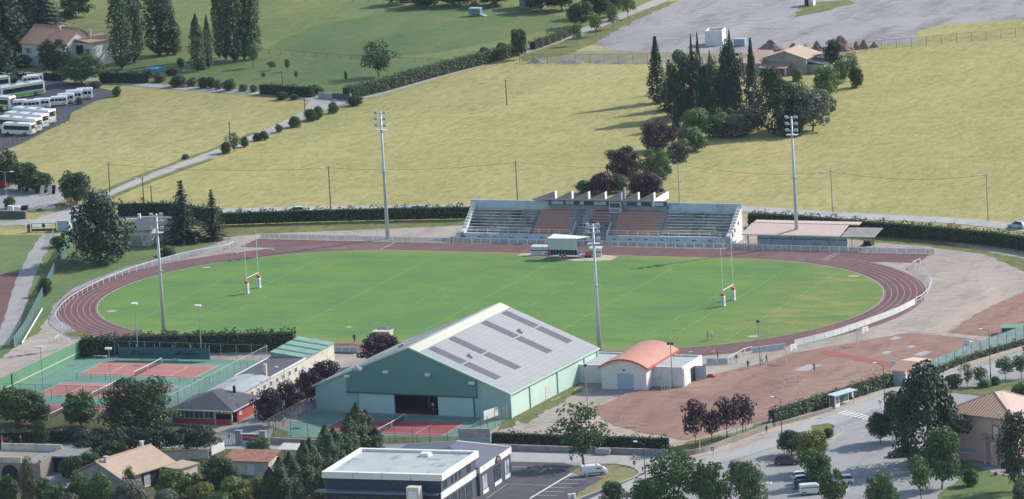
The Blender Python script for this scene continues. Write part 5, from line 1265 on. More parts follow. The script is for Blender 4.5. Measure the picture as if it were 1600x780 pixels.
p = at(857, 404.5); t = thing('stage_trailer', 'trailer with white canopy and striped grey tarpaulin side on blue chassis', 'trailer', (p.x, p.y, .1), .05)
w_ = 6.2
q = MB(); q.box(0, w_, 0, 2.4, .65, .85); q.box(-1.2, 0, 1.1, 1.3, .6, .75); q.build('chassis', mat('trailer_blue', (.04, .08, .22), (.035, .07, .18), 1.5, .5), t)
q = MB(); q.box(.35, w_-.15, -.02, .03, .87, 1.75); q.build('side_panel', M_int, t)
q = MB(); [q.box(.45+i*.62, .5+i*.62, -.06, -.024, .87, 1.74) for i in range(9)]; q.build('side_ribs', M_metal, t)
q = MB(); q.box(0, w_-.1, -.05, 0, 1.76, 4.1); q.build('tarpaulin', ribbed('striped_tarpaulin', (.52, .56, .55), (.38, .42, .42), .5, 0, .7, .3), t)
q = MB(); q.slab([(-.05, -.1, 4.12), (w_-.05, -.1, 4.05), (w_+1.9, 2.6, 4.0), (.5, 2.6, 4.5)], .08); q.build('canopy', M_wpaint, t)
q = MB(); q.box(-.08, .32, -.09, -.05, .87, 1.9); q.build('tail_panel', mat('signal_red', (.55, .05, .06)), t)
for x in (w_-.05, w_+1.6):
    q = MB(); q.tube([(x, 2.3, .1), (x, 2.3, 4.0)], .05, 6); q.build('canopy_post', M_metal, t)
for x in (2.6, 3.4):
    q = MB(); q.wheel((x, -.05, .36), .36, .24, 14); w_h = q.build('tyre', M_black, t); q = MB(); q.wheel((x, -.18, .36), .2, .05, 10); q.build('rim', M_wpaint, w_h)
q = MB(); q.box(2.15, 3.9, -.16, .1, .76, .84); q.build('mudguard', M_metal, t)
q = MB(); q.xprofile([(.3, .65), (1.9, .65), (1.9, .55), (.3, .55)], w_+.01, w_+.6); 
for i in range(5): q.box(w_+.02+i*.32, w_+.34+i*.32, .4, 1.8, .1, .62-i*.11)
q.build('access_steps', M_metal, t)
p = at(914, 404); t = thing('red_machine', 'small red field machine parked by the trailer steps', 'machine', (p.x, p.y, .1), .4)
q = MB(); q.box(0, 1.2, 0, .8, .3, .95); q.box(.2, .7, .1, .7, .953, 1.3); q.build('body', mat('machine_red', (.50, .10, .11)), t)
q = MB(); q.tube([(1.2, .1, .8), (1.9, .1, 1.2)], .04, 5); q.tube([(1.2, .7, .8), (1.9, .7, 1.2)], .04, 5); q.build('handlebar', M_metal, t)
for x, y in ((.2, -.1), (1., -.1), (.2, .9), (1., .9)): q = MB(); q.wheel((x, y, .25), .25, .15, 10); q.build('wheel', M_black, t)
for x, y, lb_ in ((595, 546, 'small white timing hut with flat roof beyond dark purple tree'),):
    pass
p = at(583, 532); t = thing('timing_hut', 'small glazed hut with pale roof rising behind a purple tree', 'hut', p, .05)
q = MB(); q.box(0, 3.3, 0, 2.2, 0, 1.6); q.build('wall', M_cwall, t); q = MB(); q.box(-.15, 3.45, -.15, 2.35, 1.603, 1.75); q.build('roof', M_tilep, t)
for i in range(3): q = MB(); q.box(.15+i*1.05, 1.1+i*1.05, 2.0, 2.05, 1.76, 2.3); q.build('roof_panel', M_glp, t)
# ================================================================ PLANTING
G_pop, G_cyp = 'poplars in the park lawn', 'cypresses round the farmhouse'
G_pl, G_pr, G_far, G_st, G_bf = 'purple plum trees by the changing rooms', 'purple plum trees along the clay court', 'dark trees at the far edge', 'young street trees', 'leafy trees in the foreground gardens'
T = [
 # kind, leaf, x, foot y, top y, width px, label, category, group
 ('fir', 'fir', 8, 98, -60, 104, 'huge dark cedar left of the villa roof', 'tree'), ('fir', 'fir', 70, 74, -45, 84, 'dark cedar rising directly behind the villa ridge', 'tree'),
 ('fir', 'fir', -14, 122, 20, 90, 'dark conifer at left picture edge below cedar', 'tree'), ('fir', 'fir', 40, 62, -70, 100, 'dark cedar half hidden behind the other cedars', 'tree'),
 ('broad', 'dark', 84, 117, 58, 52, 'round dense tree hiding the middle of villa front', 'tree'), ('broad', 'mid', 128, 131, 83, 66, 'spreading tree in front of the villa arches', 'tree'),
 ('bush', 'dark', 30, 106, 86, 40, 'dark shrub below the villa shuttered window', 'bush'), ('broad', 'dark', 119, 27, -14, 52, 'dark tree on slope above the villa roof', 'tree'), ('bush', 'mid', 103, 30, 17, 26, 'low bush beside dark tree above villa', 'bush'),
 ('bush', 'mid', 12, 130, 116, 40, 'rough bush at the bus park upper edge', 'bush'), ('bush', 'olive', 150, 137, 126, 22, 'grey-green shrub at corner of bus park', 'bush'),
 ('poplar', 'pop', 191, 108, -48, 40, 'dark poplar beside the villa, foremost of the poplars', 'tree', G_pop), ('poplar', 'pop', 210, 99, -40, 34, 'poplar directly behind the foremost poplar', 'tree', G_pop), ('poplar', 'olive', 218, 84, -25, 17, 'thin pale poplar in gap between two dark poplars', 'tree', G_pop),
 ('poplar', 'pop', 249, 87, -45, 52, 'broad dark poplar left half of the second clump', 'tree', G_pop), ('poplar', 'pop', 262, 86, -38, 34, 'dark poplar right half of the second clump', 'tree', G_pop), ('poplar', 'pop', 273, 85, 24, 26, 'short poplar tucked at right foot of second clump', 'tree', G_pop),
 ('poplar', 'pop', 310, 111, 22, 27, 'lone short poplar standing forward on the lawn', 'tree', G_pop), ('poplar', 'olive', 327, 107, 24, 18, 'thin sparse poplar just right of the lone short one', 'tree', G_pop),
 ('poplar', 'pop', 343, 91, -40, 22, 'leftmost poplar of the dense five-tree clump', 'tree', G_pop), ('poplar', 'pop', 353, 94, -55, 27, 'second poplar from left in the dense clump', 'tree', G_pop), ('poplar', 'pop', 368, 97, -50, 36, 'middle poplar of the dense five-tree clump', 'tree', G_pop), ('poplar', 'pop', 382, 94, -45, 28, 'fourth poplar of the dense five-tree clump', 'tree', G_pop), ('poplar', 'pop', 395, 93, -42, 34, 'rightmost poplar of the dense five-tree clump', 'tree', G_pop),
 ('young', 'fresh', 396, 106, 66, 20, 'slim light green tree before the dense poplar clump', 'tree'),
 ('young', 'dark', 232, 129, 108, 17, 'small round garden tree at end of the villa hedge', 'tree'), ('bush', 'silver', 250, 128, 114, 22, 'silvery shrub beside small round garden tree', 'bush'), ('bush', 'dark', 278, 136, 118, 26, 'dark shrub on the lawn roadside near blue pool', 'bush'),
 ('bush', 'silver', 300, 135, 121, 18, 'silvery shrub between dark roadside shrubs', 'bush'), ('bush', 'dark', 318, 138, 120, 16, 'dark clipped shrub, left one of a touching pair', 'bush'), ('bush', 'dark', 330, 138, 120, 16, 'dark clipped shrub, right one of a touching pair', 'bush'), ('bush', 'mid', 359, 142, 123, 21, 'round ball shrub on lawn by roadside', 'bush'),
 ('bush', 'silver', 341, 140, 124, 12, 'thin silver shrub left of the ball shrub', 'bush'), ('bush', 'silver', 381, 143, 131, 15, 'low silver shrub right of the ball shrub', 'bush'), ('bush', 'silver', 397, 144, 132, 14, 'last silver shrub before the dark driveway hedge', 'bush'),
 ('bush', 'purple', 268, 118, 108, 18, 'small purple shrub beside the blue pool', 'bush'), ('young', 'dark', 283, 112, 90, 14, 'wind-bent small dark tree near the wooden slide', 'tree'), ('bush', 'fresh', 494, 146, 132, 24, 'leafy shrub spilling over end of driveway wall', 'bush'),
 ('loose', 'dark', 592, 120, 63, 58, 'spreading open tree with forked trunk on mown lawn', 'tree'), ('bush', 'mid', 641, 117, 107, 12, 'tiny round bush on mown lawn before long hedge', 'bush'), ('young', 'dark', 541, 130, 110, 6, 'thin sapling on lawn left of the long hedge', 'tree'),
 ('young', 'olive', 425, 110, 95, 14, 'small orchard tree near dense poplar clump', 'tree'), ('young', 'mid', 449, 112, 91, 9, 'slim orchard sapling in middle of lawn', 'tree'), ('young', 'fresh', 463, 126, 109, 7, 'light green orchard sapling above driveway hedge', 'tree'), ('young', 'olive', 412, 123, 113, 8, 'stunted orchard sapling on the lawn', 'tree'),
 ('broad', 'dark', 812, 93, 42, 28, 'tree at far end of the long lane hedge', 'tree'), ('bush', 'mid', 783, 82, 66, 16, 'bush growing out of the long hedge near its end', 'bush'), ('bush', 'mid', 756, 90, 73, 16, 'bush growing out of middle of the long hedge', 'bush'),
 ('broad', 'dark', 907, 42, 2, 44, 'dark round tree with pale flowering top beside lane', 'tree'), ('young', 'fresh', 902, 71, 35, 18, 'light young tree nearest the gravel lot corner', 'tree', G_st), ('young', 'fresh', 932, 57, 19, 21, 'light young tree just right of dark flowering tree', 'tree', G_st), ('young', 'fresh', 958, 46, 7, 23, 'light young lane tree further up past the dark tree', 'tree', G_st), ('young', 'fresh', 982, 30, -12, 27, 'light young lane tree close to top edge', 'tree', G_st),
 ('broad', 'dark', 668, 10, -30, 70, 'far dark tree above the parked cars', 'tree', G_far), ('broad', 'dark', 720, 8, -34, 70, 'far dark tree above the white heap', 'tree', G_far), ('broad', 'dark', 775, 9, -32, 64, 'far dark tree above the green trailer', 'tree', G_far), ('broad', 'dark', 845, 17, -30, 54, 'far dark tree beside the plank barn', 'tree', G_far), ('broad', 'dark', 878, 16, -32, 54, 'far dark tree left of the flowering tree', 'tree', G_far), ('broad', 'dark', 937, 26, -28, 60, 'far dark tree right of the flowering tree', 'tree', G_far), ('broad', 'dark', 965, 12, -36, 60, 'far dark tree shading top of the lane', 'tree', G_far), ('broad', 'dark', 620, 7, -30, 46, 'far dark tree left of the parked cars', 'tree', G_far),
 # farmhouse cluster
 ('cypress', 'cyp', 1028, 161, 57, 34, 'tall cypress standing apart at left of farmhouse grove', 'tree', G_cyp), ('cypress', 'cyp', 1083, 140, 54, 11, 'slim cypress spire, left of a close pair', 'tree', G_cyp), ('cypress', 'cyp', 1093, 140, 51, 12, 'slim cypress spire, right of a close pair', 'tree', G_cyp), ('cypress', 'cyp', 1103, 195, 104, 36, 'broad dark cypress in front of the grove', 'tree', G_cyp), ('cypress', 'cyp', 1086, 192, 132, 12, 'narrow pointed cypress before broad dark cypress', 'tree', G_cyp), ('cypress', 'cyp', 1057, 202, 142, 14, 'small narrow cypress beside the wire pole', 'tree', G_cyp), ('cypress', 'cyp', 1178, 190, 60, 27, 'tall cypress left of the farmhouse gable', 'tree', G_cyp), ('cypress', 'cyp', 1141, 95, 46, 10, 'far thin cypress beside white concrete hut', 'tree', G_cyp),
 ('fir', 'fir', 1048, 172, 96, 46, 'dark rounded conifer right of the lone cypress', 'tree'), ('dense', 'fir', 1072, 184, 78, 58, 'blue-green pine in the middle of the grove', 'tree'), ('dense', 'dark', 1112, 180, 92, 54, 'broad leafy crown between pine and great conifer', 'tree'), ('conic', 'fir', 1144, 190, 62, 56, 'great dark conifer at heart of the farm grove', 'tree'), ('fir', 'fir', 1110, 115, 80, 16, 'small fir tip before terracotta rubble', 'tree'),
 ('conic', 'fir', 1211, 210, 102, 60, 'dark conifer in front of the farmhouse porch', 'tree'), ('dense', 'dark', 1238, 205, 126, 54, 'dark tree before the farmhouse right corner', 'tree'), ('broad', 'silver', 1270, 206, 134, 68, 'grey leaning olive tree at right foot of grove', 'tree'), ('broad', 'olive', 1250, 200, 140, 48, 'dull green tree behind the grey olive', 'tree'), ('broad', 'fresh', 1293, 154, 99, 48, 'bright leafy tree right of the farmhouse', 'tree'), ('broad', 'fresh', 1315, 130, 92, 28, 'light tree behind bright leafy tree', 'tree'), ('broad', 'fir', 1302, 108, 60, 32, 'dark round tree in front of earth heaps', 'tree'), ('broad', 'olive', 1275, 106, 78, 24, 'dull small tree behind farmhouse lean-to', 'tree'), ('bush', 'dark', 1339, 137, 102, 26, 'dark egg-shaped tree alone in the meadow edge', 'tree'), ('loose', 'olive', 1331, 126, 80, 34, 'airy crooked tree behind the egg-shaped tree', 'tree'), ('bush', 'fresh', 1245, 127, 106, 20, 'round light bush against the farmhouse wall', 'bush'), ('bush', 'olive', 1262, 170, 138, 30, 'grey-green shrub below bright leafy tree', 'bush'),
 ('bush', 'dark', 1058, 182, 150, 44, 'dark undergrowth at left foot of the grove', 'bush'), ('bush', 'dark', 1122, 198, 164, 46, 'dark undergrowth below broad dark cypress', 'bush'), ('bush', 'olive', 1172, 200, 164, 44, 'dull undergrowth below the tall gable cypress', 'bush'), ('bush', 'mid', 1290, 178, 146, 40, 'green shrub at right foot of bright leafy tree', 'bush'), ('bush', 'dark', 1236, 212, 178, 44, 'dark undergrowth beside the grey olive', 'bush'),
 ('bush', 'fresh', 1090, 205, 168, 46, 'light green bank of shrubs below narrow cypress', 'bush'), ('bush', 'mid', 1120, 214, 176, 48, 'leafy shrub in the hedge line below the grove', 'bush'), ('bush', 'olive', 1152, 213, 178, 52, 'grey-green shrub under the great dark conifer', 'bush'), ('loose', 'olive', 1184, 204, 176, 26, 'bare-stemmed shrub between grove and dark conifer', 'bush'), ('bush', 'mid', 1081, 236, 197, 46, 'green shrub on slope right of red plum tree', 'bush'), ('bush', 'olive', 1061, 253, 217, 42, 'green shrub halfway down the boundary line', 'bush'), ('bush', 'silver', 1130, 186, 158, 22, 'silvery bush at foot of the great conifer', 'bush'),
 ('dense', 'purple', 1025, 236, 188, 54, 'purple plum tree nearest the wire pole', 'tree'), ('broad', 'plum', 1048, 226, 196, 24, 'small reddish plum tree touching larger purple one', 'tree'), ('dense', 'purple', 975, 281, 230, 56, 'purple plum tree furthest out in the meadow', 'tree'), ('dense', 'mid', 1027, 286, 231, 54, 'round green tree between the purple plum trees', 'tree'), ('bush', 'plum', 942, 303, 269, 44, 'reddish thicket above left of grandstand roof', 'bush'), ('bush', 'mid', 916, 303, 281, 34, 'green bush at left foot of the reddish thicket', 'bush'), ('fir', 'fir', 992, 306, 259, 26, 'small dark fir directly above the grandstand roof', 'tree'), ('bush', 'plum', 1012, 307, 268, 52, 'reddish thicket above right part of grandstand roof', 'bush'), ('bush', 'olive', 968, 301, 272, 26, 'scrubby bush between fir and thicket', 'bush'),
 # left, around the entrance
 ('conic', 'fir', 157, 410, 300, 116, 'huge dark round tree beside the small pavilion', 'tree'), ('broad', 'dark', 120, 320, 265, 60, 'dense dark tree at the lane junction', 'tree'), ('broad', 'dark', 8, 292, 233, 58, 'leftmost dark tree of bank above the yard', 'tree'), ('broad', 'dark', 36, 297, 253, 58, 'middle dark tree of bank above the yard', 'tree'), ('broad', 'dark', 62, 300, 268, 44, 'last low dark tree of bank above the yard', 'tree'), ('bush', 'mid', 15, 326, 307, 22, 'bush growing beside pallets in the yard', 'bush'),
 ('fir', 'fir', 287, 379, 286, 62, 'larger dark fir right of the small pavilion', 'tree'), ('fir', 'fir', 334, 375, 299, 46, 'smaller dark fir beside the larger fir', 'tree'), ('bush', 'olive', 263, 399, 384, 26, 'low scrub on grass under mast left of firs', 'bush'), ('bush', 'dark', 71, 462, 434, 22, 'round dark bush against the blue-green fence', 'bush'), ('bush', 'mid', 92, 386, 368, 26, 'green bush behind the meter cabin', 'bush'), ('bush', 'mid', 300, 378, 362, 34, 'low growth at the foot of two firs', 'bush'),
 ('loose', 'mid', 366, 238, 206, 28, 'roadside bush around pole on lower lane', 'bush'), ('bush', 'dark', 353, 240, 222, 17, 'small bush left of the pole bush on lane', 'bush'), ('bush', 'mid', 383, 230, 213, 14, 'small bush right of the pole bush on lane', 'bush'), ('bush', 'dark', 402, 220, 207, 14, 'left bush of a low pair along lane', 'bush'), ('bush', 'mid', 413, 219, 204, 14, 'right bush of a low pair along lane', 'bush'), ('bush', 'mid', 436, 207, 194, 12, 'tiny lone bush along the lane', 'bush'), ('bush', 'mid', 461, 199, 181, 21, 'pale round bush along the lane', 'bush'), ('bush', 'dark', 486, 189, 170, 21, 'dark bush at pole below the lane junction', 'bush'), ('bush', 'mid', 498, 186, 165, 17, 'bush beside dark pole bush at junction', 'bush'), ('bush', 'mid', 521, 177, 159, 18, 'round bush standing at the lane junction', 'bush'), ('bush', 'dark', 555, 165, 149, 26, 'bush at lower end of the long hedge', 'bush'), ('bush', 'dark', 441, 156, 143, 22, 'left bush below the driveway hedge', 'bush'), ('bush', 'dark', 459, 156, 147, 14, 'right small bush below the driveway hedge', 'bush'), ('bush', 'olive', 290, 249, 241, 12, 'scrub in the meadow left of the lane', 'bush'), ('bush', 'mid', 183, 151, 134, 14, 'weedy shrub at end of the bus park', 'bush'), ('bush', 'olive', 40, 170, 156, 22, 'shrub growing among the parked vans', 'bush'), ('bush', 'olive', 124, 163, 152, 14, 'shrub beside the white minibus row end', 'bush'),
 # plum trees
 ('broad', 'purple', 508, 613, 562, 50, 'purple tree beside hall, furthest back of its row', 'tree', G_pl), ('broad', 'purple', 486, 628, 576, 48, 'second purple tree from the back of its row', 'tree', G_pl), ('broad', 'purple', 452, 650, 594, 50, 'third purple tree, against changing room windows', 'tree', G_pl), ('broad', 'purple', 421, 666, 606, 52, 'front purple tree beside the red clubhouse wall', 'tree', G_pl), ('broad', 'purple', 597, 572, 519, 66, 'broad purple tree behind the hall left roof edge', 'tree', G_pl),
 ('young', 'purple', 1087, 702, 621, 40, 'leftmost purple tree of row by clay court', 'tree', G_pr), ('young', 'purple', 1112, 694, 636, 32, 'second thinner purple tree of row by clay court', 'tree', G_pr), ('young', 'purple', 1136, 688, 618, 40, 'third purple tree of row by clay court', 'tree', G_pr), ('young', 'purple', 1161, 680, 614, 42, 'rightmost purple tree of row by clay court', 'tree', G_pr),
 # bottom left
 ('broad', 'mid', 28, 664, 604, 84, 'leafy tree at left edge below tennis courts', 'tree', G_bf), ('broad', 'mid', 58, 666, 622, 48, 'smaller tree right of the left edge tree', 'tree', G_bf), ('broad', 'mid', 126, 668, 610, 60, 'pale green tree in front of lowest tennis court', 'tree', G_bf), ('dense', 'dark', 216, 676, 590, 112, 'big dark round tree in front of tennis courts', 'tree', G_bf),
 ('umbrella', 'fir', 148, 716, 668, 78, 'leftmost umbrella pine above the bungalow', 'tree'), ('umbrella', 'fir', 195, 718, 666, 84, 'second umbrella pine above the bungalow chimney', 'tree'), ('umbrella', 'fir', 250, 718, 664, 84, 'third umbrella pine above the bungalow ridge', 'tree'), ('umbrella', 'fir', 308, 714, 664, 80, 'rightmost umbrella pine next to white gate', 'tree'),
 ('tall', 'dark', 65, 696, 656, 30, 'dark narrow tree beside no-entry sign lane', 'tree'), ('bush', 'plum', 8, 700, 682, 26, 'reddish bush at left edge by the lane', 'bush'), ('broad', 'dark', 176, 728, 684, 56, 'dark bush tree left of bungalow roof', 'tree'), ('broad', 'dark', 140, 745, 706, 44, 'dark shrub tree beside the garage drive', 'tree'), ('broad', 'mid', 405, 716, 684, 42, 'fig bush spreading over the garden shed roof', 'bush'),
 ('broad', 'dark', 8, 800, 738, 52, 'dark tree in the bottom left corner', 'tree', G_bf), ('tall', 'olive', 46, 800, 716, 32, 'ivy-dark tree before the stone garage', 'tree', G_bf), ('broad', 'mid', 92, 805, 754, 52, 'low tree at bottom edge before garage drive', 'tree', G_bf), ('tall', 'mid', 128, 800, 736, 40, 'upright green tree before the bungalow gable', 'tree', G_bf), ('tall', 'fresh', 160, 800, 738, 40, 'yellowish upright tree before bungalow wall', 'tree', G_bf), ('bush', 'silver', 205, 800, 748, 56, 'silvery olive tree before the bungalow', 'tree', G_bf), ('tall', 'dark', 204, 782, 728, 22, 'small dark tree against bungalow verandah', 'tree', G_bf), ('broad', 'fresh', 272, 788, 731, 54, 'bright green ball tree at bungalow corner', 'tree', G_bf), ('bush', 'silver', 262, 805, 764, 44, 'silvery bush at the bottom edge', 'tree', G_bf), ('broad', 'dark', 344, 780, 710, 60, 'bluish green tree left of garden shed', 'tree', G_bf), ('bush', 'yellow', 372, 800, 742, 62, 'yellow-green bamboo clump before the shed', 'bush', G_bf), ('bush', 'yellow', 318, 800, 752, 46, 'yellow-green bush left of bamboo clump', 'bush', G_bf), ('bush', 'yellow', 408, 782, 742, 40, 'small yellow-green bush right of bamboo', 'bush', G_bf), ('bush', 'mid', 345, 812, 768, 60, 'green bush at the bottom below bamboo', 'bush', G_bf), ('broad', 'dark', 112, 752, 712, 40, 'dark tree between garage drive and bungalow gable', 'tree', G_bf), ('broad', 'mid', 66, 790, 744, 44, 'leafy tree below the dark garage doorway', 'tree', G_bf), ('broad', 'dark', 300, 778, 738, 40, 'dark tree right of bright green ball tree', 'tree', G_bf),
 ('bush', 'olive', 110, 812, 770, 50, 'olive bush at bottom below garage drive', 'bush', G_bf),
 ('poplar', 'pop', 560, 712, 630, 44, 'tallest dark tree of clump behind office block', 'tree', G_bf), ('poplar', 'pop', 588, 708, 668, 29, 'low dark tree at right end of office clump', 'tree', G_bf), ('poplar', 'pop', 524, 738, 668, 41, 'green tree left of the tallest clump tree', 'tree', G_bf), ('poplar', 'pop', 488, 768, 684, 41, 'dark upright tree at office corner', 'tree', G_bf), ('poplar', 'pop', 456, 790, 706, 41, 'dark upright tree left of the office corner', 'tree', G_bf), ('poplar', 'pop', 425, 800, 730, 37, 'lowest dark upright tree at bottom edge', 'tree', G_bf), ('poplar', 'pop', 500, 800, 740, 34, 'upright tree under the office canopy edge', 'tree', G_bf), ('broad', 'mid', 540, 728, 676, 44, 'round tree in the middle of office clump', 'tree', G_bf), ('poplar', 'pop', 548, 722, 646, 37, 'upright tree left of the tallest clump tree', 'tree', G_bf), ('poplar', 'pop', 512, 748, 664, 39, 'upright tree midway along the diagonal clump', 'tree', G_bf), ('poplar', 'pop', 478, 776, 688, 39, 'upright tree low on the diagonal clump', 'tree', G_bf), ('poplar', 'pop', 440, 798, 714, 39, 'upright tree at lower end of diagonal clump', 'tree', G_bf), ('poplar', 'pop', 574, 705, 640, 34, 'upright tree close right of the tallest clump tree', 'tree', G_bf),
 ('poplar', 'pop', 470, 812, 752, 34, 'upright tree cut by bottom edge', 'tree', G_bf),
 # right
 ('loose', 'mid', 912, 727, 628, 88, 'open airy street tree beside the white van', 'tree'), ('broad', 'dark', 958, 792, 750, 38, 'small dark round tree on street island tip', 'tree'), ('big', 'mid', 1054, 796, 700, 92, 'large leafy tree at bottom centre right', 'tree', G_bf), ('broad', 'mid', 1014, 806, 744, 60, 'lower leafy tree left of the large one', 'tree', G_bf), ('broad', 'mid', 1112, 800, 716, 60, 'leafy tree right of the large bottom tree', 'tree', G_bf), ('broad', 'dark', 1150, 762, 718, 26, 'dark bush tree on island beside car park', 'tree', G_bf), ('tall', 'mid', 1172, 802, 722, 54, 'upright leafy tree at car park entrance', 'tree', G_bf),
 ('broad', 'dark', 1237, 712, 672, 50, 'dark green shrub tree behind brown car', 'tree', G_bf), ('broad', 'yellow', 1271, 738, 668, 54, 'yellow-green tree in middle of car park', 'tree', G_bf), ('broad', 'mid', 1278, 760, 700, 46, 'green tree below the yellow-green one', 'tree', G_bf), ('broad', 'mid', 1300, 790, 730, 46, 'green tree hiding fronts of parked cars', 'tree', G_bf), ('bush', 'dark', 1294, 684, 669, 18, 'small round clipped bush on car park island', 'bush'), ('broad', 'mid', 1380, 800, 737, 50, 'small round tree at bottom right car park', 'tree', G_bf),
 ('conic', 'fir', 1450, 728, 564, 124, 'giant dark conifer left of the pink building', 'tree'), ('broad', 'dark', 1376, 692, 643, 42, 'dark shrub tree left of the giant conifer', 'tree', G_bf), ('broad', 'dark', 1410, 690, 606, 62, 'leafy tree merging with left of giant conifer', 'tree', G_bf), ('broad', 'mid', 1472, 764, 664, 58, 'leafy tree in front of pink building corner', 'tree', G_bf), ('young', 'mid', 1440, 786, 712, 46, 'young tree with thin trunk on lawn corner', 'tree', G_bf), ('bush', 'mid', 1518, 760, 731, 27, 'round clipped bush on lawn before pink building', 'bush'), ('big', 'fir', 1592, 768, 640, 66, 'dark tree at right edge before pink building', 'tree'), ('bush', 'olive', 1596, 790, 752, 30, 'grey-green bush in the bottom right corner', 'bush'),
 ('loose', 'mid', 1512, 604, 566, 26, 'willowy young tree left of the palm', 'tree', G_st), ('young', 'dark', 1531, 604, 571, 24, 'palm-like young tree on verge by street', 'tree', G_st), ('young', 'mid', 1571, 594, 557, 28, 'young street tree left of the dark parked car', 'tree', G_st), ('young', 'mid', 1596, 592, 552, 30, 'young street tree at right edge', 'tree', G_st), ('bush', 'mid', 1556, 602, 588, 16, 'low shrub between young street trees', 'bush'), ('bush', 'dark', 1488, 606, 584, 34, 'dark shrub beside giant conifer on street verge', 'bush'), ('young', 'dark', 1618, 566, 525, 40, 'dark street tree beyond the right edge', 'tree', G_st), ('bush', 'fresh', 1538, 606, 592, 20, 'light shrub under palm-like tree', 'bush'), ('broad', 'dark', 1600, 640, 596, 40, 'dark tree at right edge beside pink roof', 'tree', G_bf),
]
for t in T: plant(t[0], t[1], t[2], t[3], t[4], t[5], t[6], t[7], t[8] if len(t) > 8 else None)
def stand_in_row(pts): return [at(*p) for p in pts]
hedge([(340, 353), (480, 348.5), (600, 345.5), (738, 343)], 1.7, 2.9, 'long dark clipped hedge behind far rail left of grandstand', bare=.12)
hedge([(1172, 354), (1250, 358), (1330, 365), (1420, 372), (1500, 379), (1560, 385.5), (1610, 393), (1660, 404)], 1.8, 3.0, 'long dark hedge curving behind shed to right edge', bare=.08)
hedge([(186, 338), (270, 337), (345, 350)], 1.8, 2.9, 'dark thuja hedge behind pavilion and firs', ruff=.25)
hedge([(129, 557), (220, 552), (340, 549.5), (461, 547)], 2.6, 3.7, 'tall shaggy dark hedge behind the tennis advert screens', ruff=.15, leafs=.24)
hedge([(158, 129), (229, 130)], 2.0, 2.6, 'dark clipped hedge along road right of villa')
hedge([(409, 147), (490, 152)], 1.8, 2.5, 'dark clipped hedge left of driveway gate')
hedge([(541, 156), (600, 142), (690, 117), (760, 99), (806, 87)], 2.4, 3.0, 'long clipped hedge climbing beside the lane', 'hedge2', leafs=.17, ruff=.1, dens=10.)
hedge([(832, 78), (870, 64), (902, 50)], 1.8, 2.0, 'low scrubby hedge beside upper lane', 'mid', ruff=.3)
hedge([(771, 697), (880, 701), (1044, 706)], 1.6, 2.6, 'dark clipped hedge along the street left of clay court')
hedge([(1206, 661), (1298, 632.5), (1345, 617.5), (1392, 603)], 1.5, 2.4, 'bright clipped hedge behind the bus shelter', 'hedge2')
hedge([(1446, 593), (1500, 570), (1560, 551), (1640, 528)], .9, 1.2, 'low ivy hedge behind blue screen fence by clay court', 'mid', ruff=.3)
hedge([(-20, 694), (70, 690), (130, 690)], 1.6, 2.2, 'dark hedge along lane at bottom left', 'hedge')
hedge([(-20, 128), (60, 124), (100, 126)], 1.4, 1.6, 'rough dark hedge between villa and bus park', 'dark', ruff=.35)
# ================================================================ VEHICLES
def paint(name, c, rough=.3): return mat(name, c, tuple(v*.92 for v in c), .6, rough, .1, .5)
M_vw = paint('white_bodywork', (.76, .77, .78)); M_tyre = mat('tyre_rubber', (.022, .022, .024), (.03, .03, .03), 3, .85); M_rim = mat('alloy', (.45, .46, .47), (.36, .37, .38), 3, .35, .6)
M_vgl = glass('tinted_glass', (.012, .016, .024), .06); M_lred = mat('tail_red', (.42, .02, .02), (.36, .02, .02), 3, .3); M_lamp = mat('headlamp', (.62, .64, .66), (.5, .52, .55), 3, .15)
M_vgreen = paint('fleet_green', (.13, .42, .07))
def body_mesh(secs):
    """loft a body through cross-sections (x, half-width, z-low, z-high, top half-width)"""
    vs, fs = [], []; n = 8
    for x, hw, z0, z1, tw in secs:
        zm = z0+(z1-z0)*.62
        vs += [(x, -hw*.96, z0), (x, -hw, z0+.12), (x, -hw, zm), (x, -tw, z1), (x, tw, z1), (x, hw, zm), (x, hw, z0+.12), (x, hw*.96, z0)]
    for i in range(len(secs)-1):
        for k in range(n): fs.append((i*n+k, i*n+(k+1) % n, (i+1)*n+(k+1) % n, (i+1)*n+k))
    fs += [tuple(range(n))[::-1], tuple(range((len(secs)-1)*n, len(secs)*n))]
    m = MB(); m.add(vs, fs); return m
def wheels(t, xs, hw, r, w=.22):
    for x in xs:
        for s in (-1, 1):
            q = MB(); q.wheel((x, s*(hw-.08), r), r, w, 16); ty = q.build('wheel', M_tyre, t)
            q = MB(); q.wheel((x, s*(hw+.045), r), r*.62, .03, 12); q.build('rim', M_rim, ty)
def lamps(t, xf, xr, hw, zf, zr, h=.16, rh=.3):
    for s in (-1, 1):
        q = MB(); q.box(xf-.12, xf+.012, s*hw-.16 if s > 0 else s*hw+.02, s*hw-.02 if s > 0 else s*hw+.16, zf, zf+h); q.build('headlight', M_lamp, t)
        q = MB(); q.box(xr-.012, xr+.1, s*hw-.14 if s > 0 else s*hw, s*hw if s > 0 else s*hw+.14, zr, zr+rh); q.build('tail_light', M_lred, t)
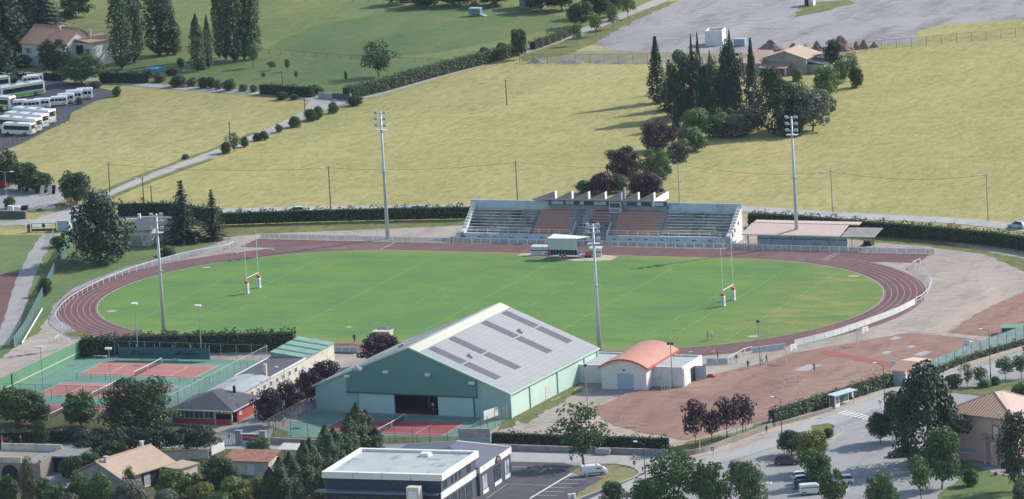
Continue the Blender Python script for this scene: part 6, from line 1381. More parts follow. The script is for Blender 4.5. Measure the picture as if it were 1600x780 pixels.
def car(name, label, cat, px_r, px_f, colour, L=4.2, H=1.5, W=1.76, group=None, estate=.35, world=None):
    """hatchback / suv; px_r, px_f: ground points under the rear and the front"""
    a, b = world if world else (at(*px_r), at(*px_f)); rz = ang(a, b); c = (a+b)/2
    t = thing(name, label, cat, (c.x, c.y, .03), rz, group); hw = W/2; g = .2; l = L/2; hz_ = H*.60
    m = body_mesh([(-l, hw*.80, g+.18, hz_-.12, hw*.74), (-l+.12, hw*.94, g, hz_, hw*.88), (-l*.45, hw, g-.02, hz_+.03, hw*.93), (l*.3, hw, g-.02, hz_+.01, hw*.92), (l*.62, hw*.98, g, hz_-.05, hw*.86), (l-.14, hw*.90, g+.02, hz_-.20, hw*.76), (l, hw*.72, g+.14, hz_-.34, hw*.62)])
    bo = m.build('body', colour, t, False)
    m = body_mesh([(-l+.16, hw*.82, hz_-.02, hz_+.06, hw*.76), (-l+estate+.22, hw*.84, hz_-.02, H-.05, hw*.66), (-l*.2, hw*.86, hz_-.02, H, hw*.68), (l*.08, hw*.85, hz_-.02, H-.04, hw*.66), (l*.52, hw*.80, hz_-.04, hz_+.04, hw*.72)])
    m.build('glasshouse', M_vgl, t)
    m = body_mesh([(-l+estate+.16, hw*.67, H-.07, H-.01, hw*.62), (-l*.2, hw*.70, H-.04, H+.025, hw*.64), (l*.10, hw*.68, H-.07, H-.01, hw*.61)]); m.build('roof', colour, t)
    for s in (-1, 1):
        for x0, x1 in ((-l*.28, -l*.18), (l*.04, l*.40)):
            q = MB(); q.tube([(x0 if x0 < 0 else l*.08, s*hw*.70, H-.05), (x1+.1, s*hw*.87, hz_-.0)], .05, 5); q.build('pillar', colour, t)
        q = MB(); q.box(l*.36, l*.36+.14, s*hw-.02 if s > 0 else s*hw-.2, s*hw+.2 if s > 0 else s*hw+.02, hz_-.02, hz_+.12); q.build('mirror', colour, t)
    wheels(t, (-l*.62, l*.62), hw, .32); lamps(t, l-.06, -l+.02, hw*.84, hz_-.42, hz_-.28)
    q = MB(); q.box(-l-.02, -l+.02, -.26, .26, g+.28, g+.42); q.build('number_plate', M_wpaint, t)
    return t
def minibus(name, label, cat, px_r, px_f, colour, L=5.3, H=2.1, W=1.95, group=None, panel=False, high=0., stripe=None):
    a, b = at(*px_r), at(*px_f); rz = ang(a, b); t = thing(name, label, cat, (a.x, a.y, .03), rz, group)
    hw = W/2; H += high
    m = body_mesh([(0, hw*.92, .35, H-.18, hw*.82), (.12, hw, .28, H-.03, hw*.88), (L*.4, hw, .26, H, hw*.90), (L*.70, hw, .26, H-.02, hw*.88), (L*.83, hw*.99, .26, 1.32, hw*.88), (L*.95, hw*.95, .28, 1.05, hw*.84), (L, hw*.80, .4, .85, hw*.72)])
    m.build('body', colour, t)
    m = body_mesh([(L*.68, hw*.93, 1.25, H-.10, hw*.84), (L*.705, hw*.93, 1.25, H-.12, hw*.82), (L*.83, hw*.92, 1.25, 1.36, hw*.86)]); m.build('windscreen', M_vgl, t)
    for s in (-1, 1):
        for x0, x1 in (((L*.56, L*.72),) if panel else ((.35, L*.2), (L*.22, L*.38), (L*.40, L*.54), (L*.57, L*.72))):
            q = MB(); y = s*hw*.985; q.box(x0, x1, min(y, y+s*.03), max(y, y+s*.03), 1.22, H-.42-high*.6); q.build('side_window', M_vgl, t)
        q = MB(); q.box(L*.70, L*.73, s*hw+(.0 if s > 0 else -.22), s*hw+(.22 if s > 0 else 0), 1.15, 1.4); q.build('mirror', M_black, t)
        if panel: q = MB(); y = s*hw; q.box(L*.1, L*.78, min(y, y+s*.025), max(y, y+s*.025), .5, .66); q.build('side_moulding', M_black, t)
    q = MB(); q.box(-.03, .03, -hw*.72, hw*.72, 1.22, H-.38); q.build('rear_window', M_vgl, t)
    if stripe: q = MB(); q.box(.3, L*.6, -hw-.02, -hw-.003, .6, .9); q.build('side_stripe', stripe, t)
    if panel: q = MB(); [q.box(L*x, L*x+.06, -hw*.8, hw*.8, H+.01, H+.08) for x in (.15, .6)]; q.build('roof_rack', M_rim, t)
    wheels(t, (L*.18, L*.80), hw, .34); lamps(t, L-.08, 0.0, hw*.9, .72, .9, .2, .5)
    return t
def coach(name, label, cat, px_r, px_f, L=12., H=3.2, W=2.5, group=None, green=False, small=False, logo=False):
    a, b = at(*px_r), at(*px_f); rz = ang(a, b); t = thing(name, label, cat, (a.x, a.y, .03), rz, group); hw = W/2
    m = body_mesh([(0, hw*.93, .45, H-.22, hw*.84), (.15, hw, .32, H-.02, hw*.92), (L*.5, hw, .30, H, hw*.93), (L-.5, hw, .32, H-.03, hw*.90), (L-.1, hw*.95, .35, H*.70, hw*.86), (L, hw*.86, .45, H*.40, hw*.8)])
    m.build('body', M_vw, t)
    for s in (-1, 1):
        y = s*hw; q = MB(); q.box(.5, L-.75, min(y, y+s*.03), max(y, y+s*.03), H*.46, H*.80); wb = q.build('side_glazing', M_vgl, t)
        q = MB(); [q.box(x, x+.06, min(y+s*.031, y+s*.04), max(y+s*.031, y+s*.04), H*.46, H*.80) for x in [1.6+i*1.5 for i in range(int((L-2.5)/1.5))]]; q.build('glazing_bars', M_black, wb)
        if green:
            q = MB(); q.box(.4, L-.6, min(y, y+s*.025), max(y, y+s*.025), .5, H*.40); q.build('green_flank', M_vgreen, t)
            q = MB(); q.box(.3, L-.6, min(y*.97, y*.97+s*.05), max(y*.97, y*.97+s*.05), H*.87, H*.92); q.build('green_line', M_vgreen, t)
        q = MB(); q.tube([(L-.2, s*hw*.9, H*.82), (L+.35, s*(hw+.2), H*.80), (L+.35, s*(hw+.2), H*.6)], .07, 5); q.build('mirror', M_black, t)
    q = MB(); q.box(-.035, .04, -hw*.72, hw*.72, H*.55, H*.86); rw = q.build('rear_window', M_vgl, t)
    q = MB(); q.box(-.05, -.036, -hw*.55, -hw*.2, H*.68, H*.8); q.build('route_display', mat('amber_display', (.6, .22, .03)), rw)
    if logo: q = MB(); q.ball((-.03, .1, H*.40), .02, .55, .2, 12, 6); q.build('rear_emblem', mat('sky_blue_print', (.12, .38, .7)), t)
    q = body_mesh([(L-.45, hw*.93, H*.42, H*.86, hw*.86), (L-.12, hw*.90, H*.40, H*.74, hw*.82), (L+.02, hw*.82, H*.38, H*.44, hw*.78)]); q.build('windscreen', M_vgl, t)
    for x in ((L*.3, L*.62) if not small else (L*.5,)):
        q = MB(); q.box(x, x+1.1, -.42, .42, H+.002, H+.13); q.build('roof_hatch', mat('hatch_grey', (.32, .33, .35)), t)
    wheels(t, (L*.22, L*.78), hw, .48 if not small else .38, .3); lamps(t, L-.02, 0.0, hw*.92, .75, .9, .2, .45)
    return t
G_b, G_v = 'coaches in the bus park', 'minibuses in the bus park'
coach('minibus', 'small white coach parked nearest the wire fence', 'minibus', (53, 211.5), (3, 209.5), 8.0, 2.75, 2.25, G_b, small=True)
coach('coach', 'white coach with blue rear emblem behind the small coach', 'coach', (62, 207), (6, 202.6), 12, 3.2, 2.5, G_b, logo=True)
coach('coach', 'white coach second behind the small coach', 'coach', (72, 200.5), (14, 195.5), 12, 3.2, 2.5, G_b, logo=True)
coach('coach', 'white coach with rear furthest right in the bus row', 'coach', (83, 194), (26, 188.5), 12, 3.3, 2.5, G_b)
coach('coach', 'green flanked coach behind the row of white coaches', 'coach', (21, 173), (-40, 169), 12, 3.3, 2.5, G_b, green=True)
coach('coach', 'green and white coach facing the camera, right of two', 'coach', (67, 147), (20, 154.5), 12, 3.3, 2.5, G_b, green=True)
coach('coach', 'green and white coach facing the camera, left of two', 'coach', (48, 150), (-2, 157), 12, 3.3, 2.5, G_b, green=True)
coach('coach', 'green and white coach at far left edge by the villa bushes', 'coach', (14, 138), (-40, 145), 11, 3.1, 2.5, G_b, green=True)
for nm, lb_, r_, f_, hi in (('minibus', 'white minibus with three side windows, foremost in van row', (106, 164.3), (75, 166.2), 0), ('minibus', 'white minibus just behind the foremost van', (117, 161), (88, 162.8), .15), ('minibus', 'white high-roof minibus third in the van row', (129.5, 157), (100, 158.6), .3), ('minibus', 'white high-roof minibus at right end of van row', (145.5, 154), (117, 155.6), .35), ('minibus', 'white minibus with rear window beside leafy shrub', (79.5, 168.6), (50, 170), .1), ('minibus', 'white minibus half hidden by leafy shrub', (64, 170.6), (34, 172.4), .1), ('minibus', 'white minibus beside green coach, rear facing right', (42, 171), (10, 173), .2)):
    minibus(nm, lb_, 'minibus', r_, f_, M_vw, 5.4, 2.2, 2.0, G_v, high=hi)
minibus('minibus', 'white minibus parked apart near the villa road, front one', 'minibus', (62, 131), (33, 133.6), M_vw, 5.4, 2.1, 2.0, G_v); minibus('minibus', 'white minibus parked apart near villa road, rear one', 'minibus', (68, 129), (40, 131), M_vw, 5.4, 2.1, 2.0, G_v)
minibus('white_van', 'white panel van parked on marked bay beside grass island', 'van', (908, 744.5), (948, 741), M_vw, 4.5, 1.82, 1.82, None, panel=True)
M_brown = paint('brown_metallic', (.10, .065, .055)); M_cblue = paint('navy_car_paint', (.03, .07, .16)); M_cwhite = M_vw; M_cgreen = paint('green_car_paint', (.035, .12, .05)); M_cdark = paint('midnight_car_paint', (.02, .025, .05)); M_csil = paint('pale_blue_car_paint', (.45, .52, .58))
G_c = 'cars in the tree-shaded car park'
car('parked_car', 'brown four-by-four parked beside dark shrub trees', 'car', (1210, 726), (1251, 725.5), M_brown, 4.4, 1.68, 1.85, G_c)
car('parked_car', 'white hatchback at far end of the parked row', 'car', (1238, 751), (1272, 748), M_cwhite, 4.1, 1.45, 1.72, G_c); car('parked_car', 'pale blue hatchback second in the parked row', 'car', (1240, 757.5), (1274, 754.5), M_csil, 4.1, 1.45, 1.72, G_c); car('parked_car', 'navy blue hatchback third in the parked row', 'car', (1242, 764), (1277, 761), M_cblue, 4.2, 1.45, 1.74, G_c)
minibus('parked_van', 'white small van with red tail lamps nearest in parked row', 'van', (1249, 773.5), (1286, 771), M_vw, 4.2, 1.8, 1.75, G_c)
car('parked_car', 'white car with nose behind tree near bottom centre right', 'car', (1331, 755), (1300, 757), M_cwhite, 4.1, 1.45, 1.72, G_c); car('parked_car', 'dark green car parked beneath the giant conifer', 'car', (1424, 713), (1388, 714.5), M_cgreen, 4.2, 1.5, 1.75, G_c); car('parked_car', 'dark blue car at right edge beside pink roof', 'car', (1592, 612), (1583, 627), M_cdark, 4.3, 1.5, 1.78, G_c)
G_r = 'cars passing behind the stadium hedges'
car('passing_car', 'white car on the road above left hedge', 'car', (455, 334.5), (488, 333.5), M_cwhite, 4.3, 1.5, 1.75, G_r); car('passing_car', 'pale blue car roof showing above hedge near grandstand', 'car', (643, 332.5), (670, 332), M_csil, 4.2, 1.45, 1.75, G_r); car('passing_car', 'pale blue car on road at the far right edge', 'car', (1606, 358.5), (1574, 355), M_csil, 4.2, 1.45, 1.75, G_r)
car('parked_car', 'pale car parked by far dark trees at top edge', 'car', (625, 4), (650, 3.5), M_csil, 4.3, 1.5, 1.75); car('parked_car', 'dark car parked by far dark trees at top edge', 'car', (652, 6.5), (674, 6), M_cdark, 4.3, 1.4, 1.75)
# livestock trailer in the far field
p = at(733, 26); t = thing('livestock_trailer', 'teal livestock trailer with open ramp in far mown field', 'trailer', p, .05)
m = MB(); m.box(0, 2.9, 0, 1.8, .45, 1.9); m.build('body', ribbed('teal_boards', (.10, .30, .32), (.08, .24, .26), .25, 2, .6, .4), t); m = MB(); m.box(-.05, 2.95, -.05, 1.85, 1.903, 2.05); m.build('roof', M_csil, t)
m = MB(); m.slab([(2.95, .1, .5), (2.95, 1.7, .5), (4.3, 1.7, .05), (4.3, .1, .05)], .06); m.build('ramp', M_metal, t); m = MB(); m.box(2.4, 2.93, -.02, -.003, .9, 1.7); m.build('end_panel', mat('faded_red', (.45, .2, .2)), t); wheels(t, (1.0, 1.8), .95, .3)
for c in kids(t):
    if c.name.startswith('wheel'): c.location.y = .9
# red farm machinery and clutter in the yard at left
M_fred = mat('farm_red', (.34, .035, .05), (.25, .03, .04), 2, .6)
def tine_machine(x, y, label, s=1.):
    p = at(x, y); t = thing('farm_machine', label, 'farm machine', p, rnd.uniform(-.5, .5), 'red machines along the yard bank')
    q = MB(); q.box(0, 2.2*s, 0, .3, .5, .8); q.box(.9*s, 1.2*s, -1.0, 0, .5, .7); q.build('frame', M_fred, t)
    q = MB(); [q.tube([(i*.4*s+.1, .1, .6), (i*.4*s+.1, .5, .9), (i*.4*s+.1, .6, .02)], .06, 5) for i in range(6)]; q.build('tines', M_black, t)['kind'] = 'stuff'
    for xx in (.2, 2.0*s): q = MB(); q.wheel((xx, -.2, .45), .45, .2, 12); q.build('wheel', M_tyre, t)
    q = MB(); q.box(.5, 1.7*s, -.1, .5, .8, 1.5); q.build('hopper', M_fred, t)
tine_machine(30, 296, 'red farm machine at left of the bank row'); tine_machine(41, 298, 'red farm machine second along the bank row'); tine_machine(57, 301, 'red farm machine nearest leaning planks', 1.2)
p = at(-6, 294); t = thing('red_skip', 'dark red skip at left edge below the bank', 'skip', p, .1); q = MB(); q.xprofile([(0, 1.6), (.3, .15), (2.2, .15), (2.5, 1.6)], 0, 2.4); q.build('body', M_fred, t); q = MB(); q.box(-.06, 2.46, -.06, 2.56, 1.603, 1.7); q.build('rim', M_fred, t)
for x, y, lb_ in ((66, 303, 'wooden board leaning toward the bank, left one'), (78, 304, 'wooden board leaning upright by the bank'), (84, 303, 'dark wooden board leaning at row end')):
    p = at(x, y); o = MB().cbox((0, 0, .9), .9, .1, 2.0, 0, -.3).build('leaning_board', M_cwall if x < 80 else M_int, loc=p); tag(o, lb_, 'board', 'boards leaning by the yard bank')
for x, y, lb_, m_ in ((12, 331, 'white wrapped pallet load in yard, front', M_wpaint), (22, 332, 'white wrapped pallet load beside front pallet', M_wpaint), (29, 330, 'grey wrapped pallet load in the yard', M_csil), (34, 331, 'dark pallet load at right of wrapped pallets', M_int)):
    p = at(x, y); t = thing('pallet_load', lb_, 'pallet', p, .1, 'pallet loads in the yard'); q = MB(); q.box(0, 1.2, 0, 1.0, .16, 1.25); q.build('wrapped_load', m_, t); q = MB(); [q.box(0, 1.2, i*.42, i*.42+.14, .0, .155) for i in range(3)]; q.build('pallet', M_cwall, t)
for x, y, lb_, m_, w_ in ((58, 331, 'dark rusty trough lying by the yard fence', M_int, 1.2), (66, 328, 'white pipes stacked beside the yard fence', M_wpaint, 3.0), (74, 324, 'rusty beams stacked under the yard fence', M_tiler, 4.2)):
    p = at(x, y); t = thing('scrap_stack', lb_, 'stack', p, .75)
    for i in range(3): q = MB(); q.tube([(0, i*.3, .15), (w_, i*.3, .15)], .14, 6); q.build('length', m_, t)
    q = MB(); q.tube([(.1, .3, .4), (w_-.1, .3, .4)], .14, 6); q.build('length', m_, t)
# ================================================================ PEOPLE
M_skin = mat('skin', (.42, .26, .19), (.38, .23, .17), 6, .6); M_hair = mat('dark_hair', (.03, .022, .018), (.02, .015, .012), 8, .7); M_shoe = mat('shoes', (.3, .3, .3), (.1, .1, .1), 6, .6)
def person(x, y, h, label, top, low, facing=0., stride=.5, cap=None, long=False, zoff=0., shoe=None, arms=.35, at_=None):
    """one continuous skinned figure standing or striding; clothes by body region"""
    k = h/1.75; g = at(x, y) if at_ is None else at_
    V = {'pel': (0, 0, .96, .135), 'waist': (.0, 0, 1.10, .12), 'chest': (.01, 0, 1.32, .15), 'neck': (.015, 0, 1.50, .055), 'jaw': (.025, 0, 1.57, .07), 'head': (.02, 0, 1.67, .098), 'crown': (.01, 0, 1.745, .06), 'nose': (.125, 0, 1.635, .014)}
    E = [('pel', 'waist'), ('waist', 'chest'), ('chest', 'neck'), ('neck', 'jaw'), ('jaw', 'head'), ('head', 'crown'), ('head', 'nose')]
    for s, n in ((1, 'l'), (-1, 'r')):
        st = stride*s
        V.update({n+'hip': (0, .095*s, .90, .098), n+'knee': (.16*st+.04*abs(st), .10*s, .50, .062), n+'ank': (.30*st-.10*abs(st), .10*s, .09+.05*abs(st)*(s < 0), .042), n+'toe': (.30*st+.08, .115*s, .04+.02*abs(st)*(s < 0), .036),
                  n+'sh': (.0, .19*s, 1.42, .062), n+'elb': (-arms*.4*st-.02, .26*s, 1.13, .042), n+'wri': (-arms*st+.10, .25*s, .90, .032), n+'hand': (-arms*st+.13, .24*s, .82, .034)})
        E += [('pel', n+'hip'), (n+'hip', n+'knee'), (n+'knee', n+'ank'), (n+'ank', n+'toe'), ('chest', n+'sh'), (n+'sh', n+'elb'), (n+'elb', n+'wri'), (n+'wri', n+'hand')]
    names = list(V); me = bpy.data.meshes.new('body'); me.from_pydata([tuple(c*k for c in V[n][:3]) for n in names], [(names.index(a), names.index(b)) for a, b in E], [])
    o = bpy.data.objects.new('body', me); COL.objects.link(o); md = o.modifiers.new('s', 'SKIN'); sv = me.skin_vertices[0].data
    for i, n in enumerate(names): sv[i].radius = (V[n][3]*k,)*2
    sv[0].use_root = True; sb = o.modifiers.new('u', 'SUBSURF'); sb.levels = 1; sb.render_levels = 1
    dg = bpy.context.evaluated_depsgraph_get(); m2 = bpy.data.meshes.new_from_object(o.evaluated_get(dg)); bpy.data.objects.remove(o); bpy.data.meshes.remove(me)
    m2.materials.clear(); [m2.materials.append(q) for q in (M_skin, top, low, shoe or M_shoe)]
    for p in m2.polygons:
        c = p.center/k; p.use_smooth = True; arm = abs(c.y) > .205 and c.z > .75
        if c.z > 1.52 or (arm and c.z < (1.22 if not long else .92)): p.material_index = 0
        elif arm or c.z > 1.0: p.material_index = 1
        elif c.z < .075: p.material_index = 3
        elif c.z < (.52 if not long else .12): p.material_index = 0
        else: p.material_index = 2
    t = thing('person', label, 'person', (g.x, g.y, zoff), facing)
    b = bpy.data.objects.new('body', m2); COL.objects.link(b); b.parent = t
    q = MB(); q.ball((-.012*k, 0, 1.70*k), .112*k, .10*k, .085*k, 10, 6); q.build('hair' if not cap else 'cap', cap or M_hair, t, True)
    if cap: q = MB(); q.slab([(.08*k, -.07*k, 1.70*k), (.2*k, -.06*k, 1.69*k), (.2*k, .06*k, 1.69*k), (.08*k, .07*k, 1.70*k)], .015); q.build('cap_peak', cap, t)
    return t
C = lambda n, c: mat('cloth_'+n, c, tuple(v*.8 for v in c), 4, .9)
cb, cw, ck, cr, cg, cn = C('sky', (.16, .42, .58)), C('white', (.68, .68, .66)), C('black', (.025, .025, .03)), C('red', (.55, .05, .06)), C('grey', (.25, .25, .27)), C('blue', (.2, .3, .5))
person(1106.3, 533, 1.68, 'person in light blue top walking on pitch edge', cb, cg, -2.2, .5, zoff=.12); person(1112.8, 532.5, 1.70, 'person in white shirt and cap beside walker in blue', cw, cg, -2.2, .45, cap=cw, zoff=.12)
person(1121.5, 563, 1.75, 'person in dark clothes behind the grey barrier', ck, ck, .3, .3, long=True, zoff=.07); person(1151, 568, 1.75, 'person in dark vest and pale shorts by sloping rail', ck, cw, -1.2, .4); person(1169, 577.5, 1.80, 'person in black walking across the gravel', ck, ck, -1.9, .9); person(1190.5, 570, 1.72, 'person in white shirt beside the lamp pole', cw, cg, 2.6, .4); person(1198, 569, 1.78, 'person in dark shirt striding past lamp pole', ck, cg, -.3, 1.)
person(1272.5, 581, 1.62, 'player in red shirt and dark shorts on clay court', cr, ck, -1.5, .9); person(1096, 591.5, 1.72, 'person in dark clothes at the annex open door', ck, cg, -1.0, .3, long=True); person(1198, 679.5, 1.74, 'person in dark top and pale blue shorts on pavement', ck, cn, -2.0, .6)
person(554, 536.5, 1.78, 'person in black standing at near edge of pitch', ck, ck, -1.5, .3, long=True, zoff=.1); person(677, 643.5, 1.75, 'person in white shirt inside the hall doorway', cw, ck, -1.6, .4, zoff=.12)
# ================================================================ POLES, LAMPS, FENCES, SIGNS, COURT FURNITURE
M_wood = mat('pole_wood', (.13, .10, .085), (.09, .07, .06), 1.5, .95); M_pole = mat('pole_concrete', (.36, .34, .31), (.29, .27, .25), 1.2, .9); M_lgreen = mat('lamp_green', (.05, .085, .08), (.04, .07, .065), 2, .5); M_wire = mat('cable', (.05, .05, .05))
def telegraph(x, yb, yt, label, m_=None, lampdir=None, r=.13):
    p = at(x, yb); h = hgt(x, yb, yt); t = thing('utility_pole', label, 'utility pole', p, 0, 'utility poles across the fields')
    q = MB(); q.tube([(0, 0, 0), (0, 0, h)], r, 8, r*.7); q.build('pole', m_ or M_wood, t)
    q = MB(); q.box(-.5, .5, -.05, .05, h-.45, h-.33); q.box(-.42, -.36, -.03, .03, h-.33, h-.15); q.box(.36, .42, -.03, .03, h-.33, h-.15); q.build('crossarm', M_metal, t)
    if lampdir is not None:
        q = MB(); dx, dy = math.cos(lampdir), math.sin(lampdir); q.tube([(0, 0, h-.8), (dx*.7, dy*.7, h-.45), (dx*1.3, dy*1.3, h-.4)], .04, 5); a_ = q.build('lamp_arm', M_metal, t)
        q = MB(); q.cbox((dx*1.5, dy*1.5, h-.42), .7, .3, .16, lampdir); q.build('lamp_head', M_wpaint, a_)
    return p, h
P_ = {}
for k_, x, yb, yt, lb_, m_, ld in (('a', 172, 301, 254, 'dark wooden pole beside lane at left', None, None), ('b', 225, 318, 276, 'wooden pole with lamp behind pavilion, left of pair', None, PI), ('c', 237.5, 321, 290, 'short wooden pole behind pavilion, right of pair', None, None), ('d', 517, 328, 260, 'wooden lamp pole behind hedge left of the stand', None, PI), ('e', 809, 318, 251, 'wooden pole behind left half of grandstand', None, None), ('f', 1062, 320, 254, 'concrete lamp pole right of thicket above grandstand', M_pole, PI), ('g', 1301, 332, 266, 'concrete lamp pole in meadow above the hedge', M_pole, PI), ('h', 1544, 346, 271, 'concrete lamp pole in meadow at far right', M_pole, PI),
                                  ('i', 792, 165, 124, 'thin lone pole standing in the middle meadow', None, None), ('j', 477, 181, 152, 'dark pole at lower lane bush', None, None), ('k', 442, 141, 113, 'dark pole with bright band behind driveway hedge', None, None), ('l', 360, 222, 190, 'pole rising from bush on lower lane', None, None), ('m', 1052, 196, 160, 'pale pole beside red plum tree with stay wire', M_pole, None), ('n', 112, 336, 308, 'dark wooden pole at corner of the yard fence', None, None), ('o', 66, 16, -8, 'thin pole on slope above the cedar', None, None), ('p', 1032, 308, 276, 'thin pole in the reddish thicket above grandstand', M_pole, None)):
    P_[k_] = telegraph(x, yb, yt, lb_, m_, ld)
def wire(a, b, label, sag=.9, da=.35, db=.35):
    (p, h), (q, g) = P_[a], P_[b]; A_ = Vector((p.x, p.y, h-da)); B_ = Vector((q.x, q.y, g-db)); pts = [A_.lerp(B_, i/10)-Vector((0, 0, sag*4*(i/10)*(1-i/10))) for i in range(11)]
    m = MB(); m.tube([v-A_ for v in pts], .02, 4); tag(m.build('overhead_cable', M_wire, loc=A_), label, 'cable', 'overhead cables')
wire('a', 'd', 'overhead cable from left lane pole to hedge pole'); wire('d', 'e', 'overhead cable from hedge pole to grandstand pole'); wire('e', 'f', 'overhead cable above the grandstand roof'); wire('f', 'g', 'overhead cable between the two concrete lamp poles', 1.2); wire('g', 'h', 'overhead cable across the right meadow', 1.2)
(p, h) = P_['m']; A_ = Vector((p.x, p.y, h-.2)); B_ = at(1010, 191); m = MB(); m.tube([(0, 0, 0), tuple(B_-A_)], .03, 4); tag(m.build('stay_wire', M_metal, loc=A_), 'pale stay wire slanting down left of the pale pole', 'cable')
def street_lamp(x, yb, yt, label, dirs, m_=None, arm=1.6, head=(.75, .32, .18), grp='street lamps', r=.09):
    p = at(x, yb); h = hgt(x, yb, yt); t = thing('street_lamp', label, 'street lamp', p, 0, grp)
    q = MB(); q.tube([(0, 0, 0), (0, 0, h-.25)], r, 8, r*.6); q.build('pole', m_ or M_lgreen, t); q = MB(); q.tube([(0, 0, 0), (0, 0, .9)], r*1.5, 8); q.build('base', m_ or M_lgreen, t)
    for d in dirs:
        dx, dy = math.cos(d), math.sin(d); q = MB(); q.tube([(0, 0, h-.3), (dx*arm*.35, dy*arm*.35, h-.05), (dx*arm, dy*arm, h)], r*.5, 6); a_ = q.build('arm', m_ or M_lgreen, t)
        q = MB(); q.cbox((dx*(arm+head[0]*.4), dy*(arm+head[0]*.4), h), *head, d); q.build('lamp_head', M_wpaint, a_)
L_ = PI*.88
street_lamp(1071, 645, 536, 'x', [0]) if False else None
for x, yb, yt, lb_, ds in ((1009, 760, 692, 'green street lamp beside the no-entry sign', [L_]), (1222, 681, 622, 'green street lamp on kerb below purple trees', [L_]), (1383, 642, 569, 'green street lamp beside the give-way sign', [L_]), (1548, 592, 516, 'green street lamp at bend near the mat cover', [L_])): street_lamp(x, yb, yt, lb_, ds)
street_lamp(448, 650, 575, 'white arm street lamp before changing rooms among purple trees', [L_], M_metal); street_lamp(171, 664, 642, 'short white lamp in front of big dark tree', [.3], M_metal, .7, (.5, .3, .2)); street_lamp(11, 318, 268, 'double headed lamp in the yard at left', [0, PI], M_metal, 1.3); street_lamp(559, 552, 512, 'single white lamp at near pitch edge beside hut', [PI], M_metal, 1.2)
G_t = 'tennis court floodlights'
for x, yb, yt, lb_ in ((69, 629, 543, 'tennis light at left beside green practice wall'), (174, 607, 545, 'tennis light between the two nets'), (216, 556, 475, 'tennis light against tall hedge, left one'), (315, 556, 478, 'tennis light against tall hedge, right one')):
    p = at(x, yb); h = hgt(x, yb, yt); t = thing('tennis_floodlight', lb_, 'floodlight', p, 0, G_t); q = MB(); q.tube([(0, 0, 0), (0, 0, h)], .10, 8, .07); q.build('pole', M_metal, t)
    for s in (-.32, .32): q = MB(); q.cbox((s, -.15, h+.08), .6, .55, .26, .15, .3); q.build('lamp_head', M_wpaint, t)
def court_lamp(x, yb, yt, label, m_=M_pole, two=True):
    p = at(x, yb); h = hgt(x, yb, yt); t = thing('court_lamp', label, 'floodlight', p, 0, 'slim lamps by the clay court'); q = MB(); q.tube([(0, 0, 0), (0, 0, h)], .1, 8, .075); q.build('pole', m_, t)
    for s in ((-.35, .35) if two else (0,)): q = MB(); q.cbox((s, -.1, h), .5, .4, .3, 0, .4); q.build('lamp_head', M_black, t)
court_lamp(1051, 606, 537, 'slim twin-head lamp in front of vaulted annex'); court_lamp(1188, 573, 502, 'slim lamp among people beside barrier', M_pole, False); court_lamp(918, 636, 571, 'slim lamp in front of the annex left wing', M_pole, False)
# ---- wire fences
def wire_fence(px, h, label, step=2.6, m_=None, net=None, top=True, name='wire_fence', grp='wire mesh fences', world=False, r=.045, cat='fence', wall=None):
    pts = [Vector(p) for p in px] if world else P2(px); o = pts[0].copy(); t = thing(name, label, cat, o, 0, grp); pr = along(pts, step); m_ = m_ or M_metal
    for p, a in pr[:99]: q = MB(); q.tube([(0, 0, 0), (0, 0, h)], r, 6); q.build('post', m_, t, loc=p-o)
    if top: q = MB(); q.tube([p-o+Vector((0, 0, h)) for p, a in pr], r*.55, 4); q.build('top_wire', m_, t)
    if net:
        q = MB(); n = len(pr); v = [p-o for p, a in pr]; q.add([(p.x, p.y, .05) for p in v]+[(p.x, p.y, h-.03) for p in v], [(i, i+1, n+i+1, n+i) for i in range(n-1)]); q.build('netting', net, t)
    return t
N_g = netting('wire_netting', (.22, .26, .26), .16); N_d = netting('dark_netting', (.06, .09, .09), .12); N_b = netting('blue_screen', (.10, .20, .22), .8)
wire_fence([(-19.3, -61, 0), (-19.3, -119, 0)], 3.0, 'tall wire fence along right side of tennis courts', 3.0, M_metal, N_g, world=True)
wire_fence([(WX, -60.9, 0), (-19.5, -60.9, 0)], 3.0, 'tall wire fence behind tennis courts before the hedge', 3.2, M_metal, N_d, world=True)
wire_fence([(WX+8, -81.2, 0), (-22, -81.2, 0)], 1.2, 'low wire fence between upper and middle tennis courts', 3.2, M_lgreen, N_g, world=True)
wire_fence([(WX+2, -99.0, 0), (-20, -99.0, 0)], 3.0, 'tall wire fence between middle and lowest tennis courts', 3.2, M_lgreen, N_g, world=True)
wire_fence([(7.3, -100, 0), (7.3, -121.6, 0), (46.2, -121.6, 0), (46.2, -101.8, 0)], 3.0, 'tall wire fence enclosing crimson court before the hall', 3.4, M_lgreen, N_g, world=True)
wire_fence([(545, 694), (640, 693), (715, 694)], 1.4, 'low wire fence on grass bank behind office roof', 2.6, M_lgreen, N_g)
wire_fence([(1047, 708), (1080, 705), (1112, 697), (1160, 680.5), (1206, 664)], 1.6, 'post and wire fence below row of purple trees', 2.6, mat('rusty_post', (.16, .12, .11)), None)
wire_fence([(812, 98.5), (900, 99.5), (1012, 99)], 2.2, 'post and wire fence at rubble strip edge', 3.4, mat('rusty_post', (.16, .12, .11)), N_g)
wire_fence([(1330, 82), (1420, 74), (1520, 65), (1610, 56)], 2.2, 'post and wire fence between meadow and gravel lot', 3.6, mat('rusty_post', (.16, .12, .11)), N_g)
wire_fence([(200, 78), (300, 80), (410, 84), (520, 92), (600, 97), (690, 100)], 1.2, 'low wooden post fence across the mown lawn', 3.6, M_wood, N_g)
wire_fence([(405, 3), (500, 4), (600, 5)], 1.3, 'low post fence at far edge of the field', 4.5, M_wood, None)
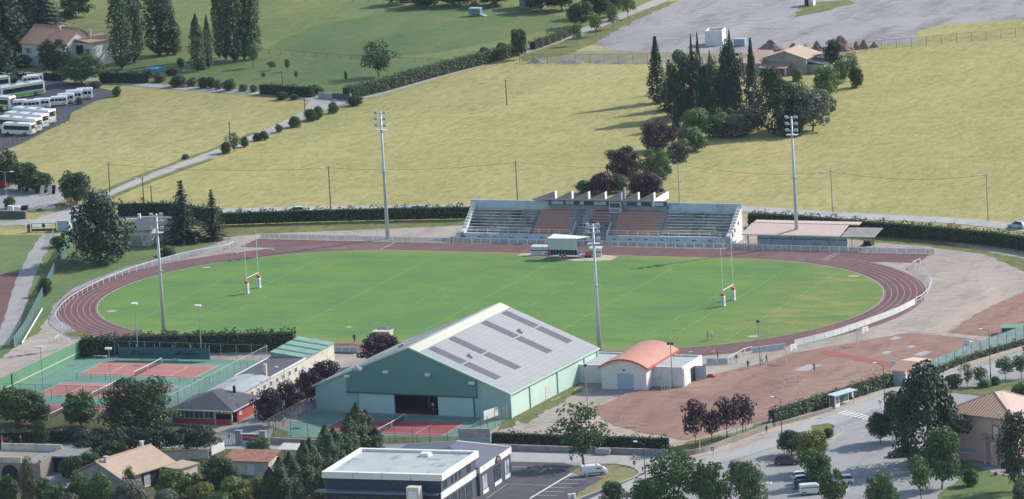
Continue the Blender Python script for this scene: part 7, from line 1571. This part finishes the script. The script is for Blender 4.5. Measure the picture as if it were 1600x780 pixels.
wire_fence([(0, 237), (30, 222), (60, 209), (92, 197), (108, 190)], 1.8, 'dark wire fence along edge of bus park', 2.6, M_lgreen, N_d)
wire_fence([(-20, 357), (48, 357)], 1.5, 'wire fence left of green entrance gate', 2.8, M_metal, N_g)
wire_fence([(41, 342), (70, 336), (102, 324), (138, 309)], 1.8, 'wire fence along the yard beside road', 2.6, M_metal, N_g)
wire_fence([(76, 392), (84, 366)], 1.2, 'short wire fence beside gravel drive', 2.4, M_metal, N_g)
# rubble windrow and earth heaps
def mound(x, yb, wpx, hm, label, m_, sd, nm='earth_heap', grp='earth heaps by the gravel lot'):
    p = at(x, yb); ppm = CF/(p-CAMP).length; R = wpx/ppm/2; r = random.Random(sd); q = MB(); nr, nu = 5, 14; vs = [(0, 0, hm)]
    for j in range(1, nr+1):
        k = j/nr
        for i in range(nu): a = 2*PI*i/nu; rr = R*k*(1+r.uniform(-.14, .14)); vs.append((rr*math.cos(a), rr*math.sin(a)*.7, hm*(1-k)**1.1*(1+r.uniform(-.2, .2)) if j < nr else -.02))
    fs = [(0, 1+i, 1+(i+1) % nu) for i in range(nu)]
    for j in range(nr-1):
        for i in range(nu): a = 1+j*nu; fs.append((a+i, a+nu+i, a+nu+(i+1) % nu, a+(i+1) % nu))
    q.add(vs, fs); tag(q.build(nm, m_, loc=p), label, 'heap', grp)
M_earth = lot_mat('dug_earth', (.20, .145, .125), (.25, .185, .16), (.15, .105, .095), .5, .6); M_rub = lot_mat('rubble', (.26, .235, .24), (.34, .31, .30), (.14, .125, .13), .9, .9)
for i, (x, yb, w_, h_, lb_) in enumerate(((1314, 79, 46, 3.6, 'largest brown earth heap behind dark round tree'), (1338, 77, 16, 2.0, 'small earth heap right of the largest heap'), (1350, 76, 20, 2.2, 'earth heap second right of the largest heap'), (1366, 74, 18, 1.3, 'low earth heap furthest right'), (1277, 79, 26, 2.4, 'wide earth heap left of largest heap'), (1258, 80, 14, 1.7, 'small earth heap above farmhouse roof'), (1240, 80, 26, 2.0, 'earth heap above left of the farmhouse ridge'), (1205, 79, 50, 2.6, 'long weedy earth heap left of farmhouse roof'))): mound(x, yb, w_, h_, lb_, M_earth, i)
for i, (x, yb, w_, h_, lb_) in enumerate(((838, 98, 36, .9, 'grey rubble heap at left end of strip fence'), (892, 98, 46, .8, 'rubble heap with pale stones on strip'), (938, 98, 34, .6, 'low rubble heap left of lone cypress'), (975, 98, 40, .6, 'low rubble heap beside lone cypress'))): mound(x, yb, w_, h_, lb_, M_rub, 20+i, 'rubble_heap', 'rubble heaps along the strip fence')
mound(724, 9, 11, 1.6, 'white plastic heap at far field edge', M_wpaint, 31, 'plastic_heap', None); mound(612, 5, 14, .9, 'pale stone heap at far field edge', M_rub, 32, 'stone_heap', None); mound(742, 8, 18, 1.2, 'reddish rubbish heap at far field edge', M_earth, 33, 'rubbish_heap', None); mound(772, 9, 30, 1.0, 'dark compost heap at far field edge', M_earth, 34, 'compost_heap', None)
# ---- tennis: practice wall, screens, nets, benches
M_gwl = mat('green_wall_paint', (.125, .275, .155), (.105, .235, .135), .35, .7)
t = thing('practice_wall', 'long bright green practice wall with white line beside courts', 'wall', (WX-.2, -60.5, 0), 0); q = MB(); q.box(-.2, 0, -60, 0, 0, 3.1); q.build('wall_panel', M_gwl, t); q = MB(); q.box(.003, .02, -60, -.3, .95, 1.08); q.build('white_line', M_wpaint, t); q = MB(); q.box(-.24, .04, -60, 0, 3.103, 3.18); q.build('coping', M_conc, t); q = MB(); q.box(.003, .16, -31, -30.8, 0, 3.1); q.build('pilaster', M_dgreen, t)
M_scr = mat('screen_cloth', (.035, .13, .15), (.03, .11, .13), .5, .8); M_scr2 = mat('screen_print', (.008, .02, .032), (.006, .016, .026), 1, .8)
s0, s1 = at(186, 563), at(328, 565); y = -60.6
t = thing('advert_screen', 'dark green windbreak screen printed with brand lettering by hedge', 'screen', (s0.x, s0.y, 0), ang(s0, s1)); W_ = hz(s0, s1); q = MB(); q.box(0, W_, 0, .05, .35, 2.55); sc_ = q.build('cloth', M_scr, t)
for i in range(6): q = MB(); q.tube([(i*W_/5, .12, 0), (i*W_/5, .12, 3.1)], .05, 6); q.build('post', M_metal, t)
for c_ in (.25, .74):
    lettering('lettering', 'Babolat', 1.15, (W_*c_+.9, -.012, 1.45), (PI/2, 0, 0), M_scr2, sc_)
    q = MB(); q.profile([(W_*c_-2.3, 1.15), (W_*c_-1.3, 1.15), (W_*c_-1.0, 1.5), (W_*c_-2.0, 1.5)], -.02, -.004); q.profile([(W_*c_-1.9, 1.62), (W_*c_-.95, 1.62), (W_*c_-.7, 1.9), (W_*c_-1.6, 1.9)], -.02, -.004); q.build('emblem', M_scr2, sc_)
def tennis_net(x, y, label):
    t = thing('tennis_net', label, 'tennis net', (x, y, .05), 0, 'tennis nets')
    for s in (-.6, 11.6): q = MB(); q.tube([(0, s, 0), (0, s, 1.1)], .06, 8); q.build('post', M_wpaint, t)
    q = MB(); q.add([(0, -.55, .06), (0, 5.5, .06), (0, 11.55, .06), (0, 11.55, 1.0), (0, 5.5, .90), (0, -.55, 1.0)], [(0, 1, 4, 5), (1, 2, 3, 4)]); q.build('netting', netting('net_mesh', (.05, .05, .06), .55), t)
    q = MB(); q.tube([(0, -.55, 1.03), (0, 5.5, .94), (0, 11.55, 1.03)], .06, 6); q.build('tape', M_wpaint, t); q = MB(); q.box(-.02, .02, 5.45, 5.55, .05, .9); q.build('centre_strap', M_wpaint, t)
tennis_net(-50.9+11.885, -77.4, 'tennis net on the upper court by advert screen'); tennis_net(-50.9+11.885, -95.2, 'tennis net on the middle terracotta court'); tennis_net(-50.9+11.885, -113.4, 'tennis net on the lowest court behind trees'); tennis_net(15.2+11.885, -115.9, 'tennis net on crimson court before the hall')
def bench(x, y, L, label):
    p = at(x, y); t = thing('bench', label, 'bench', (p.x, p.y, .04), 0, 'white benches by the tennis screen'); q = MB(); q.box(0, L, 0, .35, .42, .48); q.build('seat', M_wpaint, t)
    for xx in (.2, L-.3): q = MB(); q.box(xx, xx+.1, .03, .32, 0, .418); q.build('leg', M_metal, t)
bench(146, 560, 2.8, 'white bench left of the advert screen'); bench(222, 562, 3.6, 'long white bench below screen, left of umpire side'); bench(257, 563, 3.2, 'long white bench below screen, right of umpire side')
def chair(x, y, label):
    p = at(x, y); t = thing('garden_chair', label, 'chair', (p.x, p.y, .04), rnd.uniform(-.3, .3), 'white plastic chairs'); q = MB(); q.box(-.25, .25, -.25, .25, .40, .45); q.build('seat', M_wpaint, t); q = MB(); q.box(-.25, .25, .22, .27, .453, .9); q.build('backrest', M_wpaint, t)
    for a, b in ((-.22, -.22), (.22, -.22), (-.22, .22), (.22, .22)): q = MB(); q.box(a-.03, a+.03, b-.03, b+.03, 0, .398); q.build('leg', M_wpaint, t)
    for s in (-.27, .27): q = MB(); q.box(s-.03, s+.03, -.2, .22, .62, .66); q.build('armrest', M_wpaint, t)
chair(251, 563, 'white plastic chair by net at advert screen'); chair(274, 564, 'white plastic chair, left of pair by screen'); chair(280, 564, 'white plastic chair, right of pair by screen')
# ---- hoops and goals
def hoop(x, yb, yt, label, face, arm=1.9):
    p = at(x, yb); h = hgt(x, yb, yt); t = thing('basketball_hoop', label, 'basketball hoop', p, face, 'basketball hoops on the clay court')
    q = MB(); q.tube([(0, 0, 0), (0, 0, h*.86), (.25, 0, h), (arm, 0, h)], .11, 8); q.build('post', M_wpaint, t)
    q = MB(); q.box(arm+.02, arm+.1, -.9, .9, h-.55, h+.6); bb = q.build('backboard', M_wpaint, t); q = MB(); pts = [(arm+.36+.23*math.cos(a*PI/6), .23*math.sin(a*PI/6), h-.35) for a in range(13)]; q.tube(pts, .025, 5); q.build('rim', M_coral, bb)
    q = MB(); q.box(arm+.102, arm+.115, -.3, .3, h-.25, h-.2).box(arm+.102, arm+.115, -.3, .3, h+.2, h+.25); q.build('target_square', M_redw, bb)
hoop(1228, 566, 541, 'basketball hoop by barrier left of the run-up', -.35); hoop(1340, 538, 514, 'basketball hoop at barrier right of the run-up', -.35); hoop(1522, 552, 533, 'basketball hoop with bent arm by screen fence', -2.0); hoop(1410, 590, 565, 'basketball hoop behind the small kiosk', -2.0, 2.2)
def goal(x, y, rz, label, W_=3.0, H_=2.0, red=True, name='handball_goal'):
    p = at(x, y); t = thing(name, label, 'goal', (p.x, p.y, .05), rz, 'small goals'); m1 = mat('goal_red_white', (.55, .25, .2), (.7, .6, .56), 2.5, .6) if red else M_wpaint
    for s in (0, W_): q = MB(); q.tube([(s, 0, 0), (s, 0, H_)], .06, 6); q.build('upright', m1, t)
    q = MB(); q.tube([(0, 0, H_), (W_, 0, H_)], .06, 6); q.build('crossbar', m1, t)
    q = MB(); [q.tube([(s, 0, H_), (s, .6, H_), (s, 1.1, .04), (s, 0, .04)], .035, 5) for s in (0, W_)]; q.tube([(0, 1.1, .04), (W_, 1.1, .04)], .035, 5); q.build('net_frame', m1, t)
goal(1224, 600, -.1, 'red and white handball goal in middle of clay'); goal(970, 670, -.2, 'red and white handball goal near purple trees'); goal(1498, 561, .1, 'small white goal beside the screen fence', 2.4, 1.6, False)
goal(122, 534, .9, 'x', 2, 1, False) if False else None
# ---- blue screen fence, left and right
t = wire_fence([(1455, 584), (1480, 573), (1530, 554), (1580, 536), (1640, 514)], 2.4, 'tall pale blue screen fence along the clay court', 3.0, M_lgreen, netting('pale_blue_screen', (.22, .34, .36), .88), name='screen_fence', grp='blue screened fences')
wire_fence([(22, 544), (40, 520), (62, 476), (84, 430), (104, 392), (112, 380)], 2.2, 'dark blue screen fence beside left gravel drive', 2.6, M_lgreen, N_b, name='screen_fence', grp='blue screened fences')
p0 = P2([(30, 538), (62, 484)]); m = MB(); ribbon(m, p0, -.1, .1, .35); m.add([], []); m.v += []; b_ = MB(); d = p0[1]-p0[0]; b_.cbox(d/2+Vector((0, 0, .25)), d.length, .15, .3, math.atan2(d.y, d.x)); tag(b_.build('white_plinth', M_wwall, loc=p0[0]+Vector((.6, 0, 0))), 'white plinth strip along foot of dark blue fence', 'plinth')
# ---- walls, gates
def wall(px, h, label, m_=None, w_=.3, cop=True, name='garden_wall'):
    pts = smooth_line(P2(px), 4) if len(px) > 2 else P2(px); o = pts[0].copy(); t = thing(name, label, 'wall', o, 0); a, b = offset(pts, -w_/2), offset(pts, w_/2); n = len(pts); q = MB()
    vs = [v-o for v in a]+[v-o+Vector((0, 0, h)) for v in a]+[v-o+Vector((0, 0, h)) for v in b]+[v-o for v in b]
    q.add(vs, [(i+j*n, i+1+j*n, i+1+((j+1) % 4)*n, i+((j+1) % 4)*n) for i in range(n-1) for j in range(4)]+[(0, n, 2*n, 3*n), (n-1, 4*n-1, 3*n-1, 2*n-1)]); q.build('masonry', m_ or M_conc, t)
    if cop:
        a, b = offset(pts, -w_/2-.05), offset(pts, w_/2+.05); q = MB(); vs = [v-o+Vector((0, 0, h+.003)) for v in a]+[v-o+Vector((0, 0, h+.09)) for v in a]+[v-o+Vector((0, 0, h+.09)) for v in b]+[v-o+Vector((0, 0, h+.003)) for v in b]
        q.add(vs, [(i+j*n, i+1+j*n, i+1+((j+1) % 4)*n, i+((j+1) % 4)*n) for i in range(n-1) for j in range(4)]+[(0, n, 2*n, 3*n), (n-1, 4*n-1, 3*n-1, 2*n-1)]); q.build('coping', M_conc, t)
wall([(771, 703), (880, 707), (1044, 712)], 1.0, 'grey retaining wall below the street hedge', M_gwall); wall([(1052, 716), (1100, 708), (1140, 693), (1206, 670)], 1.0, 'rough stone retaining wall below purple trees', M_stone, cop=False); wall([(423, 694), (490, 697), (545, 698)], 1.1, 'low grey wall right of the gate pillar', M_gwall)
wall([(196, 722), (260, 720), (326, 717)], 1.6, 'pale wall under the umbrella pines', M_cwall); wall([(498, 153.5), (520, 156)], 1.3, 'low grey wall at driveway gate', M_gwall); wall([(-20, 341), (40, 342)], 1.6, 'dark wall along bottom of the yard', M_slate); wall([(330, 712), (350, 703)], 1.7, 'short pale wall beside garden shed', M_wwall)
wall([(1210, 668), (1260, 655), (1300, 643)], .8, 'stone kerb wall below bright clipped hedge', M_stone, cop=False)
p = at(368, 695); t = thing('gate_sign', 'red tennis sign between two grey gate pillars', 'sign', p, .06)
for x in (0, 4.6): q = MB(); q.box(x, x+1.1, 0, .7, 0, 2.4); q.build('pillar', M_gwall, t); q = MB(); q.box(x-.1, x+1.2, -.1, .8, 2.403, 2.55); q.build('pillar_cap', M_conc, t)
q = MB(); q.box(1.103, 4.597, .2, .5, 0, 2.0); q.build('wall_panel', M_wwall, t); q = MB(); q.box(1.35, 4.4, .13, .197, .75, 1.8); sg = q.build('sign_board', mat('sign_crimson', (.42, .02, .055), (.38, .02, .05), 1, .5), t)
lettering('lettering', 'TENNIS', .52, (3.5, .12, 1.25), (PI/2, 0, 0), M_wpaint, sg); lettering('lettering', 'Club', .42, (1.95, .12, 1.4), (PI/2, 0, 0), M_wpaint, sg); q = MB(); q.box(2.5, 2.53, .115, .128, .9, 1.7); q.build('divider', M_wpaint, sg)
p = at(343, 694.5); t = thing('slatted_gate', 'white slatted sliding gate with blue no-parking disc', 'gate', p, .06)
for i in range(9): q = MB(); q.box(i*.33, i*.33+.2, 0, .05, .1, 2.1); q.build('slat', M_wpaint, t)
q = MB(); q.box(0, 2.9, .052, .1, .3, .42).box(0, 2.9, .052, .1, 1.8, 1.92); q.build('rail', M_wpaint, t); q = MB(); q.wheel((1.9, -.03, 1.5), .3, .04, 18); sg = q.build('sign_disc', M_blue, t); q = MB(); q.cbox((1.9, -.058, 1.5), .5, .008, .1); q.build('sign_bar', M_wpaint, sg)
p, b_ = at(50, 363), at(90, 362); t = thing('entrance_gate', 'green barred entrance gate with round disc', 'gate', p, ang(p, b_)); W_ = hz(p, b_)-.3
for x in (0, W_/2, W_): q = MB(); q.box(x-.06, x+.06, -.06, .06, 0, 1.9); q.build('upright', M_lgreen, t)
q = MB(); q.box(.07, W_-.07, -.03, .03, 1.75, 1.85); q.build('top_bar', M_lgreen, t); q = MB(); q.box(.07, W_-.07, -.02, .02, .15, .7); q.build('kick_panel', M_dgreen, t); q = MB(); q.wheel((W_/2, -.1, 1.35), .4, .04, 16); q.build('disc', M_dgreen, t); q = MB(); q.box(-.9, -.35, -.25, .25, 0, 1.7); q.build('pillar', M_slate, t)
p = at(520, 156); t = thing('driveway_gate', 'dark barred gate at bend of the driveway', 'gate', p, -.25); q = MB(); q.box(0, 5, 0, .06, .2, 1.5); q.build('panel', M_slate, t); [MB().box(x-.15, x+.15, -.1, .2, 0, 1.7).build('post', M_gwall, t) for x in (-.2, 5.2)]
# ---- signs
def sign(x, yb, yt, label, kind, face=-1.97):
    p = at(x, yb); h = hgt(x, yb, yt); t = thing('road_sign', label, 'road sign', p, face+PI/2, 'road signs'); q = MB(); q.tube([(0, .05, 0), (0, .05, h)], .04, 6); q.build('post', M_metal, t)
    R = .36
    if kind == 'noentry': q = MB(); q.wheel((0, -.02, h-R), R, .03, 20); d = q.build('disc', mat('sign_red', (.60, .03, .04)), t); MB().box(-.24, .24, -.045, -.037, h-R-.07, h-R+.07).build('bar', M_wpaint, d)
    if kind == 'blue': q = MB(); q.wheel((0, -.02, h-R), R, .03, 20); d = q.build('disc', M_blue, t); m_ = MB(); m_.profile([(-.2, h-R-.05), (.04, h-R-.05), (.04, h-R-.15), (.22, h-R), (.04, h-R+.15), (.04, h-R+.05), (-.2, h-R+.05)], -.045, -.037); m_.build('arrow', M_wpaint, d)
    if kind == 'square': q = MB(); q.box(-.35, .35, -.03, 0, h-.75, h-.05); d = q.build('plate', M_blue, t); m_ = MB(); m_.profile([(-.2, h-.62), (.2, h-.62), (0, h-.2)], -.042, -.032); m_.build('symbol', M_wpaint, d)
    if kind == 'yield': q = MB(); q.profile([(-.45, h), (.45, h), (0, h-.78)], -.03, 0); d = q.build('triangle', mat('sign_red', (.60, .03, .04)), t); m_ = MB(); m_.profile([(-.28, h-.1), (.28, h-.1), (0, h-.58)], -.042, -.032); m_.build('centre', M_wpaint, d)
    if kind == 'back': q = MB(); q.wheel((0, -.02, h-R), R, .03, 20); q.build('disc', M_metal, t)
sign(748.5+140, 732, 712, 'blue arrow sign at tip of the grass island', 'blue') if False else None
sign(893.5, 732, 713, 'blue arrow sign at tip of the grass island', 'blue'); sign(991.5, 730, 720, 'red no-entry sign on the island edge', 'noentry'); sign(991, 727, 709, 'grey sign back above the no-entry sign', 'back'); sign(1114, 716, 698, 'blue square crossing sign in front of stone wall', 'square'); sign(1375.5, 640, 626, 'give-way triangle sign beside street lamp', 'yield'); sign(33, 696, 680, 'no-entry sign beside reddish bush at left', 'noentry'); sign(75, 690, 674, 'no-entry sign against narrow dark tree', 'noentry'); sign(1302, 678, 663, 'grey sign back on car park island', 'back'); sign(917.5, 757, 739, 'white bay sign in front of white van', 'back')
sign(590, 374, 351, 'slim lollipop sign beside the left far mast', 'back'); sign(1205, 666, 654, 'grey sign back at end of bright clipped hedge', 'back')
# ---- bus shelter
p, b_ = at(1305, 640), at(1333, 631); t = thing('bus_shelter', 'glass bus shelter with poster panel in front of hedge', 'bus shelter', p, ang(p, b_)); W_ = hz(p, b_)+.2
q = MB(); q.slab([(-.3, -.5, 2.55), (W_+.6, -.5, 2.5), (W_+.6, 1.4, 2.6), (-.3, 1.4, 2.65)], .12); q.build('roof', M_csil, t)
for x in (0, W_): 
    for y in (0, 1.2): q = MB(); q.box(x-.06, x+.06, y-.06, y+.06, 0, 2.42); q.build('post', M_csil, t)
q = MB(); q.box(.08, W_-.08, 1.2, 1.23, .3, 2.3); q.build('rear_glass', netting('shelter_glass', (.12, .2, .2), .5), t); q = MB(); q.box(.1, 1.35, -.05, .05, .25, 2.2); ps = q.build('poster_case', M_wpaint, t); q = MB(); q.box(.2, 1.25, -.07, -.052, .95, 2.1); q.build('poster', mat('poster_print', (.10, .08, .14), (.34, .22, .2), 3, .5), ps)
q = MB(); q.box(1.6, W_-.2, .8, 1.15, .45, .52); q.build('seat', M_wpaint, t); q = MB(); q.box(W_+.75, W_+1.1, .9, 1.0, .9, 2.2); q.build('timetable', M_wpaint, t)
# ---- odds and ends
p = at(6, 727); t = thing('closed_parasol', 'closed pink parasol on the stone garage terrace', 'parasol', (p.x, p.y, 2.9), 0); q = MB(); q.tube([(0, 0, 0), (0, 0, 2.5)], .04, 6); q.build('pole', M_wpaint, t); q = MB(); q.tube([(0, 0, .6), (0, 0, 1.4), (0, 0, 2.3)], .26, 8, .06); q.build('canopy', mat('faded_pink', (.45, .17, .19)), t)
p = at(1091, 706) ; m = MB(); m.tube([(0, 0, 0), (0, 0, 2.9)], .06, 6); tag(m.build('white_post', M_wpaint, loc=at(1094.5, 713)), 'thin white post before leftmost purple tree', 'post')
p = at(244, 111); t = thing('paddling_pool', 'small round blue pool on lawn beside poplars', 'pool', p); q = MB(); q.tube([(0, 0, 0), (0, 0, .9)], 2.3, 18, cap=False); q.build('pool_wall', mat('pool_blue', (.15, .38, .45)), t); q = MB(); q.tube([(0, 0, .6), (0, 0, .7)], 2.25, 18); q.build('water', glass('pool_water', (.10, .32, .38)), t)
p = at(293, 110); t = thing('play_slide', 'white slide and wooden deck beside the lone short poplar', 'slide', p, .2); q = MB(); q.slab([(0, 0, .2), (0, .6, .2), (3.2, .6, 2.2), (3.2, 0, 2.2)], .08); q.build('chute', M_wpaint, t); q = MB(); q.box(3.2, 4.4, -.2, .9, 0, 2.1); q.build('tower', M_wood, t); q = MB(); q.box(-1, 3.0, -2, -.3, 0, .12); q.build('deck', M_tileb, t)
p = at(1054, 606); t = thing('white_bicycle_rack', 'white tangled rack at foot of slim twin-head lamp', 'rack', at(1034, 609), .2)
for i in range(4): q = MB(); q.tube([(i*.5, 0, 0), (i*.5, 0, .8), (i*.5, .7, .8), (i*.5, .7, 0)], .04, 5); q.build('hoop', M_wpaint, t)
q = MB(); q.tube([(0, 0, .05), (1.5, 0, .05)], .04, 5); q.build('base_bar', M_wpaint, t)
q = MB(); q.box(0, 1.6, 0, .6, 0, .35); q.box(.2, 1.2, .1, .5, .353, .6); tag(q.build('red_kit_bag', M_redw, loc=at(1104, 590)), 'red kit bag lying outside the annex door', 'bag')
p = at(766, 658); t = thing('white_banner', 'white banner tied to court fence below the hall corner', 'banner', at(757, 665), 1.3); q = MB(); q.box(0, 4.2, 0, .05, 1.0, 2.6); q.build('sheet', M_wpaint, t); q = MB(); q.tube([(0, .08, 0), (0, .08, 2.9)], .04, 6); q.build('pole', M_metal, t)
p = at(441, 668); t = thing('portable_hoop', 'pale green portable basketball stand inside fenced court', 'basketball hoop', at(443, 655), .6); q = MB(); q.box(-.5, .5, -.9, .9, 0, .25); q.build('base', M_paleteal, t); q = MB(); q.tube([(0, 0, .25), (0, 0, 2.9)], .07, 6); q.build('post', M_wpaint, t); q = MB(); q.box(.2, .26, -.8, .8, 2.5, 3.4); q.build('backboard', M_wpaint, t)
for i, (x, y) in enumerate(((890, 779), (897, 778))): q = MB(); q.tube([(0, 0, 0), (0, 0, .9)], .28, 10); q.tube([(0, 0, .9), (0, 0, .98)], .33, 10); tag(q.build('litter_bin', M_wwall, loc=at(x, y+2)), ('cream bin at bottom edge, left of two', 'cream bin at bottom edge, right of two')[i], 'bin', 'cream bins by the car park')
q = MB(); q.box(0, 2.6, 0, .5, .1, 1.1); tag(q.build('utility_cabinet', M_metal, loc=at(931, 711)), 'grey metal cabinet at foot of the street hedge wall', 'cabinet')
q = MB(); q.tube([(0, 0, 0), (0, 0, .7)], .3, 9); tag(q.build('tree_stump', M_wood, loc=at(1556, 744)), 'cut tree stump on lawn before pink building', 'stump')
for x, y, lb_ in ((427, 394, 'left of the pole shadow'), (540, 391, 'near'), ): pass
for i, (x, y, lb_) in enumerate(((371, 397.5, 'low white hurdle foot on left bend lanes'), (427, 393, 'small white marker on left straight lanes'), (484, 390, 'small white marker left of start line'), (1079, 552, 'small white marker on near lanes by annex'), (1114, 551, 'small white marker on near lanes before barrier'))):
    p = at(x, y); q = MB(); q.cbox((0, 0, .13), .7, .16, .24, .6); tag(q.build('lane_marker', M_wpaint, loc=(p.x, p.y, .09)), lb_, 'marker', 'white lane markers on the track')
# ---- unseen clouds added outside the frame to shade the left of the scene
def cloud(gx, gy, rx, ry, lb_, dens, zc=620.):
    off = zc/math.tan(EL_); c = Vector((gx+math.cos(AZ_)*off, gy+math.sin(AZ_)*off, zc)); r = random.Random(int(gx)); q = MB()
    q.ball((0, 0, 0), rx, ry, 26, 28, 10)
    s = NT('cloud_vapour'+lb_[:5]); s.base((.85, .85, .86)); s.rough(1.)
    g = s.n.new('ShaderNodeTexCoord').outputs['Object']; mp = s.n.new('ShaderNodeMapping'); mp.inputs['Scale'].default_value = (1/rx, 1/ry, 0); s.L(g, mp.inputs[0]); ln = s.n.new('ShaderNodeVectorMath'); ln.operation = 'LENGTH'; s.L(mp.outputs[0], ln.inputs[0])
    fr_ = s.n.new('ShaderNodeMapRange'); fr_.inputs[1].default_value = 1.; fr_.inputs[2].default_value = .35; fr_.inputs[3].default_value = 0; fr_.inputs[4].default_value = dens; s.L(ln.outputs['Value'], fr_.inputs[0])
    nz = s.noise(.02, 3, .5, vec=s.P(obj=True), lo=.25, hi=.6); tr = s.n.new('ShaderNodeBsdfTransparent'); mx = s.n.new('ShaderNodeMixShader'); s.L(s.mul(fr_.outputs[0], nz), mx.inputs[0]); s.L(tr.outputs[0], mx.inputs[1]); s.L(s.b.outputs[0], mx.inputs[2]); s.L(mx.outputs[0], s.out.inputs[0])
    o = q.build('cloud', s.m, loc=c, smooth=True); o['kind'] = 'stuff'; o['label'] = lb_
AZ_, EL_ = math.radians(47.5), math.radians(36)
cloud(-225, 250, 150, 150, 'thin unseen cloud added to shade the villa', .30); cloud(-45, -150, 95, 80, 'small unseen cloud added to shade the bungalow', .22)
# ================================================================ CAMERA, SUN, SKY
cam = bpy.data.cameras.new('camera'); co = bpy.data.objects.new('camera', cam); COL.objects.link(co)
cam.sensor_width = 36; cam.sensor_fit = 'HORIZONTAL'; cam.lens = 36*CF/1600; cam.clip_start = 5; cam.clip_end = 9000
R3 = Matrix((_r, _u, -_f)).transposed(); co.matrix_world = Matrix.Translation(CAMP) @ R3.to_4x4()
SC.camera = co
AZ, EL = math.radians(47.5), math.radians(36)
sd = Vector((math.cos(AZ)*math.cos(EL), math.sin(AZ)*math.cos(EL), math.sin(EL)))
sun = bpy.data.lights.new('sun', 'SUN'); sun.energy = 4.0; sun.angle = math.radians(.5); sun.color = (1., .95, .87)
so = bpy.data.objects.new('sun', sun); COL.objects.link(so); so.rotation_euler = sd.to_track_quat('Z', 'Y').to_euler()
so.location = (0, 0, 300)
w = bpy.data.worlds.new('World'); SC.world = w; w.use_nodes = True
nt = w.node_tree; bg = nt.nodes['Background']; sk = nt.nodes.new('ShaderNodeTexSky'); sk.sky_type = 'NISHITA'; sk.sun_disc = False
sk.sun_elevation = EL; sk.sun_rotation = PI/2-AZ; sk.dust_density = 1.; sk.air_density = 1.2
nt.links.new(sk.outputs[0], bg.inputs[0]); bg.inputs[1].default_value = .15
SC.view_settings.view_transform = 'Standard'; SC.view_settings.look = 'None'; SC.view_settings.gamma = 1
SC.view_settings.exposure = .5
SC.cycles.max_bounces = 4; SC.cycles.diffuse_bounces = 2; SC.cycles.transparent_max_bounces = 16
SC.cycles.use_denoising = True
# ---------------------------------------------------------------- the summer haze over the valley
hb = MB(); hb.box(-2600, 2600, -1700, 3600, -1.5, 262)
hm = bpy.data.materials.new('haze_air'); hm.use_nodes = True; ht = hm.node_tree; ht.nodes.clear()
ho = ht.nodes.new('ShaderNodeOutputMaterial'); hv = ht.nodes.new('ShaderNodeVolumePrincipled'); ht.links.new(hv.outputs[0], ho.inputs['Volume'])
hv.inputs['Color'].default_value = (.62, .76, 1., 1); hv.inputs['Density'].default_value = .00002; hv.inputs['Anisotropy'].default_value = .2
hz_o = hb.build('haze', hm); hz_o['kind'] = 'stuff'
